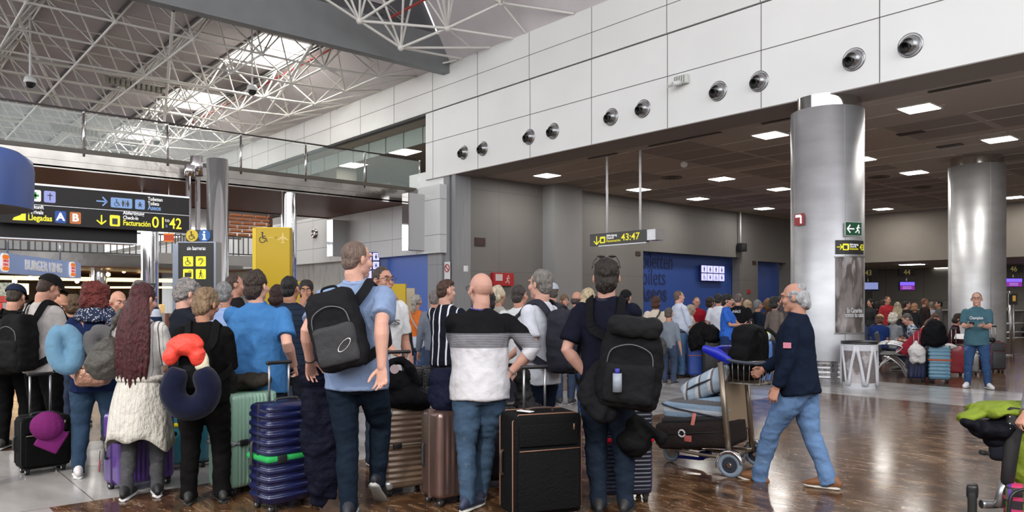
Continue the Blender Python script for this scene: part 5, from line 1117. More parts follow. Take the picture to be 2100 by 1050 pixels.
def backpack(label, P, w=.30, h=.45, d=.18, z=.27, ox=0., col=(.03, .03, .033), col2=None, straps=(1, -1), tilt=0., pocket=True, seed=1, y=0., soft=.012, strapcol=None, roll=0., cat='backpack', name='backpack'):
    """pack on the back of a person, torso-frame height z above the pelvis"""
    k = P.k; c = Vector((ox, -(.125 + .02) - d / 2 + y, z)) * k; cw = P.M @ (P.TM @ c); Mt = P.M.copy(); rz = P.T.rotation_euler[2]
    T = thing(name, label, cat, (cw.x, cw.y, cw.z - h * k / 2), rz); Mi = mat_of(T).inverted() @ P.M
    RT = Matrix.Rotation(R(roll), 3, 'Y') @ Matrix.Rotation(R(tilt), 3, 'X')
    cl = Mi @ (P.TM @ c)
    def fn(p, n):
        u = (p.z / (h * k)) + .5; s_ = 1 - .22 * max(0, u - .6) ** 1.2 * 2.2 - .10 * max(0, .25 - u) * 3
        if p.y < 0: p = Vector((p.x, p.y * (1.12 - .55 * max(0, u - .45)), p.z))
        return Vector((p.x * s_, p.y, p.z))
    bm = nb(); rbox(bm, cl, (w * k, d * k, h * k), .055 * k, 6, fn=fn, rot=RT)
    fuse('pack_body', bm, M(col, rough=.8, bump=.45, bs=16, var=.12, vs=7), T, .011 if P.lod < 2 else .018, 1, soft, .09, seed=seed)
    if pocket:
        bm = nb(); rbox(bm, cl + RT @ Vector((0, -d * k * .50, -h * k * .18)), (w * k * .80, d * k * .35, h * k * .50), .045 * k, 4, rot=RT)
        fuse('front_pocket', bm, M(col2 or tuple(x * 1.25 for x in col), rough=.75, bump=.35, bs=20, var=.1), T, .012 if P.lod < 2 else .02, 1, soft * .6, .08, seed=seed + 3)
        bm = nb(); q = [cl + RT @ Vector((x * w * k, -d * k * .58, zz * h * k)) for x, zz in ((-.36, .05), (-.3, .22), (0, .30), (.3, .22), (.36, .05))]; tube(bm, spline(q, 4), .004, seg=5); obj('zip', bm, M((.12, .12, .12), rough=.4), T)
    bm = nb(); tube(bm, spline([cl + RT @ Vector((x * k, 0.02, h * k * .46 + zz)) for x, zz in ((-.05, 0), (-.04, .045), (.04, .045), (.05, 0))], 4), .009, seg=6); obj('grab_loop', bm, M(strapcol or col, rough=.8), T)
    for sg in straps:
        bm = nb(); z0, z1 = z + h / 2 - .06, z - h / 2 + .05; bx = (P.b - 1) * .1; fr = .17
        strap_path(bm, P, [(ox * .5 + sg * .06, -.15 + y, z0 - .02), (sg * (.095), -.125, min(z0 + .06, .49)), (sg * (.11), -.045, .545), (sg * .125, .07, .50), (sg * (.13 + bx), fr - .02, .40), (sg * (.155 + bx), fr - .02, .27), (sg * (.195 + bx), .07, .20), (sg * (.20 + bx), -.04, z1 + .1), (ox * .5 + sg * .11, -.16 + y, z1)], .030 * k)
        bmesh.ops.transform(bm, matrix=Mi, verts=bm.verts)
        obj('strap', bm, M(strapcol or col, rough=.85, bump=.2), T)
    P.pack = T; return T, cl, RT, Mi
# ================================================================ LUGGAGE
def suitcase(label, px, py, w, h, d, head=180, col=(.02, .03, .1), ribs='h', handle=.0, hcol=None, belt=None, buckle=True, soft=False, rough=.3, corner=None, metal=0., t=None, group=None, stretchx=1., lab2=None, wheels=True, hw=.16, nrib=9, amp=.006, z0=0., trimc=None, name='suitcase'):
    """base centre seen at picture point (px, py); front face turned to `head` (180 = towards the camera)"""
    p = gnd(px, py) if t is None else at(px, t); T = thing(name, label, 'suitcase', (p.x, p.y, z0), yawp(px, head - 180) + math.pi, group)
    # local: front is +Y
    wz = .055 if wheels else .0; hh = h - wz
    def fn(q, n):
        if ribs == 'h': u = q.z; lim = hh / 2 - .05; per = hh / nrib
        elif ribs == 'v': u = q.x; lim = w / 2 - .035; per = w / nrib
        else: return q
        if abs(q.z) > hh / 2 - .045 or abs(u) > lim: return q
        if ribs == 'v' and abs(n.x) > .9: u = q.y; per = d / 4
        s_ = math.sin(u / per * 2 * math.pi); s_ = max(-1, min(1, s_ * 2.2))
        if abs(n.z) < .5: return q + n * amp * s_
        return q
    m = M(col, rough=rough, metal=metal, coat=.0 if soft else .5, bump=.35 if soft else .05, bs=60 if soft else 30, var=.06)
    nn = (2, 2, nrib * 8) if ribs == 'h' else ((nrib * 8, 12, 2) if ribs == 'v' else 3)
    bm = nb(); rbox(bm, (0, 0, wz + hh / 2), (w, d, hh), .045 if not soft else .03, nn, fn=fn); body = obj('shell', bm, m, T)
    bm = nb(); g_ = .006
    for yy in (() if soft else (0,)): rbox(bm, (0, yy, wz + hh / 2), (w + g_ * 2, .03, hh + g_ * 2), .045, 2)
    if soft:
        for yy in (d / 2 - .02, -d / 2 + .02): 
            ring = [(-w / 2 - .002, yy, wz + .04), (-w / 2 - .002, yy, wz + hh - .04), (-w / 2 + .04, yy, wz + hh + .002), (w / 2 - .04, yy, wz + hh + .002), (w / 2 + .002, yy, wz + hh - .04), (w / 2 + .002, yy, wz + .04), (w / 2 - .04, yy, wz - .002), (-w / 2 + .04, yy, wz - .002), (-w / 2 - .002, yy, wz + .04)]
            tube(bm, ring, .005, seg=6)
        obj('piping', bm, M(trimc or (.02, .02, .02), rough=.5), T)
    else: obj('zip_seam', bm, M(trimc or tuple(c * .35 for c in col), rough=.6), T)
    if soft:
        bm = nb(); rbox(bm, (0, d / 2 + .012, wz + hh * .36), (w * .90, .03, hh * .62), .015, 2); pk = obj('front_pocket', bm, m, T)
        bm = nb(); rbox(bm, (0, d / 2 + .006, wz + hh * .80), (w * .86, .02, hh * .22), .01, 2); obj('front_pocket', bm, m, T)
        bm = nb(); cyl(bm, (-w * .44, d / 2 + .03, wz + hh * .66), (w * .44, d / 2 + .03, wz + hh * .655), .004, 6); cyl(bm, (-w * .36, d / 2 + .02, wz + hh * .84), (-w * .36, d / 2 + .02, wz + hh * .90), .006, 6); obj('zip', bm, M(trimc or (.25, .2, .16), rough=.3), T)
    if wheels:
        for sx in (-1, 1):
            for sy in (-1, 1):
                c = (sx * (w / 2 - .05), sy * (d / 2 - .05), .028); bm = nb(); cyl(bm, (c[0] - .014, c[1], .0285), (c[0] + .014, c[1], .0285), .0285, 16); wh = obj('wheel', bm, RUBBER, T)
                bm = nb(); rbox(bm, (c[0], c[1], .055), (.05, .05, .035), .012, 1); obj('fork', bm, BLACKP, wh)
                bm = nb(); cyl(bm, (c[0] - .016, c[1], .0285), (c[0] + .016, c[1], .0285), .012, 10); obj('hub', bm, M((.6, .6, .62), rough=.3, metal=.8), wh)
    bm = nb(); tube(bm, spline([(-.09, 0, h - .002), (-.075, 0, h + .022), (.075, 0, h + .022), (.09, 0, h - .002)], 4), (.010), seg=8); obj('top_handle', bm, M(hcol or (.04, .04, .045), rough=.5), T)
    bm = nb(); tube(bm, spline([(w / 2 + .0, -.06, h * .42), (w / 2 + .022, -.05, h * .44), (w / 2 + .022, -.05, h * .62), (w / 2, -.06, h * .64)], 4) if True else [], .010, seg=8); obj('side_handle', bm, M(hcol or (.04, .04, .045), rough=.5), T)
    if handle:
        for sx in (-1, 1): bm = nb(); cyl(bm, (sx * hw / 2, -d / 2 + .04, h - .02), (sx * hw / 2, -d / 2 + .04, h + handle), .009, 8); obj('telescopic_tube', bm, M((.42, .42, .43), rough=.3, metal=.8), T)
        bm = nb(); rbox(bm, (0, -d / 2 + .04, h + handle), (hw + .05, .03, .028), .012, 2); obj('grip', bm, BLACKP, T)
    if belt:
        bc, bz, bh = belt[0], belt[1] * h, belt[2]
        bm = nb(); rbox(bm, (0, 0, bz), (w + amp * 2 + .012, d + amp * 2 + .012, bh), .042, 2); 
        fs = [f for f in bm.faces if abs(f.normal.z) > .9]; bt = obj('luggage_belt', bm, bc if not isinstance(bc, tuple) else M(bc, rough=.7), T)
        if buckle: bm = nb(); rbox(bm, (w * .28, d / 2 + .014, bz), (.07, .02, bh * 1.1), .006, 1); obj('buckle', bm, BLACKP, bt)
    if corner:
        for sx in (-1, 1):
            for sz in (wz + .035, h - .035): bm = nb(); rbox(bm, (sx * (w / 2 - .03), d / 2 - .028, sz), (.07, .07, .07), .025, 2); obj('corner_guard', bm, M(corner, rough=.3, metal=.6), T)
    return T
def blob(name, label, cat, loc, rz, parts, m, vox=.012, disp=.015, ds=.09, seed=0, group=None, sm=2, parent=None):
    """soft thing fused from balls/tubes: parts = list of callables(bm)"""
    if parent is None:
        T = bpy.data.objects.new(name, None)
    bm = nb()
    for f in parts: f(bm)
    o = fuse(name, bm, m, parent, vox, sm, disp, ds, seed=seed)
    if parent is None: o.location = loc; o.rotation_euler = (0, 0, rz); tag(o, label, cat, group); bpy.data.objects.remove(T)
    return o
B = lambda c, r: (lambda bm: ball(bm, c, r))
Tu = lambda pts, r, **kw: (lambda bm: tube(bm, spline(pts, 5), r, round_caps=True, **kw))
# ================================================================ FOREGROUND PEOPLE
J1 = (.055, .085, .145); J2 = (.09, .15, .26); JD = (.02, .03, .05); BLK = (.012, .012, .014); NAVY = (.012, .018, .045); WHT = (.62, .62, .64)
tall = person('tall man in light blue short-sleeved shirt with grey backpack, head turned right', 722, 293, 1.95, 18, yaw=42, pitch=4, b=1.06, sleeve='short', top=((.20, .27, .42),), bottom=((.009, .016, .028),), loose=1.08, hem=-.13, hair=('crop', (.16, .11, .085)), skin=SKINP,
    LH=(636, 742, .0, .5), RH=(783, 752, -.30, .6), RF=('g', 775, 1035), LF=('g', 716, 1062), shoes=((.02, .022, .03), (.45, .45, .43)), heel=(38, 0), lod=0, collar=(.26, .34, .52), belly=.03, palm={1: (-.2, -1, -.1), -1: (.3, .2, -1)}, toes=(0, 10), pelshift=(.03, 0))
sweat = person('bald man in black, grey and white striped sweater and blue jeans', 985, 283, 1.72, -8, yaw=-22, pitch=0, b=1.14, belly=.03, sleeve='elbow', loose=1.1, hem=-.12,
    top=((.66, .65, .68), [('band', 2, 1.28, 2.0, (.010, .010, .011)), ('band', 2, 1.175, 1.28, (.14, .14, .155)), ('lines', 2, .012, .35, (.36, .36, .38), 2, 1.18, 1.275)]), bottom=((.055, .095, .155), [('blots', 6, .66, (.12, .17, .24))]), hair=None, skin=SKINP,
    LH='hold', RH=(1046, 765, .02, .8), LF=(-.09, -.02), RF=(.03, .2), shoes=((.03, .04, .08), (.55, .55, .5)), lod=0, glasses=(.02, .02, .02), toes=(10, -40), RE=(1, -.5, 0))
navy = person('man in dark navy t-shirt with sunglasses on his head and large black backpack', 1244, 290, 1.81, 4, b=1.0, sleeve='short', top=((.009, .010, .019),), loose=1.06, bottom=((.014, .022, .038),), hair=('thick', (.022, .016, .012)), crown='sunglasses', skin=SKINP,
    LH=(1208, 776, .02, .8), RH='hold', LE=(-1, -.5, 0), LF=(-.06, .02), RF=(.13, .06), shoes=((.02, .02, .022), (.03, .03, .03)), lod=0, collar=(.03, .03, .045), palm={-1: (1, .2, 0)})
graym = person('grey-haired man in white t-shirt with dark grey backpack, facing left', 1108, 240, 1.785, -55, yaw=0, pitch=2, b=1.04, belly=.05, sleeve='short', top=((.60, .61, .66),), loose=1.08, hem=-.15, bottom=((.007, .010, .02),), hair=('short', (.20, .18, .16)), skin=SKINP, RH='hold', LH=(1064, 758, -.12, .5), lod=0)
walk = person('older man in navy jacket, light blue jeans and glasses pushing the luggage trolley', 1640, 253, 1.66, -78, yaw=-4, pitch=6, lean=3, b=1.10, belly=.04, sleeve='long', top=((.008, .013, .028),), loose=1.13, hem=-.13, bottom=((.12, .21, .38), [('blots', 4, .66, (.18, .28, .45))]), leg=1.12,
    hair=('oldlong', (.42, .42, .43)), skin=SKIN, LH='pocket', RH=(1566, 757, .20, 1.1), RF=('g', 1700, 1003), LF=('g', 1556, 985), shoes=((.20, .085, .035), (.55, .52, .48)), lod=0, glasses=(.08, .06, .05), collar=(.012, .018, .04), toes=(0, 0), heel=(0, -14), pelshift=(0, .0))
bluesh = person('broad man in bright blue shirt seen from behind beside the mint suitcase', 527, 246, 1.765, 12, yaw=28, b=1.17, belly=.07, sleeve='short', top=((.05, .165, .38),), loose=1.13, hem=-.20, bottom=((.03, .033, .045),), hair=('thick', (.035, .022, .016)), skin=SKINP, RH=(603, 748, .05, .7), LH='hold', lod=0, collar=(.035, .16, .44))
redlong = person('woman with long dark red hair, striped blouse and cream cardigan tied round her waist', 288, 267, 1.64, 28, yaw=22, pitch=14, sex='f', b=1.02, sleeve='long', top=((.58, .56, .53), [('lines', 0, .062, .16, (.06, .06, .07)), ('lines', 0, .031, .12, (.25, .24, .24))]), loose=1.12, hem=-.05, bottom=((.075, .075, .08), [('spots', 90, .18, (.16, .16, .17))]), leg=.86,
    hair=('long', (.055, .010, .012)), skin=SKIN, RH='phone', LH='phone', RF=(.10, .06), LF=(-.085, -.05), shoes=((.015, .015, .017), (.7, .7, .7)), lod=0, toes=(-30, 12))
redcurl = person('woman with curly dark red hair, dotted scarf and navy jacket', 196, 237, 1.665, 5, yaw=12, pitch=6, sex='f', b=1.12, sleeve='long', top=((.010, .018, .060),), loose=1.15, hem=-.16, bottom=((.032, .060, .105),), leg=1.0, hair=('curlybob', (.13, .022, .018)), skin=SKIN, RH='phone', LH='phone', RF=(.13, 0), LF=(-.13, -.02), shoes=((.68, .64, .64), (.75, .75, .75)), lod=1)
blacky = person('woman with short streaked blonde hair in black jacket and black trousers', 418, 273, 1.60, 12, yaw=30, pitch=12, sex='f', b=1.10, sleeve='long', top=((.006, .0055, .0055),), loose=1.16, hem=-.12, bottom=((.006, .0055, .0055),), leg=1.04, hair=('pixie', (.20, .13, .075)), skin=SKINT, RH='phone', LH='phone', RF=(.13, .0), LF=(-.10, -.02), shoes=((.02, .02, .02), (.03, .03, .03)), lod=0, glasses=(.5, .45, .4), toes=(-20, 5))
capboy = person('young man in black cap and off-white t-shirt looking down, black bag on his back', 88, 213, 1.78, 52, yaw=14, pitch=26, b=.98, sleeve='short', top=((.46, .43, .41),), loose=1.12, hem=-.12, bottom=((.005, .005, .0055),), hair=('crop', (.05, .03, .02)), skin=SKIN, RH='phone', LH='phone', cap=((.014, .014, .014),), lod=1)
leftdk = person('person in dark coat and navy cap at the far left edge, carrying a black backpack', 28, 200, 1.68, 28, pitch=18, b=1.05, sleeve='long', top=((.007, .0075, .007),), bottom=((.005, .005, .0055),), hair=('crop', (.04, .03, .02)), cap=((.018, .024, .05),), lod=1, RH='phone', LH='phone')
curlyg = person('man with curly grey hair in black polo shirt facing right', 378, 222, 1.70, 62, pitch=14, yaw=8, b=1.03, sleeve='short', top=((.014, .016, .024),), bottom=((.03, .03, .035),), hair=('curly', (.27, .25, .24)), skin=SKINP, RH='phone', LH='phone', lod=1, collar=(.014, .016, .024))
smile = person('smiling man with glasses in white lettered short-sleeved shirt facing the tall man', 786, 222, 1.84, 150, yaw=-8, b=1.0, sleeve='short', top=((.66, .66, .66),), loose=1.06, hem=-.16, bottom=((.03, .04, .06),), hair=('short', (.07, .05, .04)), skin=SKIN, face='smile', glasses=(.05, .04, .04), lod=0, collar=(.7, .7, .7), RH='hold', LH='down')
stripe = person('man with brown quiff in black shirt with white vertical stripes', 915, 190, 1.745, 30, yaw=28, b=1.0, sleeve='elbow', top=((.012, .014, .022), [('lines', 0, .085, .20, (.75, .75, .78))]), bottom=((.02, .02, .03),), hair=('quiff', (.07, .035, .022)), skin=SKINP, lod=1, loose=1.12, RH='phone', LH='hold')
puff = person('man in quilted dark navy jacket with short black hair seen from behind', 596, 205, 1.765, 15, yaw=15, b=1.05, sleeve='long', top=((.018, .026, .045), [('lines', 2, .055, .12, (.008, .011, .02))]), loose=1.16, bottom=((.012, .014, .02),), hair=('short', (.012, .010, .010)), skin=SKINT, lod=1, RH='down', LH='hold')
# ---- second rank of the queue
person('stooping man with glasses and dark top between the capped man and the red curls', 118, 178, 1.61, 170, pitch=30, yaw=-20, sleeve='long', top=((.02, .02, .022),), hair=('fringe', (.12, .09, .07)), skin=SKINT, face=True, glasses=(.03, .03, .03), lod=2, RH='phone', LH='phone')
person('bald older man with bare head looking down behind the scarfed woman', 240, 190, 1.625, 165, pitch=14, yaw=-10, sleeve='long', top=((.12, .12, .12),), hair=None, skin=SKIN, face=True, lod=2)
person('balding grey man in navy and white top behind the long red hair', 290, 172, 1.77, 40, yaw=12, sleeve='short', top=((.014, .022, .05), [('band', 2, 1.33, 1.42, (.45, .47, .55))]), hair=('short', (.17, .14, .13)), skin=SKINT, lod=2, b=1.08)
person('brown-haired person hidden behind the curly red hair', 152, 170, 1.58, 20, sleeve='long', top=((.04, .035, .03),), hair=('bob', (.10, .06, .03)), lod=2)
person('grey-haired man in pale blue shirt behind the short-haired woman', 461, 200, 1.71, 20, sleeve='short', top=((.28, .38, .62),), hair=('short', (.22, .22, .22)), lod=2, collar=(.28, .38, .62), b=1.05)
person('man in black shirt in profile facing right below the yellow sign', 483, 176, 1.835, 82, sleeve='short', top=((.014, .013, .014),), hair=('crop', (.07, .045, .035)), skin=SKIN, lod=2, RH='face', LH='hold', b=1.05)
person('dark-haired woman beside the blue-shirted man', 571, 175, 1.70, 30, sex='f', sleeve='long', top=((.02, .02, .02),), hair=('bob', (.035, .014, .012)), lod=2)
person('bearded man holding a phone to his ear beside the tall man', 628, 165, 1.775, 170, yaw=14, pitch=6, sleeve='short', top=((.55, .5, .48),), hair=('thick', (.02, .016, .014)), beard=(.02, .015, .013), skin=SKINT, face=True, RH='face', lod=2)
person('man in black jacket looking out behind the smiling man', 806, 150, 1.63, 178, sleeve='long', top=((.02, .02, .024),), hair=('fringe', (.05, .04, .04)), face=True, lod=2)
orange = person('woman in orange top with grey ponytail and bag strap seen from behind', 854, 128, 1.62, 8, yaw=10, sex='f', b=1.08, sleeve='short', top=((.62, .16, .035), [('band', 2, .5, .955, (.45, .5, .6))]), bottom=((.05, .10, .2),), hair=('pony', (.36, .33, .29)), lod=2, loose=1.1)
person('grey-haired person just left of the striped shirt', 892, 140, 1.67, 20, sleeve='long', top=((.16, .18, .22),), hair=('short', (.18, .16, .15)), lod=2)
person('dark-haired head just left of the blonde short hair behind the bald man', 1002, 165, 1.63, 10, sex='f', sleeve='long', top=((.03, .03, .03),), hair=('bob', (.014, .012, .012)), lod=2)
person('woman with short pale blonde hair behind the bald man', 1022, 160, 1.71, 20, yaw=20, sex='f', sleeve='long', top=((.4, .38, .34),), hair=('pixie', (.58, .50, .36)), lod=2)
white2 = person('man in white t-shirt with dark shoulder strap between the bald and the grey-haired man', 1066, 180, 1.70, 12, yaw=25, sleeve='short', top=((.60, .62, .62),), hair=('short', (.05, .04, .035)), lod=1, b=1.12, loose=1.1, bottom=((.03, .03, .04),))
person('person in pale grey cap behind the grey-haired man', 1132, 140, 1.78, -20, sleeve='long', top=((.05, .05, .055),), hair=('short', (.1, .08, .07)), cap=((.42, .44, .5),), lod=2)
person('balding man in navy t-shirt behind the curly blonde woman', 1184, 140, 1.66, 25, sleeve='short', top=((.015, .02, .045),), hair=('fringe', (.07, .05, .045)), lod=2)
person('brown-haired woman far behind the grey backpack', 1158, 105, 1.64, 160, sex='f', sleeve='long', top=((.1, .06, .05),), hair=('bob', (.16, .10, .06)), face=True, lod=2)
curlb = person('woman with curly blonde hair in dark jacket and blue jeans', 1204, 160, 1.665, -5, yaw=-20, sex='f', b=.98, sleeve='long', top=((.016, .018, .026),), bottom=((.035, .07, .16),), leg=.9, hair=('longwavy', (.52, .42, .27)), lod=1, RF=(.1, -.05), LF=(-.06, .05), shoes=((.08, .08, .085), (.3, .3, .3)))
person('man in black cap with logo and dark grey shirt behind the navy t-shirt', 1284, 128, 1.69, 20, sleeve='long', top=((.05, .05, .05),), hair=('crop', (.04, .03, .03)), cap=((.014, .014, .014), None, True), lod=2, b=1.1)
hood = person('woman in cream hooded top with dark cross-body strap facing the blue toilets wall', 1345, 106, 1.61, 5, sex='f', b=1.08, sleeve='long', top=((.60, .52, .42),), loose=1.15, hair=('bob', (.07, .028, .018)), lod=2, bottom=((.1, .1, .12),))
bigman = person('heavy man in white shirt and blue jeans with hands in his pockets', 1393, 101, 1.74, 62, yaw=12, b=1.12, belly=.12, sleeve='elbow', top=((.56, .62, .74),), hem=-.03, loose=1.05, bottom=((.10, .19, .34),), leg=1.15, hair=('crop', (.16, .10, .07)), skin=SKINP, RH='pocket', LH='pocket', lod=1, shoes=((.03, .03, .03), (.03, .03, .03)), collar=(.56, .62, .74))
person('man in dark red shirt leaning behind the heavy man', 1426, 88, 1.63, 165, pitch=10, lean=8, sleeve='short', top=((.30, .012, .025),), hair=('crop', (.12, .08, .06)), skin=SKIN, face=True, lod=2, RH='phone')
person('person in patterned cream jacket in front of the red shirt', 1413, 92, 1.42, 80, sex='f', lean=6, sleeve='long', top=((.55, .50, .44), [('blots', 12, .56, (.25, .24, .22))]), hair=('bob', (.4, .33, .25)), lod=2)
person('grey-sleeved person half hidden beside the black backpack and the heavy man', 1372, 112, 1.38, 20, sleeve='elbow', top=((.20, .23, .27),), hair=('short', (.1, .08, .07)), lod=2)
person('dark-haired woman in denim jacket left of the man in white shirt', 1458, 88, 1.61, 60, sex='f', sleeve='long', top=((.12, .20, .34),), hair=('bob', (.03, .02, .018)), lod=2)
whiteb = person('person in white t-shirt and black trousers behind the blue polo', 1474, 98, 1.68, 20, b=1.1, sleeve='short', top=((.66, .68, .74),), bottom=((.012, .014, .02),), hair=('short', (.02, .018, .018)), lod=2, belly=.05)
polo = person('woman in royal blue polo with white glasses holding a white plastic bag', 1490, 106, 1.65, 100, yaw=5, pitch=12, sex='f', b=1.15, belly=.06, sleeve='short', top=((.035, .13, .52),), bottom=((.02, .04, .12),), leg=1.15, hair=('thick', (.012, .012, .013)), skin=SKIN, RH='phone', LH='hold', lod=1, glasses=(.8, .8, .8), collar=(.03, .11, .45))
nicit = person('big man in black t-shirt with white lettering on the back', 1515, 98, 1.69, 20, b=1.22, sleeve='short', top=((.012, .012, .013),), bottom=((.05, .06, .1),), hair=('crop', (.14, .11, .10)), skin=SKINP, lod=2)
for a in ((1534, 92, 1.53, 'f', ('bob', (.45, .33, .2)), (.1, .09, .09), 'short blonde woman right of the black t-shirt'), (1555, 98, 1.54, 'm', ('short', (.2, .2, .19)), (.016, .024, .04), 'grey-haired man in dark blue jacket left of the walking man'),
          (1577, 96, 1.56, 'f', ('curlybob', (.22, .12, .06)), (.10, .06, .04), 'woman with bushy brown curls just left of the walking man'), (1590, 105, 1.60, 'f', ('bob', (.02, .02, .02)), (.16, .13, .11), 'dark-haired woman in checked top hidden by the walking man'),
          (1502, 88, 1.60, 'm', ('short', (.05, .04, .035)), (.3, .3, .32), 'man far behind between the blue polo and the black t-shirt')):
    person(a[6], a[0], a[1], a[2], 15 + a[0] % 40, sex=a[3], hair=a[4], top=(a[5],), sleeve='long', lod=2, b=1.05)
for a in ((1785, 66, 1.60, 'f', ('long', (.012, .011, .011)), (.03, .03, .032), 230, 'woman with long black hair in black jacket beside the poster column', None), (1812, 62, 1.58, 'm', ('short', (.06, .04, .035)), (.03, .03, .03), 30, 'dark-haired person far behind the red-jacketed man', None),
          (1821, 68, 1.68, 'm', ('short', (.12, .05, .03)), (.34, .03, .04), 160, 'young man in red jacket facing the camera below sign 44', True), (1841, 72, 1.49, 'f', ('longwavy', (.36, .30, .2)), (.03, .03, .033), 10, 'blonde woman with white-lined black hood', None),
          (1860, 70, 1.53, 'm', ('short', (.02, .015, .014)), (.02, .02, .02), 80, 'dark-haired man right of the white hood', None), (1876, 72, 1.45, 'f', ('bob', (.33, .18, .10)), (.02, .02, .022), 20, 'woman with light brown hair in the crowd centre', None),
          (1897, 68, 1.62, 'm', ('crop', (.20, .09, .05)), (.03, .02, .02), 60, 'red-haired man with backpack near the second column', None), (1925, 66, 1.54, 'm', ('short', (.015, .014, .014)), (.10, .10, .10), 250, 'man in dark grey sweatshirt left of the second column', True),
          (1801, 64, 1.50, 'f', ('bob', (.014, .013, .013)), (.013, .013, .014), 20, 'small dark-clad woman between the black hair and the red jacket', None), (1911, 64, 1.50, 'm', ('short', (.25, .2, .15)), (.4, .42, .5), 20, 'man with pale grey hood near the second column', None)):
    person(a[7], a[0], a[1], a[2], a[6], sex=a[3], hair=a[4], top=(a[5],), sleeve='long', lod=2, face=bool(a[8]), b=1.05)
teal = person('man in teal t-shirt and glasses holding a phone in front of the far column', 2003, 117, 1.675, 182, b=1.06, belly=.03, sleeve='short', top=((.06, .135, .17),), loose=1.06, hem=-.14, bottom=((.035, .075, .17), [('blots', 3.5, .6, (.14, .22, .38))]), hair=('crop', (.10, .065, .05)), skin=SKINP, RH='phone', LH='phone', face=True, glasses=(.04, .03, .03), RF=(-.02 + .16, 0), LF=(-.17, .05), shoes=((.72, .72, .74), (.7, .7, .7)), lod=0, toes=(12, 25))
# seated
seat = dict(pel=.50, lod=2)
red = person('man in dark red sweater sitting bent forward on the bench', 1858, 100, 1.74, 80, lean=38, pitch=20, b=1.1, sleeve='long', top=((.30, .02, .04),), bottom=((.08, .13, .22),), leg=1.15, hair=('crop', (.13, .08, .05)), skin=SKIN, RH='lap', LH='lap', RF=(.10, .44), LF=(-.10, .40), shoes=((.4, .03, .04), (.35, .02, .03)), pel=.50, lod=1)
person('man in blue and white patterned shirt sitting behind the black backpack', 1888, 94, 1.74, -100, lean=22, pitch=14, sleeve='short', top=((.5, .55, .6), [('blots', 16, .5, (.04, .08, .16))]), hair=('short', (.10, .085, .08)), skin=SKINP, RH='lap', LH='lap', RF=(.1, .4), LF=(-.1, .4), face=True, **seat)
person('person in straw hat sitting behind the bench', 1800, 84, 1.60, 20, lean=14, b=1.1, sleeve='short', top=((.015, .035, .14),), hair=('bob', (.12, .06, .04)), cap=((.62, .47, .25), (.5, .38, .2)), RF=(.1, .4), LF=(-.1, .4), RH='lap', LH='lap', **seat)
person('white-haired woman sitting behind the bench', 1832, 84, 1.62, 20, sex='f', sleeve='short', top=((.25, .27, .3),), hair=('curlybob', (.70, .66, .58)), RF=(.1, .4), LF=(-.1, .4), RH='lap', LH='lap', **seat)
maroon = person('dark-haired woman in maroon top sitting by the far column holding a paper', 1948, 92, 1.68, 95, sex='f', lean=14, pitch=12, sleeve='long', top=((.045, .015, .022),), hair=('bob', (.025, .014, .012)), RF=(.1, .42), LF=(-.1, .4), RH='lap', LH='lap', glasses=(.3, .2, .2), **seat)
far = person('brown-haired woman sitting bent over behind the large black backpack', 1890, 80, 1.72, 100, sex='f', lean=30, sleeve='long', top=((.03, .03, .03),), hair=('longwavy', (.09, .05, .035)), RF=(.1, .4), LF=(-.1, .4), RH='lap', LH='lap', **seat)
# ================================================================ BAGS ON BACKS
K = (.007, .007, .0075)
bp, cl, RT, Mi = backpack('grey and black backpack on the tall man\'s back with oval outline logo', tall, .32, .48, .17, .25, ox=-.04, col=(.010, .010, .012), col2=(.045, .045, .048), straps=(1,), roll=-14, seed=2)
bm = nb(); k = tall.k; torus(bm, cl + RT @ Vector((.07 * k, -.155 * k, -.10 * k)), .04 * k, .0025, rot=(RT @ Matrix.Rotation(R(90), 3, 'X') @ Matrix.Rotation(R(35), 3, 'Z')), sx=1.25, sy=.5); obj('logo_outline', bm, M((.75, .75, .75)), bp)
bp, cl, RT, Mi = backpack('large black backpack with rolled grey jacket strapped to it, on the man in navy', navy, .40, .52, .24, .10, ox=.17, y=.0, col=(.008, .008, .009), straps=(1, -1), roll=6, seed=4, soft=.018)
k = navy.k
bm = nb(); tube(bm, spline([cl + RT @ Vector(p) * k for p in ((-.20, .04, -.02), (-.24, 0, -.12), (-.22, -.02, -.24), (-.10, -.04, -.30))], 5), [.05] * 6 + [.085] * 5 + [.09] * 4 + [.06], seg=12, round_caps=True); fuse('rolled_jacket', bm, M((.010, .010, .012), rough=.85, bump=.6, bs=14, var=.2), bp, .012, 1, .02, .08, seed=8)
bm = nb(); rbox(bm, cl + RT @ Vector((0.0, -.02, .26)) * k, (.34 * k, .25 * k, .13 * k), .05 * k, 4, rot=RT); fuse('lid', bm, M((.012, .012, .013), rough=.7, bump=.4, bs=18), bp, .012, 1, .015, .09, seed=9)
bm = nb(); c = cl + RT @ Vector((-.07, -.175, -.03)) * k; cyl(bm, c, c + Vector((0, 0, -.12)), .03, 14); bt = obj('water_bottle', bm, M((.5, .55, .65), rough=.1, alpha=.6), bp); bm = nb(); cyl(bm, c + Vector((0, 0, .03)), c, .016, 12); obj('bottle_cap', bm, M((.04, .04, .35)), bt)
bp, *_ = backpack('dark slate backpack on the grey-haired man in the white t-shirt', graym, .32, .52, .20, .22, col=(.026, .027, .036), straps=(1, -1), seed=5)
bp, cl, RT, Mi = backpack('copper metallic backpack with peach straps below two neck pillows', redcurl, .30, .30, .18, .06, col=(.42, .22, .15), col2=(.48, .27, .19), straps=(1, -1), strapcol=(.62, .33, .25), seed=6)
for f in bp.children:
    if f.name.startswith(('pack_body', 'front_pocket')): f.data.materials[0] = M((.50, .27, .19), rough=.28, metal=.7, bump=.5, bs=18)
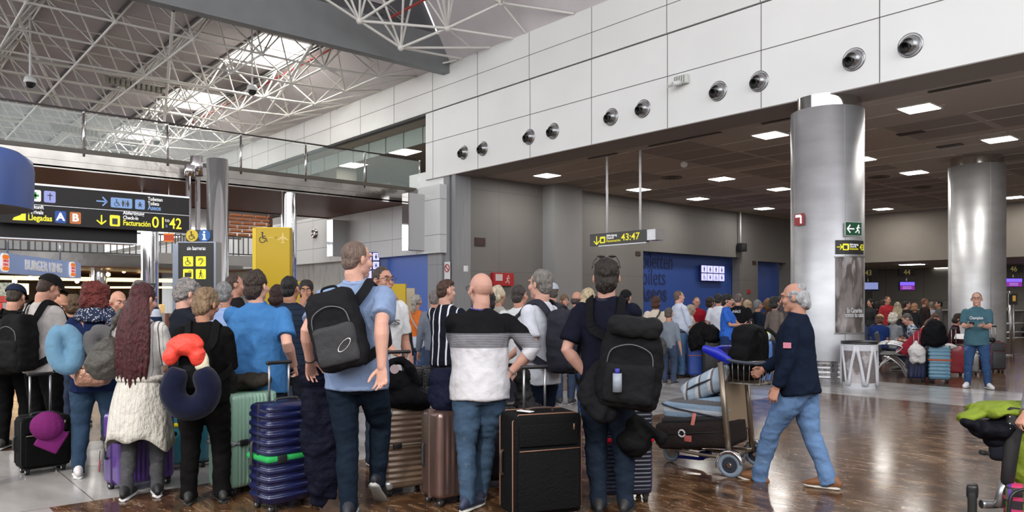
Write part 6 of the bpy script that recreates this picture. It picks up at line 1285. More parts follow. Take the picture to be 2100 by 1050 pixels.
def upillow(label, P, c, s, col, rotz, rotx, seed=0, col2=None, nm='neck_pillow', a0=-60, a1=240, ax=.080, az=.105, tr=.056):
    """horse-shoe travel pillow hung from a pack; c in torso frame"""
    k = P.k; cw = P.M @ (P.TM @ (Vector(c) * k)); rz = P.T.rotation_euler[2]
    rt = Matrix.Rotation(R(rotz), 3, 'Y') @ Matrix.Rotation(R(rotx), 3, 'X'); q = []
    for i in range(11):
        a = R(a0 + (a1 - a0) * i / 10); q.append(rt @ Vector((math.cos(a) * ax * s, 0, math.sin(a) * az * s)))
    bm = nb(); tube(bm, spline(q, 3), [((tr + .006 * math.sin(math.pi * i / 30)) * s, (tr + .01) * s) for i in range(31)], seg=14, round_caps=True)
    o = fuse(nm, bm, M(col, rough=.9, bump=.2, bs=40, var=.08, sheen=.12), None, .012, 2, .006, .1, seed=seed); o.location = cw; o.rotation_euler = (0, 0, rz); tag(o, label, 'pillow'); return o
upillow('light blue neck pillow hanging from the peach-strapped backpack', redcurl, (-.20, -.33, .25), 1.22, (.13, .26, .38), 172, 0, 1, ax=.062, az=.12, tr=.055)
upillow('grey velvet neck pillow hanging beside the light blue one', redcurl, (.10, -.36, .27), 1.15, (.10, .097, .10), 140, 8, 2, ax=.07, az=.11)
bm = nb(); k = redcurl.k
for sg, cc in ((1, 0), (-1, 0)): pass
def scarf(bm):
    for z, r in ((.55, .105), (.51, .125), (.58, .09)): torus(bm, redcurl.TM @ Vector((0, -.005, z * k)), r * k, .038 * k, seg=26, s2=8, sx=1.1)
    tube(bm, spline([redcurl.TM @ Vector(p) * 1. for p in ((.08, -.10, .50), (.16, -.15, .42), (.22, -.14, .32), (.24, -.12, .24))], 4), .035, seg=8, round_caps=True)
bm = nb(); scarf(bm); fuse('scarf', bm, M((.02, .028, .06), rough=.9, pat=[('spots', 62, .33, (.5, .5, .52))]), redcurl.T, .011, 2, .010, .06)
bp, *_ = backpack('soft dark backpack of the capped young man hanging behind him', capboy, .34, .52, .20, .17, col=K, straps=(1, -1), seed=7)
bp, *_ = backpack('bulky black backpack of the person at the far left edge', leftdk, .40, .56, .24, .18, col=(.008, .008, .008), straps=(1, -1), seed=17)
# red-long woman: grey-brown sack bag, cardigan
k = redlong.k
bm = nb(); TMr = redlong.TM; rings = []; seg = 40
for j, (z, r, ry_) in enumerate(((.06, .150, .125), (.03, .170, .145), (-.06, .195, .165), (-.18, .225, .19), (-.30, .25, .21), (-.42, .27, .22))):
    row = []
    for i in range(seg):
        a = 2 * math.pi * i / seg; w_ = 1 + .05 * math.sin(a * 7 + j) * j / 5; zz_ = z
        if j == 5: zz_ = z - .10 * max(0, abs(math.cos(a)) - .35) * 1.5 + .03 * math.sin(a * 5)
        if j == 4: zz_ = z - .03 * abs(math.cos(a))
        row.append(bm.verts.new(TMr @ Vector((math.cos(a) * r * w_ * k, math.sin(a) * ry_ * w_ * k - .01, zz_ * k))))
    rings.append(row)
for A, B_ in zip(rings, rings[1:]):
    for i in range(seg): bm.faces.new((A[i], B_[i], B_[(i + 1) % seg], A[(i + 1) % seg]))
o = obj('tied_cardigan', bm, M((.62, .59, .53), rough=.9, bump=.9, bs=26, pat=[('lines', 0, .035, .12, (.48, .45, .40))], stretch=(1, 1, .6)), redlong.T, smooth=True)
sm = o.modifiers.new('s', 'SUBSURF'); sm.levels = 1; sm.render_levels = 1; so = o.modifiers.new('t', 'SOLIDIFY'); so.thickness = .012
bm = nb(); torus(bm, TMr @ Vector((0, 0, .05 * k)), .165 * k, .026, seg=30, s2=8, sx=1.0, sy=.84); obj('cardigan_knot', bm, M((.62, .59, .53), rough=.9, bump=.6, bs=40), redlong.T)
bm = nb(); torus(bm, redlong.HM @ Vector((0, -.06, .12 + .10)), .03, .012, rot=redlong.HM.to_3x3().normalized()); tube(bm, [redlong.HM @ Vector(p) for p in ((-.07, .0, .22), (-.03, .03, .25), (.04, .03, .25), (.075, 0, .21))], .008, seg=6, round_caps=True); obj('hair_clip', bm, M((.02, .015, .015), rough=.3), redlong.T)
t_ = redlong.t - .05
blob('shoulder_bag', 'grey-brown sack bag hanging at the left side of the red-haired woman', 'bag', at(217, t_, 745), yawp(217, 0), [B((0, 0, 0), (.15, .11, .14)), B((0.02, 0, .08), (.12, .09, .12)), Tu([(-.02, 0, .14), (.03, -.02, .24), (.10, -.02, .40)], .016)], M((.055, .05, .042), rough=.6, bump=.7, bs=22, var=.2), .012, .02, .08, 3)
# short-haired woman: backpack with red cap and navy neck pillow
bp, cl, RT, Mi = backpack('black backpack on the short-haired woman', blacky, .27, .40, .16, .20, ox=-.03, col=K, straps=(1, -1), seed=9)
P_ = blacky; k = P_.k; cw = P_.M @ (P_.TM @ (Vector((-.06, -.36, .38)) * k))
blob('sun_hat', 'bright red-orange soft hat draped over the black backpack', 'hat', cw, P_.T.rotation_euler[2], [B((0, 0, .0), (.13, .07, .08)), B((-.09, -.01, -.07), (.055, .05, .07)), B((.08, 0, -.07), (.06, .05, .08)), B((.0, .02, .03), (.10, .07, .05))], M((.85, .06, .035), rough=.6, bump=.4, bs=25), .010, .012, .07, 2)
blob('cream_cloth', 'pale cream cloth hanging under the red hat on the backpack', 'cloth', cw + Vector((0, 0, 0)) + (P_.M.to_3x3() @ Vector((.11, 0.01, -.13))), P_.T.rotation_euler[2], [B((0, 0, 0), (.05, .035, .085))], M((.72, .66, .48), rough=.8, bump=.3), .010, .01, .06, 2)
o = upillow('dark navy velvet neck pillow with script embroidery on the backpack', blacky, (-.02, -.37, .04), 1.35, (.005, .007, .024), 180, 0, 3, ax=.088, az=.100, tr=.062, a0=-32, a1=212)
o['label'] = 'dark navy velvet neck pillow with embroidered scribble on the backpack'
bm = nb(); tube(bm, spline([(-.09, -.075, -.15), (-.05, -.083, -.14), (-.03, -.083, -.155), (0, -.085, -.145), (.03, -.083, -.155), (.06, -.083, -.14), (.09, -.078, -.135)], 4), .002, seg=5); obj('embroidery', bm, M((.6, .6, .65)), o)
# strap on orange woman and hood woman
for P_, col in ((orange, (.35, .25, .2)), (hood, K)):
    bm = nb(); strap_path(bm, P_, [(.14, -.14, .10), (.02, -.165, .27), (-.07, -.135, .44), (-.10, -.03, .545)] if P_ is orange else [(-.14, -.14, .12), (-.06, -.165, .27), (.07, -.135, .44), (.10, -.03, .545)], .014, .008); obj('bag_strap', bm, M(col), P_.T)
bm = nb(); strap_path(bm, white2, [(-.17, -.14, .18), (-.12, -.16, .30), (-.02, -.14, .44), (.10, -.03, .545)], .02, .006); obj('bag_strap', bm, M(K), white2.T)
def lanyard(P, c): 
    bm = nb(); torus(bm, P.TM @ Vector((0, -.012, .553 * P.k)), .070 * P.k, .007, rot=Matrix.Rotation(R(12), 3, 'X'), s2=6); obj('lanyard', bm, M(c, pat=[('blots', 30, .58, (.5, .5, .6))]), P.T)
lanyard(tall, (.02, .05, .20)); lanyard(sweat, (.02, .03, .22)); lanyard(polo, (.05, .2, .2))
for P_, sg, c in ((tall, -1, K), (navy, -1, K), (sweat, 1, (.2, .2, .2))):
    bm = nb(); d_ = (P_.W[sg] - P_.E[sg]).normalized(); s_, u_ = frame_of(d_, Vector((0, 1, 0))); rt = Matrix((s_, u_, d_)).transposed(); torus(bm, P_.W[sg] - d_ * .02, .033, .006, rot=rt, s2=6); obj('bracelet', bm, M(c), P_.T)
# lettering on shirts
Pf = lambda P, x, y, z: P.M @ (P.TM @ (Vector((x, y, z)) * P.k))
def shirt_text(P, body, w, h_, x, y, z, col, back=False, font_w=None):
    rz = P.T.rotation_euler[2]; U2 = Vector((math.cos(rz), math.sin(rz), 0)) * (1 if back else -1)
    text('lettering', body, h_, Plane(Pf(P, x, y, z), U2), M(col), P.T, 'CENTER', ext=.004, w=w, bold=.001)
shirt_text(teal, 'Champion', .20, .075, 0, .178, .33, (.7, .75, .78)); 
shirt_text(nicit, 'nici', .16, .10, .02, -.185, .40, (.75, .75, .78), True)
for i, (wd, z) in enumerate((('HOW', .42), ('DAVE', .36), ('ES', .30))): shirt_text(smile, wd, .13, .07, .05 if i < 2 else .0, .165, z, (.10, .10, .10))
P_ = walk; q = P_.M @ (P_.E[-1].lerp(P_.S[-1], .42) + Vector((-.085, 0, 0)))
rz = P_.T.rotation_euler[2]; Pp = Plane(q, Vector((0, 0, 1)).cross(-(P_.M.to_3x3() @ Vector((-1, 0, 0)))) * -1)
bm = nb(); rect(bm, Pp, -.03, -.022, .03, .022, 0, .003); pt = obj('sleeve_badge', bm, M((.6, .2, .28)), P_.T, True); bm = nb(); rect(bm, Pp, -.03, -.003, .03, .003, .003, .005); rect(bm, Pp, -.003, -.022, .003, .022, .003, .005); obj('badge_cross', bm, M((.05, .06, .25)), pt, True)
# belt of heavy man
bm = nb(); torus(bm, bigman.TM @ Vector((0, .04, -.02)), .20, .02, sx=.95, sy=1.02, s2=6); obj('belt', bm, M((.03, .02, .02)), bigman.T)
# things in hands
def phone(P, sg, nm='phone'):
    w = P.M @ (P.W[sg] + P.TM.to_3x3() @ Vector((-sg * .05, .10, .04)) * P.k); bm = nb(); rbox(bm, (0, 0, 0), (.075, .15, .009), .004, 1, rot=Matrix.Rotation(R(25), 3, 'X')); o = obj('phone', bm, M((.015, .015, .018), rough=.15)); o.location = w; o.rotation_euler = (0, 0, P.T.rotation_euler[2]); return o
tag(phone(teal, 1), 'black phone held by the man in the teal t-shirt', 'phone'); tag(phone(capboy, 1), 'black phone held by the young man in the black cap', 'phone')
w = polo.M @ (polo.W[1] + Vector((-.02, .16, 0)))
blob('plastic_bag', 'white plastic bag held out by the woman in blue polo', 'bag', w - Vector((0, 0, .02)), 0, [Tu([(0, 0, 0), (0, 0, -.12), (0, 0, -.30)], [.02] * 5 + [.04] * 5 + [.075])], M((.6, .6, .62), rough=.4, alpha=.9), .012, .012, .06, 2)
bm = nb(); w = at(1968, 16.6, 690); rbox(bm, (0, 0, 0), (.2, .14, .01), .004, 1, rot=Matrix.Rotation(R(50), 3, 'X')); o = obj('paper_sheet', bm, M((.8, .8, .8))); o.location = w; tag(o, 'white paper in the hands of the seated woman in maroon', 'paper')
# ================================================================ SUITCASES (nearest row)
suitcase('dark navy ribbed hard-shell suitcase with green luggage strap', 588, 1038, .46, .77, .30, 150, (.008, .012, .062), 'h', .28, belt=((.03, .36, .09), .50, .05), nrib=11, amp=.007, t=5.62)
suitcase('pale mint ridged suitcase with black strap beside the woman in black', 499, 1003, .46, .79, .30, 140, (.30, .50, .38), 'v', .0, belt=(M((.04, .05, .05), pat=[('blots', 20, .55, (.3, .32, .32))]), .52, .045), nrib=13, amp=.004, t=6.1)
suitcase('taupe and gold ribbed suitcase with brown centre stripe and striped belt', 828, 1008, .42, .68, .30, 158, (.23, .16, .115), 'h', .42, belt=(M((.10, .09, .07), pat=[('lines', 2, .02, .35, (.35, .25, .16))]), .58, .04), nrib=14, amp=.005, t=6.05, corner=(.6, .6, .6), rough=.25, metal=.3)
suitcase('rose-gold metallic vertically ribbed suitcase behind the striped sweater', 925, 1046, .40, .70, .26, 145, (.30, .19, .165), 'v', .0, nrib=8, amp=.006, metal=.75, t=5.75, rough=.28)
bk = suitcase('large black fabric suitcase with brown piping and pale luggage tag', 1108, 1078, .50, .74, .30, 158, (.006, .006, .0065), None, .30, soft=True, t=5.3, rough=.8, trimc=(.22, .11, .07), hcol=(.06, .035, .03))
bm = nb(); rbox(bm, (.11, .157, .40), (.035, .006, .04), .002, 1); obj('leather_patch', bm, M((.20, .07, .04)), bk)
bm = nb(); rbox(bm, (.13, .05, .755), (.05, .12, .006), .002, 1, rot=Matrix.Rotation(R(30), 3, 'Z')); obj('luggage_tag', bm, M((.75, .75, .75)), bk)
suitcase('dark blue suitcase with red strap behind the man in the navy t-shirt', 1272, 1062, .44, .74, .28, 165, (.010, .014, .035), 'h', .30, belt=((.50, .012, .03), .64, .055), buckle=False, nrib=22, amp=.003, t=5.8)
suitcase('purple vertically ribbed suitcase behind the woman with the cardigan', 286, 1004, .46, .62, .30, 150, (.085, .035, .22), 'v', .0, belt=((.02, .02, .02), .66, .04), buckle=False, nrib=12, amp=.006, t=6.2)
suitcase('small black cabin suitcase with the purple cap on it', 88, 968, .38, .50, .24, 165, (.006, .006, .006), None, .36, soft=True, t=6.75, rough=.8)
suitcase('teal suitcase with yellow strap mostly hidden by black trousers', 374, 962, .42, .66, .26, 170, (.025, .16, .21), None, .0, belt=((.60, .50, .02), .62, .045), buckle=False, t=6.9)
suitcase('black upright suitcase behind the stripes of the sweater man', 1015, 1000, .42, .66, .26, 170, (.006, .006, .010), None, .0, soft=True, t=6.3)
suitcase('black suitcase with pale zip behind the dark jacket in the queue', 850, 865, .46, .70, .28, 170, (.006, .006, .0065), None, .0, soft=True, t=9.3, trimc=(.15, .15, .15))
suitcase('black suitcase with yellow tag beside the striped shirt man', 905, 872, .44, .72, .28, 175, (.006, .006, .006), None, .0, soft=True, t=9.2)
# jackets and bags on the luggage
def cloth_hang(name, label, cat, px, py, t_, parts, col, seed=0, disp=.02, pat=None, vox=.012, ds=.09, bump=.6):
    return blob(name, label, cat, at(px, t_, py), yawp(px, 0), parts, M(col, rough=.75, bump=bump, bs=18, var=.15, pat=pat), vox, disp, ds, seed)
cloth_hang('quilted_jacket', 'dark navy quilted jacket draped over the suitcase handle in the tall man\'s hand', 'jacket', 655, 880, 5.45, [Tu([(-.09, .02, .42), (-.05, .02, .40), (.0, .01, .22), (.03, 0, .0), (.055, 0, -.2), (.03, 0, -.40), (.0, 0, -.50)], [(.04, .05)] * 4 + [(.09, .05)] * 5 + [(.13, .045)] * 5 + [(.16, .045)] * 5 + [(.15, .04)] * 5 + [(.11, .035)] * 5 + [(.07, .02)] * 2), Tu([(.10, .03, -.05), (.17, .03, -.2), (.16, .03, -.27)], [.045] * 5 + [.05] * 5 + [.03])], (.005, .006, .016), 4, .022, pat=[('lines', 2, .045, .08, (.002, .002, .006))])
cloth_hang('puffer_jacket', 'crumpled dark olive jacket lying on the mint suitcase', 'jacket', 505, 782, 6.1, [B((0, 0, 0), (.17, .13, .075)), B((-.08, 0, -.03), (.10, .12, .06)), B((.08, 0, .0), (.12, .11, .06))], (.030, .026, .020), 5, .03)
cloth_hang('long_jacket', 'black coat hanging down between the black-clad woman and the mint suitcase', 'coat', 462, 860, 5.95, [Tu([(0.02, 0, .32), (0, 0, .1), (-.02, 0, -.12), (-.04, 0, -.24)], [.07] * 6 + [.075] * 5 + [.06] * 4 + [.03])], (.016, .014, .013), 6)
cloth_hang('shoulder_bag', 'black padded bag with round white badge hanging on the taupe suitcase', 'bag', 828, 800, 5.95, [B((0, 0, -.05), (.17, .12, .11)), B((-.06, 0, .04), (.12, .10, .12)), B((.08, 0, -.08), (.12, .11, .09)), Tu([(-.12, 0, .10), (-.08, -.02, .22), (.02, -.02, .2), (.10, 0, .05)], .035)], (.006, .006, .008), 7, .02)
bm = nb(); cyl(bm, at(809, 5.78, 757), at(809, 5.76, 757), .035, 18); tag(obj('round_badge', bm, M((.6, .45, .45))), 'round white and red badge patch on the black padded bag', 'badge')
nb_ = cloth_hang('shoulder_bag', 'navy roll-top bag with grey trim resting on the rose-gold suitcase', 'bag', 918, 800, 5.7, [B((0, 0, -.03), (.15, .11, .15)), B((-.02, 0, .08), (.13, .09, .08)), B((.05, 0, -.06), (.12, .10, .12)), B((-.1, 0, .10), (.05, .05, .04))], (.010, .013, .034), 8, .015)
cloth_hang('fur_jacket', 'dark grey fluffy jacket hanging by the hands of the white t-shirt man', 'jacket', 1075, 812, 5.75, [Tu([(0, 0, .16), (0, 0, 0), (.02, 0, -.14)], [.05] * 5 + [.075] * 5 + [.06]), B((.06, 0, -.12), (.07, .07, .08))], (.03, .029, .029), 9, .03, ds=.04)
cloth_hang('plastic_bag', 'black glossy plastic bag hanging from the red-strapped suitcase handle', 'bag', 1300, 888, 5.35, [B((0, 0, -.06), (.12, .09, .12)), Tu([(0, 0, 0), (-.02, 0, .12), (-.03, 0, .2)], [.07] * 5 + [.02] * 6), Tu([(0, 0, .10), (.10, 0, .03), (.19, 0, -.03)], [.03] * 10 + [.035])], (.005, .005, .0055), 10, .02)
# purple cap on the small suitcase
o = thing('baseball_cap', 'magenta purple cap hanging from the small black suitcase handle', 'cap', at(97, 6.45, 880), yawp(97, 0))
bm = nb(); ball(bm, (-.0, -.03, .03), (.13, .10, .125)); fuse('crown', bm, M((.16, .018, .12), rough=.85, bump=.2, bs=60), o, .009, 2, .004, .1)
bm = nb(); rbox(bm, (.03, -.04, -.08), (.19, .03, .20), .014, 3, rot=Matrix.Rotation(R(30), 3, 'Y')); obj('peak', bm, M((.17, .018, .13), rough=.85), o)
o = thing('luggage_label', 'dark red luggage label hanging on the purple suitcase', 'label', at(204, 6.0, 955)); bm = nb(); rbox(bm, (0, 0, 0), (.035, .006, .10), .003, 1, rot=Matrix.Rotation(R(12), 3, 'Y')); obj('tag', bm, M((.25, .02, .05)), o); bm = nb(); cyl(bm, (0, 0, .05), (.02, 0, .12), .003, 5); obj('cord', bm, M(K), o)
# ================================================================ LUGGAGE TROLLEY with its load
C0 = (gnd(1480, 982) + gnd(1536, 952)) / 2; C0 = gnd(1507, 965); cy = yawp(1507, -68)
TR = thing('luggage_trolley', 'airport luggage trolley with blue handle pushed by the walking man', 'trolley', C0, cy)
# local: +Y = forward (to the left in the photo), x = across (+x away from camera)
TM_ = M((.30, .245, .19), rough=.3, metal=.7)
FR = lambda s_: [(s_ * .27, -.10, .10), (s_ * .27, -.02, .42), (s_ * .27, .02, .80), (s_ * .26, .03, 1.0)]
for s_ in (-1, 1):
    bm = nb(); q = [Vector(p) for p in ((s_ * .27, -.06, .14), (s_ * .27, .02, .98))]; tube(bm, q, [(.020, .028), (.020, .028)], seg=8); obj('upright', bm, TM_, TR)
    c = Vector((s_ * .30, -.08, .11)); bm = nb(); torus(bm, c, .085, .025, 'X', 24, 10); wh = obj('wheel', bm, M((.22, .28, .36), rough=.6), TR)
    bm = nb(); cyl(bm, c + Vector((-.02, 0, 0)), c + Vector((.02, 0, 0)), .066, 20); obj('hub', bm, M((.03, .035, .05), rough=.5), wh)
    bm = nb(); cyl(bm, c + Vector((-.035, 0, 0)), c + Vector((.035, 0, 0)), .02, 10); obj('axle', bm, CHROME, wh)
    bm = nb(); rows = []
    for i in range(13):
        a = R(-20 + 190 * i / 12); rows.append([bm.verts.new(c + Vector((x_, math.cos(a) * r_ * 1.0, math.sin(a) * r_ + .005))) for x_, r_ in ((-.035, .10), (-.035, .122), (.035, .122), (.035, .10))])
    for A, B_ in zip(rows, rows[1:]):
        for j in range(4): bm.faces.new((A[j], B_[j], B_[(j + 1) % 4], A[(j + 1) % 4]))
    bmesh.ops.recalc_face_normals(bm, faces=bm.faces); obj('mudguard', bm, CHROME, TR, smooth=True)
bm = nb(); rbox(bm, (0, .0, .58), (.50, .018, .46), .006, 2, rot=Matrix.Rotation(R(-5), 3, 'X')); obj('back_panel', bm, M((.36, .27, .18), rough=.5), TR)
for z, y in ((.35, -.02), (.80, .02)): bm = nb(); tube(bm, [(-.27, y, z), (.27, y, z)], .014, seg=8); obj('crossbar', bm, TM_, TR)
bm = nb()
for s_ in (-1, 0, 1): tube(bm, spline([(s_ * .25, -.06, .16), (s_ * .22, .25, .15), (s_ * .12, .62, .16), (s_ * .06, .74, .17)], 4), .015, seg=8)
tube(bm, [(-.26, -.05, .15), (.26, -.05, .15)], .014, seg=8); tube(bm, [(-.18, .4, .16), (.18, .4, .16)], .012, seg=8); obj('platform', bm, TM_, TR)
c = Vector((0, .62, .085)); bm = nb(); torus(bm, c, .062, .022, 'X', 20, 8); wh = obj('front_wheel', bm, M((.22, .28, .36), rough=.6), TR); bm = nb(); cyl(bm, c - Vector((.018, 0, 0)), c + Vector((.018, 0, 0)), .045, 16); rbox(bm, c + Vector((0, 0, .06)), (.05, .06, .08), .01, 1); obj('fork', bm, STEEL, wh)
bm = nb(); tube(bm, spline([(0, .60, .055), (0, .45, .06), (0, .30, .07), (0, .26, .14)], 4), (.016), seg=8); rbox(bm, (0, .28, .11), (.08, .10, .05), .01, 1); obj('brake_pedal', bm, M((.005, .01, .22), rough=.4), TR)
# wire basket behind (towards the man)
BY0, BY1, BZ0, BZ1 = -.33, .03, .80, .98
bm = nb()
for z in (BZ1,): tube(bm, [(-.24, BY1, z), (-.24, BY0, z + .02), (.24, BY0, z + .02), (.24, BY1, z), (-.24, BY1, z)], .007, seg=6)
tube(bm, [(-.20, BY1, BZ0), (-.20, BY0 + .03, BZ0), (.20, BY0 + .03, BZ0), (.20, BY1, BZ0), (-.20, BY1, BZ0)], .006, seg=6)
for i in range(8):
    f = i / 7
    for s_ in (-1, 1): tube(bm, [(s_ * .24, BY0 + (BY1 - BY0) * f, BZ1 + .02 * (1 - f)), (s_ * .20, BY0 + .03 + (BY1 - BY0 - .03) * f, BZ0)], .004, seg=5)
    tube(bm, [(-.24 + .48 * f, BY0, BZ1 + .02), (-.20 + .4 * f, BY0 + .03, BZ0), (-.20 + .4 * f, BY1, BZ0)], .004, seg=5)
obj('wire_basket', bm, M((.45, .42, .38), rough=.3, metal=.8), TR)
bm = nb(); tube(bm, spline([(-.26, .06, 1.04), (-.275, -.08, 1.0), (-.27, -.26, .985), (-.24, -.40, 1.0), (0, -.42, 1.0), (.24, -.40, 1.0), (.27, -.26, .985), (.275, -.08, 1.0), (.26, .06, 1.04)], 4), .016, seg=8); obj('push_handle', bm, M((.05, .06, .08), rough=.4), TR)
for s_ in (-1,): bm = nb(); tube(bm, [(s_ * .27, -.06, 1.0), (s_ * .27, .04, 1.05), (s_ * .265, .16, 1.09)], [(.016, .03), (.022, .05), (.02, .035)], seg=10, round_caps=True, ref=(0, 0, 1)); obj('blue_grip', bm, M((.01, .02, .45), rough=.35), TR)
bm = nb(); tube(bm, [(-.27, .10, 1.07), (0, .12, 1.08), (.27, .10, 1.07)], [(.02, .035)] * 3, seg=10, ref=(0, 0, 1)); obj('blue_bar', bm, M((.01, .02, .45), rough=.35), TR)
trm = mat_of(TR)
def on_tr(x, y, z): return trm @ Vector((x, y, z))
tl = Matrix.Rotation(R(-8), 3, 'X')
o = thing('suitcase', 'dark brown fabric suitcase lying at the bottom of the trolley', 'suitcase', on_tr(0, .30, .18), cy)
bm = nb(); rbox(bm, (0, .02, .13), (.46, .72, .25), .05, 4, rot=tl); fuse('shell', bm, M((.028, .022, .020), rough=.7, bump=.3, bs=30, var=.1), o, .012, 1, .006, .2)
bm = nb(); torus(bm, (-.235, .10, .14), .03, .008, 'X', 14, 6); st_ = obj('sticker', bm, M((.7, .7, .7)), o); bm = nb(); rbox(bm, (-.236, .04, .10), (.006, .07, .055), .002, 1); obj('sticker_flag', bm, M((.5, .12, .10)), o)
bm = nb(); tube(bm, [tl @ Vector(p) + Vector((0, .02, .13)) for p in ((-.235, .34, .02), (-.238, 0, .02), (-.235, -.34, .02))], .006, seg=5); obj('zip', bm, M((.01, .01, .01)), o)
STR = M((.30, .42, .55), rough=.7, bump=.3, bs=30, pat=[('lines', 2, .085, .45, (.58, .62, .66)), ('lines', 2, .17, .25, (.15, .145, .15))])
o = thing('suitcase', 'blue, white and grey striped soft suitcase on top of the trolley', 'suitcase', on_tr(0, .27, .44), cy)
bm = nb(); rbox(bm, (0, .04, .10), (.42, .62, .18), .05, 4, rot=tl); fuse('shell', bm, STR, o, .011, 1, .008, .15)
bm = nb(); rbox(bm, (0, .04, .008), (.43, .63, .07), .03, 3, rot=tl); obj('dark_base', bm, M((.02, .02, .022)), o)
bm = nb(); tube(bm, spline([(-.213, .34, .13), (-.222, .2, .10), (-.222, -.1, .065), (-.213, -.24, .05)], 4), .008, seg=6); obj('piping', bm, M((.03, .035, .05)), o)
bm = nb(); rbox(bm, (-.225, .02, .02), (.006, .035, .12), .002, 1, rot=Matrix.Rotation(R(12), 3, 'X')); obj('luggage_tag', bm, M((.75, .25, .2)), o)
o = thing('travel_bag', 'rounded blue and white striped holdall leaning on the striped suitcase', 'bag', on_tr(0, .20, .66), cy)
bm = nb(); rbox(bm, (0, .04, .09), (.40, .46, .20), .08, 4, rot=Matrix.Rotation(R(-28), 3, 'X')); ball(bm, (0, -.10, .18), (.17, .09, .10)); fuse('bag_body', bm, M((.42, .52, .62), rough=.7, bump=.3, bs=30, pat=[('lines', 1, .12, .4, (.66, .68, .70)), ('lines', 1, .12, .16, (.17, .16, .16))]), o, .011, 1, .010, .12)
bm = nb(); tube(bm, spline([(-.18, .20, .03), (-.21, .08, .10), (-.21, -.06, .16), (-.17, -.14, .22)], 4), .009, seg=6); obj('piping', bm, M((.03, .035, .05)), o)
o = thing('backpack', 'black backpack standing in the wire basket of the trolley', 'backpack', on_tr(0, -.13, .81), cy)
bm = nb(); rbox(bm, (0, 0, .25), (.34, .24, .48), .09, 5); rbox(bm, (-.13, .02, .16), (.12, .2, .3), .05, 3); fuse('pack_body', bm, M((.006, .006, .0065), rough=.75, bump=.5, bs=16, var=.2), o, .012, 1, .018, .1, seed=3)
for s_ in (-1, 1): bm = nb(); tube(bm, spline([(s_ * .09, -.12, .46), (s_ * .12, -.20, .38), (s_ * .13, -.20, .18), (s_ * .10, -.13, .06)], 5), [(.028, .01)] * 16, seg=8, ref=(0, 1, 0)); obj('strap', bm, M(K, rough=.85), o)
bm = nb(); tube(bm, spline([(-.04, -.02, .47), (-.03, -.02, .53), (.03, -.02, .53), (.04, -.02, .47)], 4), .009, seg=6); obj('grab_loop', bm, M(K), o)
# ================================================================ LUGGAGE by the toilets
suitcase('bright blue hard suitcase with orange-red bands by the heavy man', 1428, 772, .36, .72, .28, 165, (.025, .07, .33), None, .0, belt=((.35, .12, .12), .62, .02), buckle=False, t=15.2, rough=.35)
cloth_hang('backpack', 'black backpack heaped on the bright blue suitcase', 'backpack', 1432, 690, 15.0, [B((0, 0, 0), (.20, .16, .27)), B((.05, 0, .15), (.17, .14, .12)), B((-.1, -.05, -.1), (.10, .10, .2))], (.006, .006, .0065), 11, .03, vox=.02)
suitcase('tall black suitcase between the blue suitcase and the white t-shirt', 1462, 776, .42, .78, .3, 170, K, None, .0, soft=True, t=15.0)
cloth_hang('duffel_bag', 'black duffel bag lying on the tall black suitcase', 'bag', 1456, 683, 14.9, [B((0, 0, 0), (.20, .15, .16)), B((.04, 0, -.1), (.19, .15, .1))], (.005, .005, .0055), 12, .03, vox=.02)
o = suitcase('pale blue tall suitcase left of the walking man', 1562, 778, .34, .80, .28, 170, (.06, .15, .42), None, .10, t=13.9)
suitcase('second blue suitcase beside the pale one with dark strap', 1544, 774, .28, .76, .28, 175, (.03, .08, .28), None, .0, t=14.3)
blob('yellow_bag', 'crumpled bright yellow bag lying on the blue suitcases', 'bag', at(1556, 13.8, 692), yawp(1556, 0), [B((0, 0, 0), (.16, .08, .04)), B((-.12, 0, -.02), (.06, .06, .035)), Tu([(.12, 0, .02), (.15, 0, .10), (.18, 0, .09), (.17, 0, .02)], .014)], M((.72, .66, .03), rough=.5), .014, .015, .06, 2)
blob('white_pouch', 'pale blue-white pouch next to the yellow bag', 'bag', at(1576, 13.75, 690), yawp(1576, 0), [B((0, 0, 0), (.05, .05, .07))], M((.5, .62, .68)), .014, .01, .06, 3)
suitcase('black suitcase on the floor left of the heavy man', 1360, 772, .34, .50, .22, 175, K, None, .0, soft=True, t=15.3)
suitcase('dark grey suitcase in the crowd behind the yellow bag', 1524, 766, .4, .62, .26, 175, (.02, .02, .022), None, .0, soft=True, t=16.)
blob('backpack', 'grey backpack with bottle on the half hidden person in the grey sleeve', 'backpack', at(1352, 13.7, 715), yawp(1352, 0), [B((0, 0, 0), (.13, .10, .22)), B((0, -.06, -.08), (.10, .07, .1))], M((.05, .048, .045), bump=.5, bs=20), .016, .02, .08, 4)
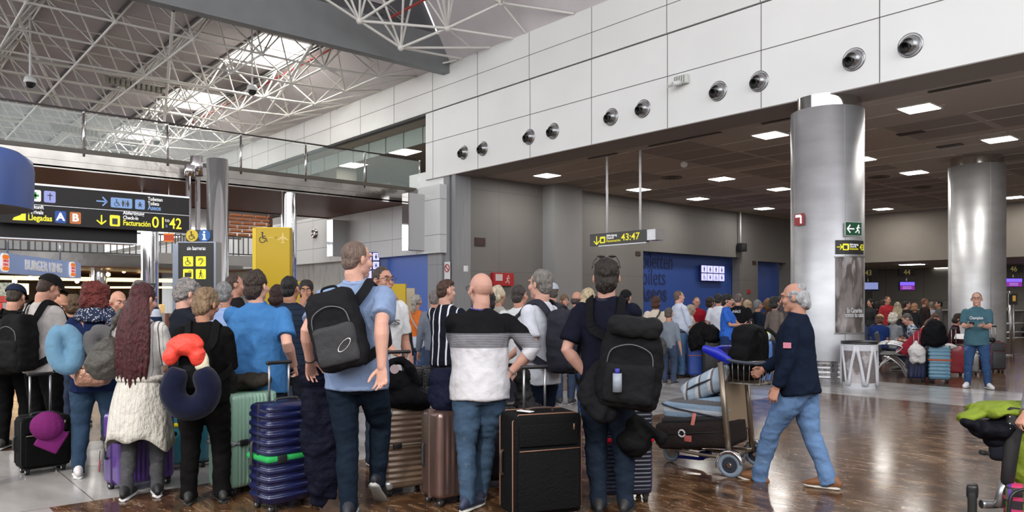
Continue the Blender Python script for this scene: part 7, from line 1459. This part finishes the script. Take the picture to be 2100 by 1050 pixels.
# ================================================================ BENCH and luggage at the right
BN = gnd(1826, 772); t_b = BN.dot(CF); o = thing('bench', 'black perforated metal waiting bench with curved steel legs beside the litter bin', 'bench', at(1830, 15.9), yawp(1830, 92))
for i in range(2):
    y = -.30 + i * .62 - .0
    bm = nb(); rbox(bm, (.30 - i * .62, .0, .43), (.56, .50, .03), .012, 3); obj('seat', bm, M((.03, .03, .032), rough=.5), o)
    bm = nb(); rbox(bm, (.30 - i * .62, -.27, .66), (.56, .03, .42), .012, 3, rot=Matrix.Rotation(R(10), 3, 'X')); obj('backrest', bm, M((.035, .035, .037), rough=.5), o)
for x in (-.62, .0, .6):
    bm = nb(); tube(bm, spline([(x, .26, .02), (x, .18, .20), (x, .0, .36), (x, -.12, .40)], 4), .022, seg=8, round_caps=True); tube(bm, spline([(x, -.28, .02), (x, -.20, .2), (x, -.02, .36)], 4), .022, seg=8, round_caps=True); obj('leg', bm, ALU, o)
    bm = nb(); tube(bm, spline([(x, -.28, .62), (x, -.12, .66), (x, .1, .64), (x, .2, .58), (x, .05, .45)], 4), .018, seg=8); obj('armrest', bm, ALU, o)
bm = nb(); rbox(bm, (0, -.06, .38), (1.3, .06, .06), .01, 1); obj('beam', bm, ALU, o)
suitcase('small dark blue suitcase with white jacket on its handle', 1880, 785, .30, .56, .22, 172, (.012, .022, .075), 'v', .42, nrib=5, t=14.5, hw=.08)
blob('white_jacket', 'white jacket bundled over the small dark blue suitcase', 'jacket', at(1879, 14.3, 724), yawp(1879, 0), [B((0, 0, .02), (.15, .14, .15)), B((-.04, 0, -.11), (.09, .10, .10)), B((.07, 0, -.05), (.09, .09, .14)), Tu([(.02, 0, .12), (.0, 0, .22), (-.03, 0, .16)], .035)], M((.66, .64, .62), rough=.8, bump=.5, bs=20), .016, .025, .08, 5)
suitcase('light blue ribbed suitcase with orange strap', 1926, 790, .36, .68, .24, 175, (.16, .33, .45), 'h', .42, belt=((.62, .13, .05), .62, .03), buckle=False, nrib=9, t=14.3, trimc=(.03, .03, .03), hw=.12)
cloth_hang('backpack', 'large black backpack standing on the light blue suitcase', 'backpack', 1916, 683, 14.2, [B((0, 0, 0), (.20, .15, .26)), B((.02, 0, -.1), (.21, .15, .17)), B((-.17, 0, -.08), (.06, .08, .2))], (.006, .0065, .009), 13, .02, vox=.018)
suitcase('black suitcase between the dark blue and light blue ones', 1903, 786, .26, .60, .2, 178, K, None, .0, soft=True, t=14.8)
suitcase('deep red smooth suitcase right of the light blue one', 1957, 774, .32, .60, .24, 172, (.28, .012, .022), None, .36, t=15.6, hw=.08)
blob('white_bag', 'white crumpled bag on the deep red suitcase', 'bag', at(1948, 15.3, 711), yawp(1948, 0), [B((0, 0, 0), (.13, .09, .06))], M((.6, .58, .56)), .018, .015, .08, 6)
suitcase('silver grey cabin suitcase between the legs of the teal man', 1992, 770, .26, .45, .2, 175, (.28, .27, .26), 'v', .0, nrib=4, t=15.8, metal=.4)
suitcase('charcoal suitcase with red side beside the man in teal', 2042, 763, .30, .64, .24, 150, (.045, .045, .05), None, .34, soft=True, t=16.4, trimc=(.3, .03, .04), hw=.08)
suitcase('short black suitcase behind the right leg of the teal man', 2022, 764, .24, .36, .2, 178, K, None, .0, soft=True, t=16.5)
blob('black_pouch', 'small black pouch on the charcoal suitcase', 'bag', at(2034, 16.3, 697), yawp(2034, 0), [B((0, 0, 0), (.07, .06, .06))], M(K), .016, .01, .06, 6)
# ================================================================ PUSHCHAIR at the right edge and the hand on it
t_ = 5.3; ST = thing('pushchair', 'pushchair with lime green canopy, black hood and colourful checked bag, cut off at the right', 'pushchair', at(2098, t_, 1050, 0).xy.to_3d(), yawp(2098, 0))
sti = mat_of(ST).inverted()
def sp2(px, py, dd=0): return sti @ at(px, t_ + dd, py)
GR = M((.20, .27, .03), rough=.7, bump=.4, bs=22, var=.12)
bm = nb(); tube(bm, spline([sp2(1990, 852, .1), sp2(2020, 842, .1), sp2(2060, 838, .1), sp2(2110, 840, .1)], 5), [(.10, .035)] * 4 + [(.2, .045)] * 4 + [(.25, .05)] * 8, seg=14, ref=(0, 0, 1), round_caps=True); tube(bm, spline([sp2(2108, 845), sp2(2098, 900), sp2(2104, 965), sp2(2120, 1000)], 5), [(.09, .05)] * 16, seg=10, ref=(0, 1, 0), round_caps=True); fuse('canopy_fabric', bm, GR, ST, .011, 1, .014, .09)
bm = nb(); tube(bm, spline([sp2(1984, 868), sp2(2010, 878), sp2(2040, 880), sp2(2072, 872)], 5), [(.05, .03)] * 4 + [(.11, .06)] * 6 + [(.12, .07)] * 6, seg=14, ref=(0, 0, 1), round_caps=True); ball(bm, sp2(2050, 900), (.10, .08, .06)); fuse('hood', bm, M((.005, .0055, .009), rough=.7, bump=.5, bs=22), ST, .011, 1, .012, .08)
bm = nb(); tube(bm, [sp2(2080, 848, -.08), sp2(2078, 880, -.08), sp2(2070, 950, -.08), sp2(2066, 985, -.06)], [(.05, .025), (.055, .03), (.045, .04), (.042, .04)], seg=14, ref=(0, 1, 0), round_caps=True); obj('side_frame', bm, M((.014, .014, .015), rough=.5), ST, smooth=True)
for py in (855, 869, 880): bm = nb(); ball(bm, sp2(2071, py, -.11), .007); obj('rivet', bm, ALU, ST)
bm = nb(); tube(bm, [sp2(2064, 980, -.04), sp2(2054, 1012, -.04), sp2(2048, 1040, -.04)], [(.034, .03)] * 3, seg=12); obj('metal_tube', bm, M((.40, .40, .41), rough=.3, metal=.8), ST)
bm = nb(); tube(bm, [sp2(2012, 927), sp2(2030, 931), sp2(2075, 937)], .013, seg=8, round_caps=True); cyl(bm, sp2(2010, 927), sp2(2020, 929), .018, 10); obj('bumper_bar', bm, RUBBER, ST)
bm = nb(); rbox(bm, sp2(2052, 925, 0), (.14, .14, .13), .04, 3); obj('seat_pad', bm, M((.012, .013, .02), rough=.8), ST)
bm = nb(); rbox(bm, sp2(2110, 1034, -.14), (.28, .18, .26), .05, 4); fuse('checked_bag', bm, M((.018, .012, .018), rough=.6, pat=[('lines', 2, .085, .45, (.5, .03, .12)), ('lines', 0, .10, .35, (.10, .04, .28)), ('lines', 0, .10, .12, (.10, .12, .02)), ('lines', 2, .085, .14, (.02, .015, .02))]), ST, .011, 1, .006, .12)
bm = nb(); tube(bm, spline([sp2(2068, 1060, -.25), sp2(2073, 1020, -.25), sp2(2090, 1006, -.25), sp2(2120, 1003, -.25)], 4), .012, seg=8); obj('bag_piping', bm, BLACKP, ST)
bm = nb(); tube(bm, spline([sp2(2066, 1030), sp2(2040, 1034), sp2(2012, 1034)], 4), [(.03, .03)] * 9, seg=10); obj('fork', bm, M((.35, .35, .36), rough=.3, metal=.8), ST)
for py_, px_ in ((1034, 1994),):
    c = sp2(px_, py_ + 6); c.z = .095; bm = nb(); rbox(bm, c + Vector((0, 0, .0)), (.05, .19, .19), .022, 4); [None]; obj('front_wheel', bm, RUBBER, ST, smooth=True)
    bm = nb(); rbox(bm, c + Vector((.0, 0, .09)), (.07, .10, .10), .02, 2); obj('wheel_cover', bm, M((.012, .012, .013), rough=.4), ST)
c = sp2(2110, 1050, .2); c.z = .14; bm = nb(); torus(bm, c, .115, .022, 'X', 24, 8); cyl(bm, c - Vector((.02, 0, 0)), c + Vector((.02, 0, 0)), .05, 14); obj('rear_wheel', bm, RUBBER, ST)
person('person beyond the right edge whose hand rests on the pushchair', 2158, 292, 1.66, -60, sex='f', sleeve='long', top=((.25, .25, .28),), hair=('bob', (.1, .06, .04)), RH=(2102, 848, -.24, .7), LH='down', lod=0, palm={1: (0, -.2, -1)})
bpy.data.scenes.remove(TSC)
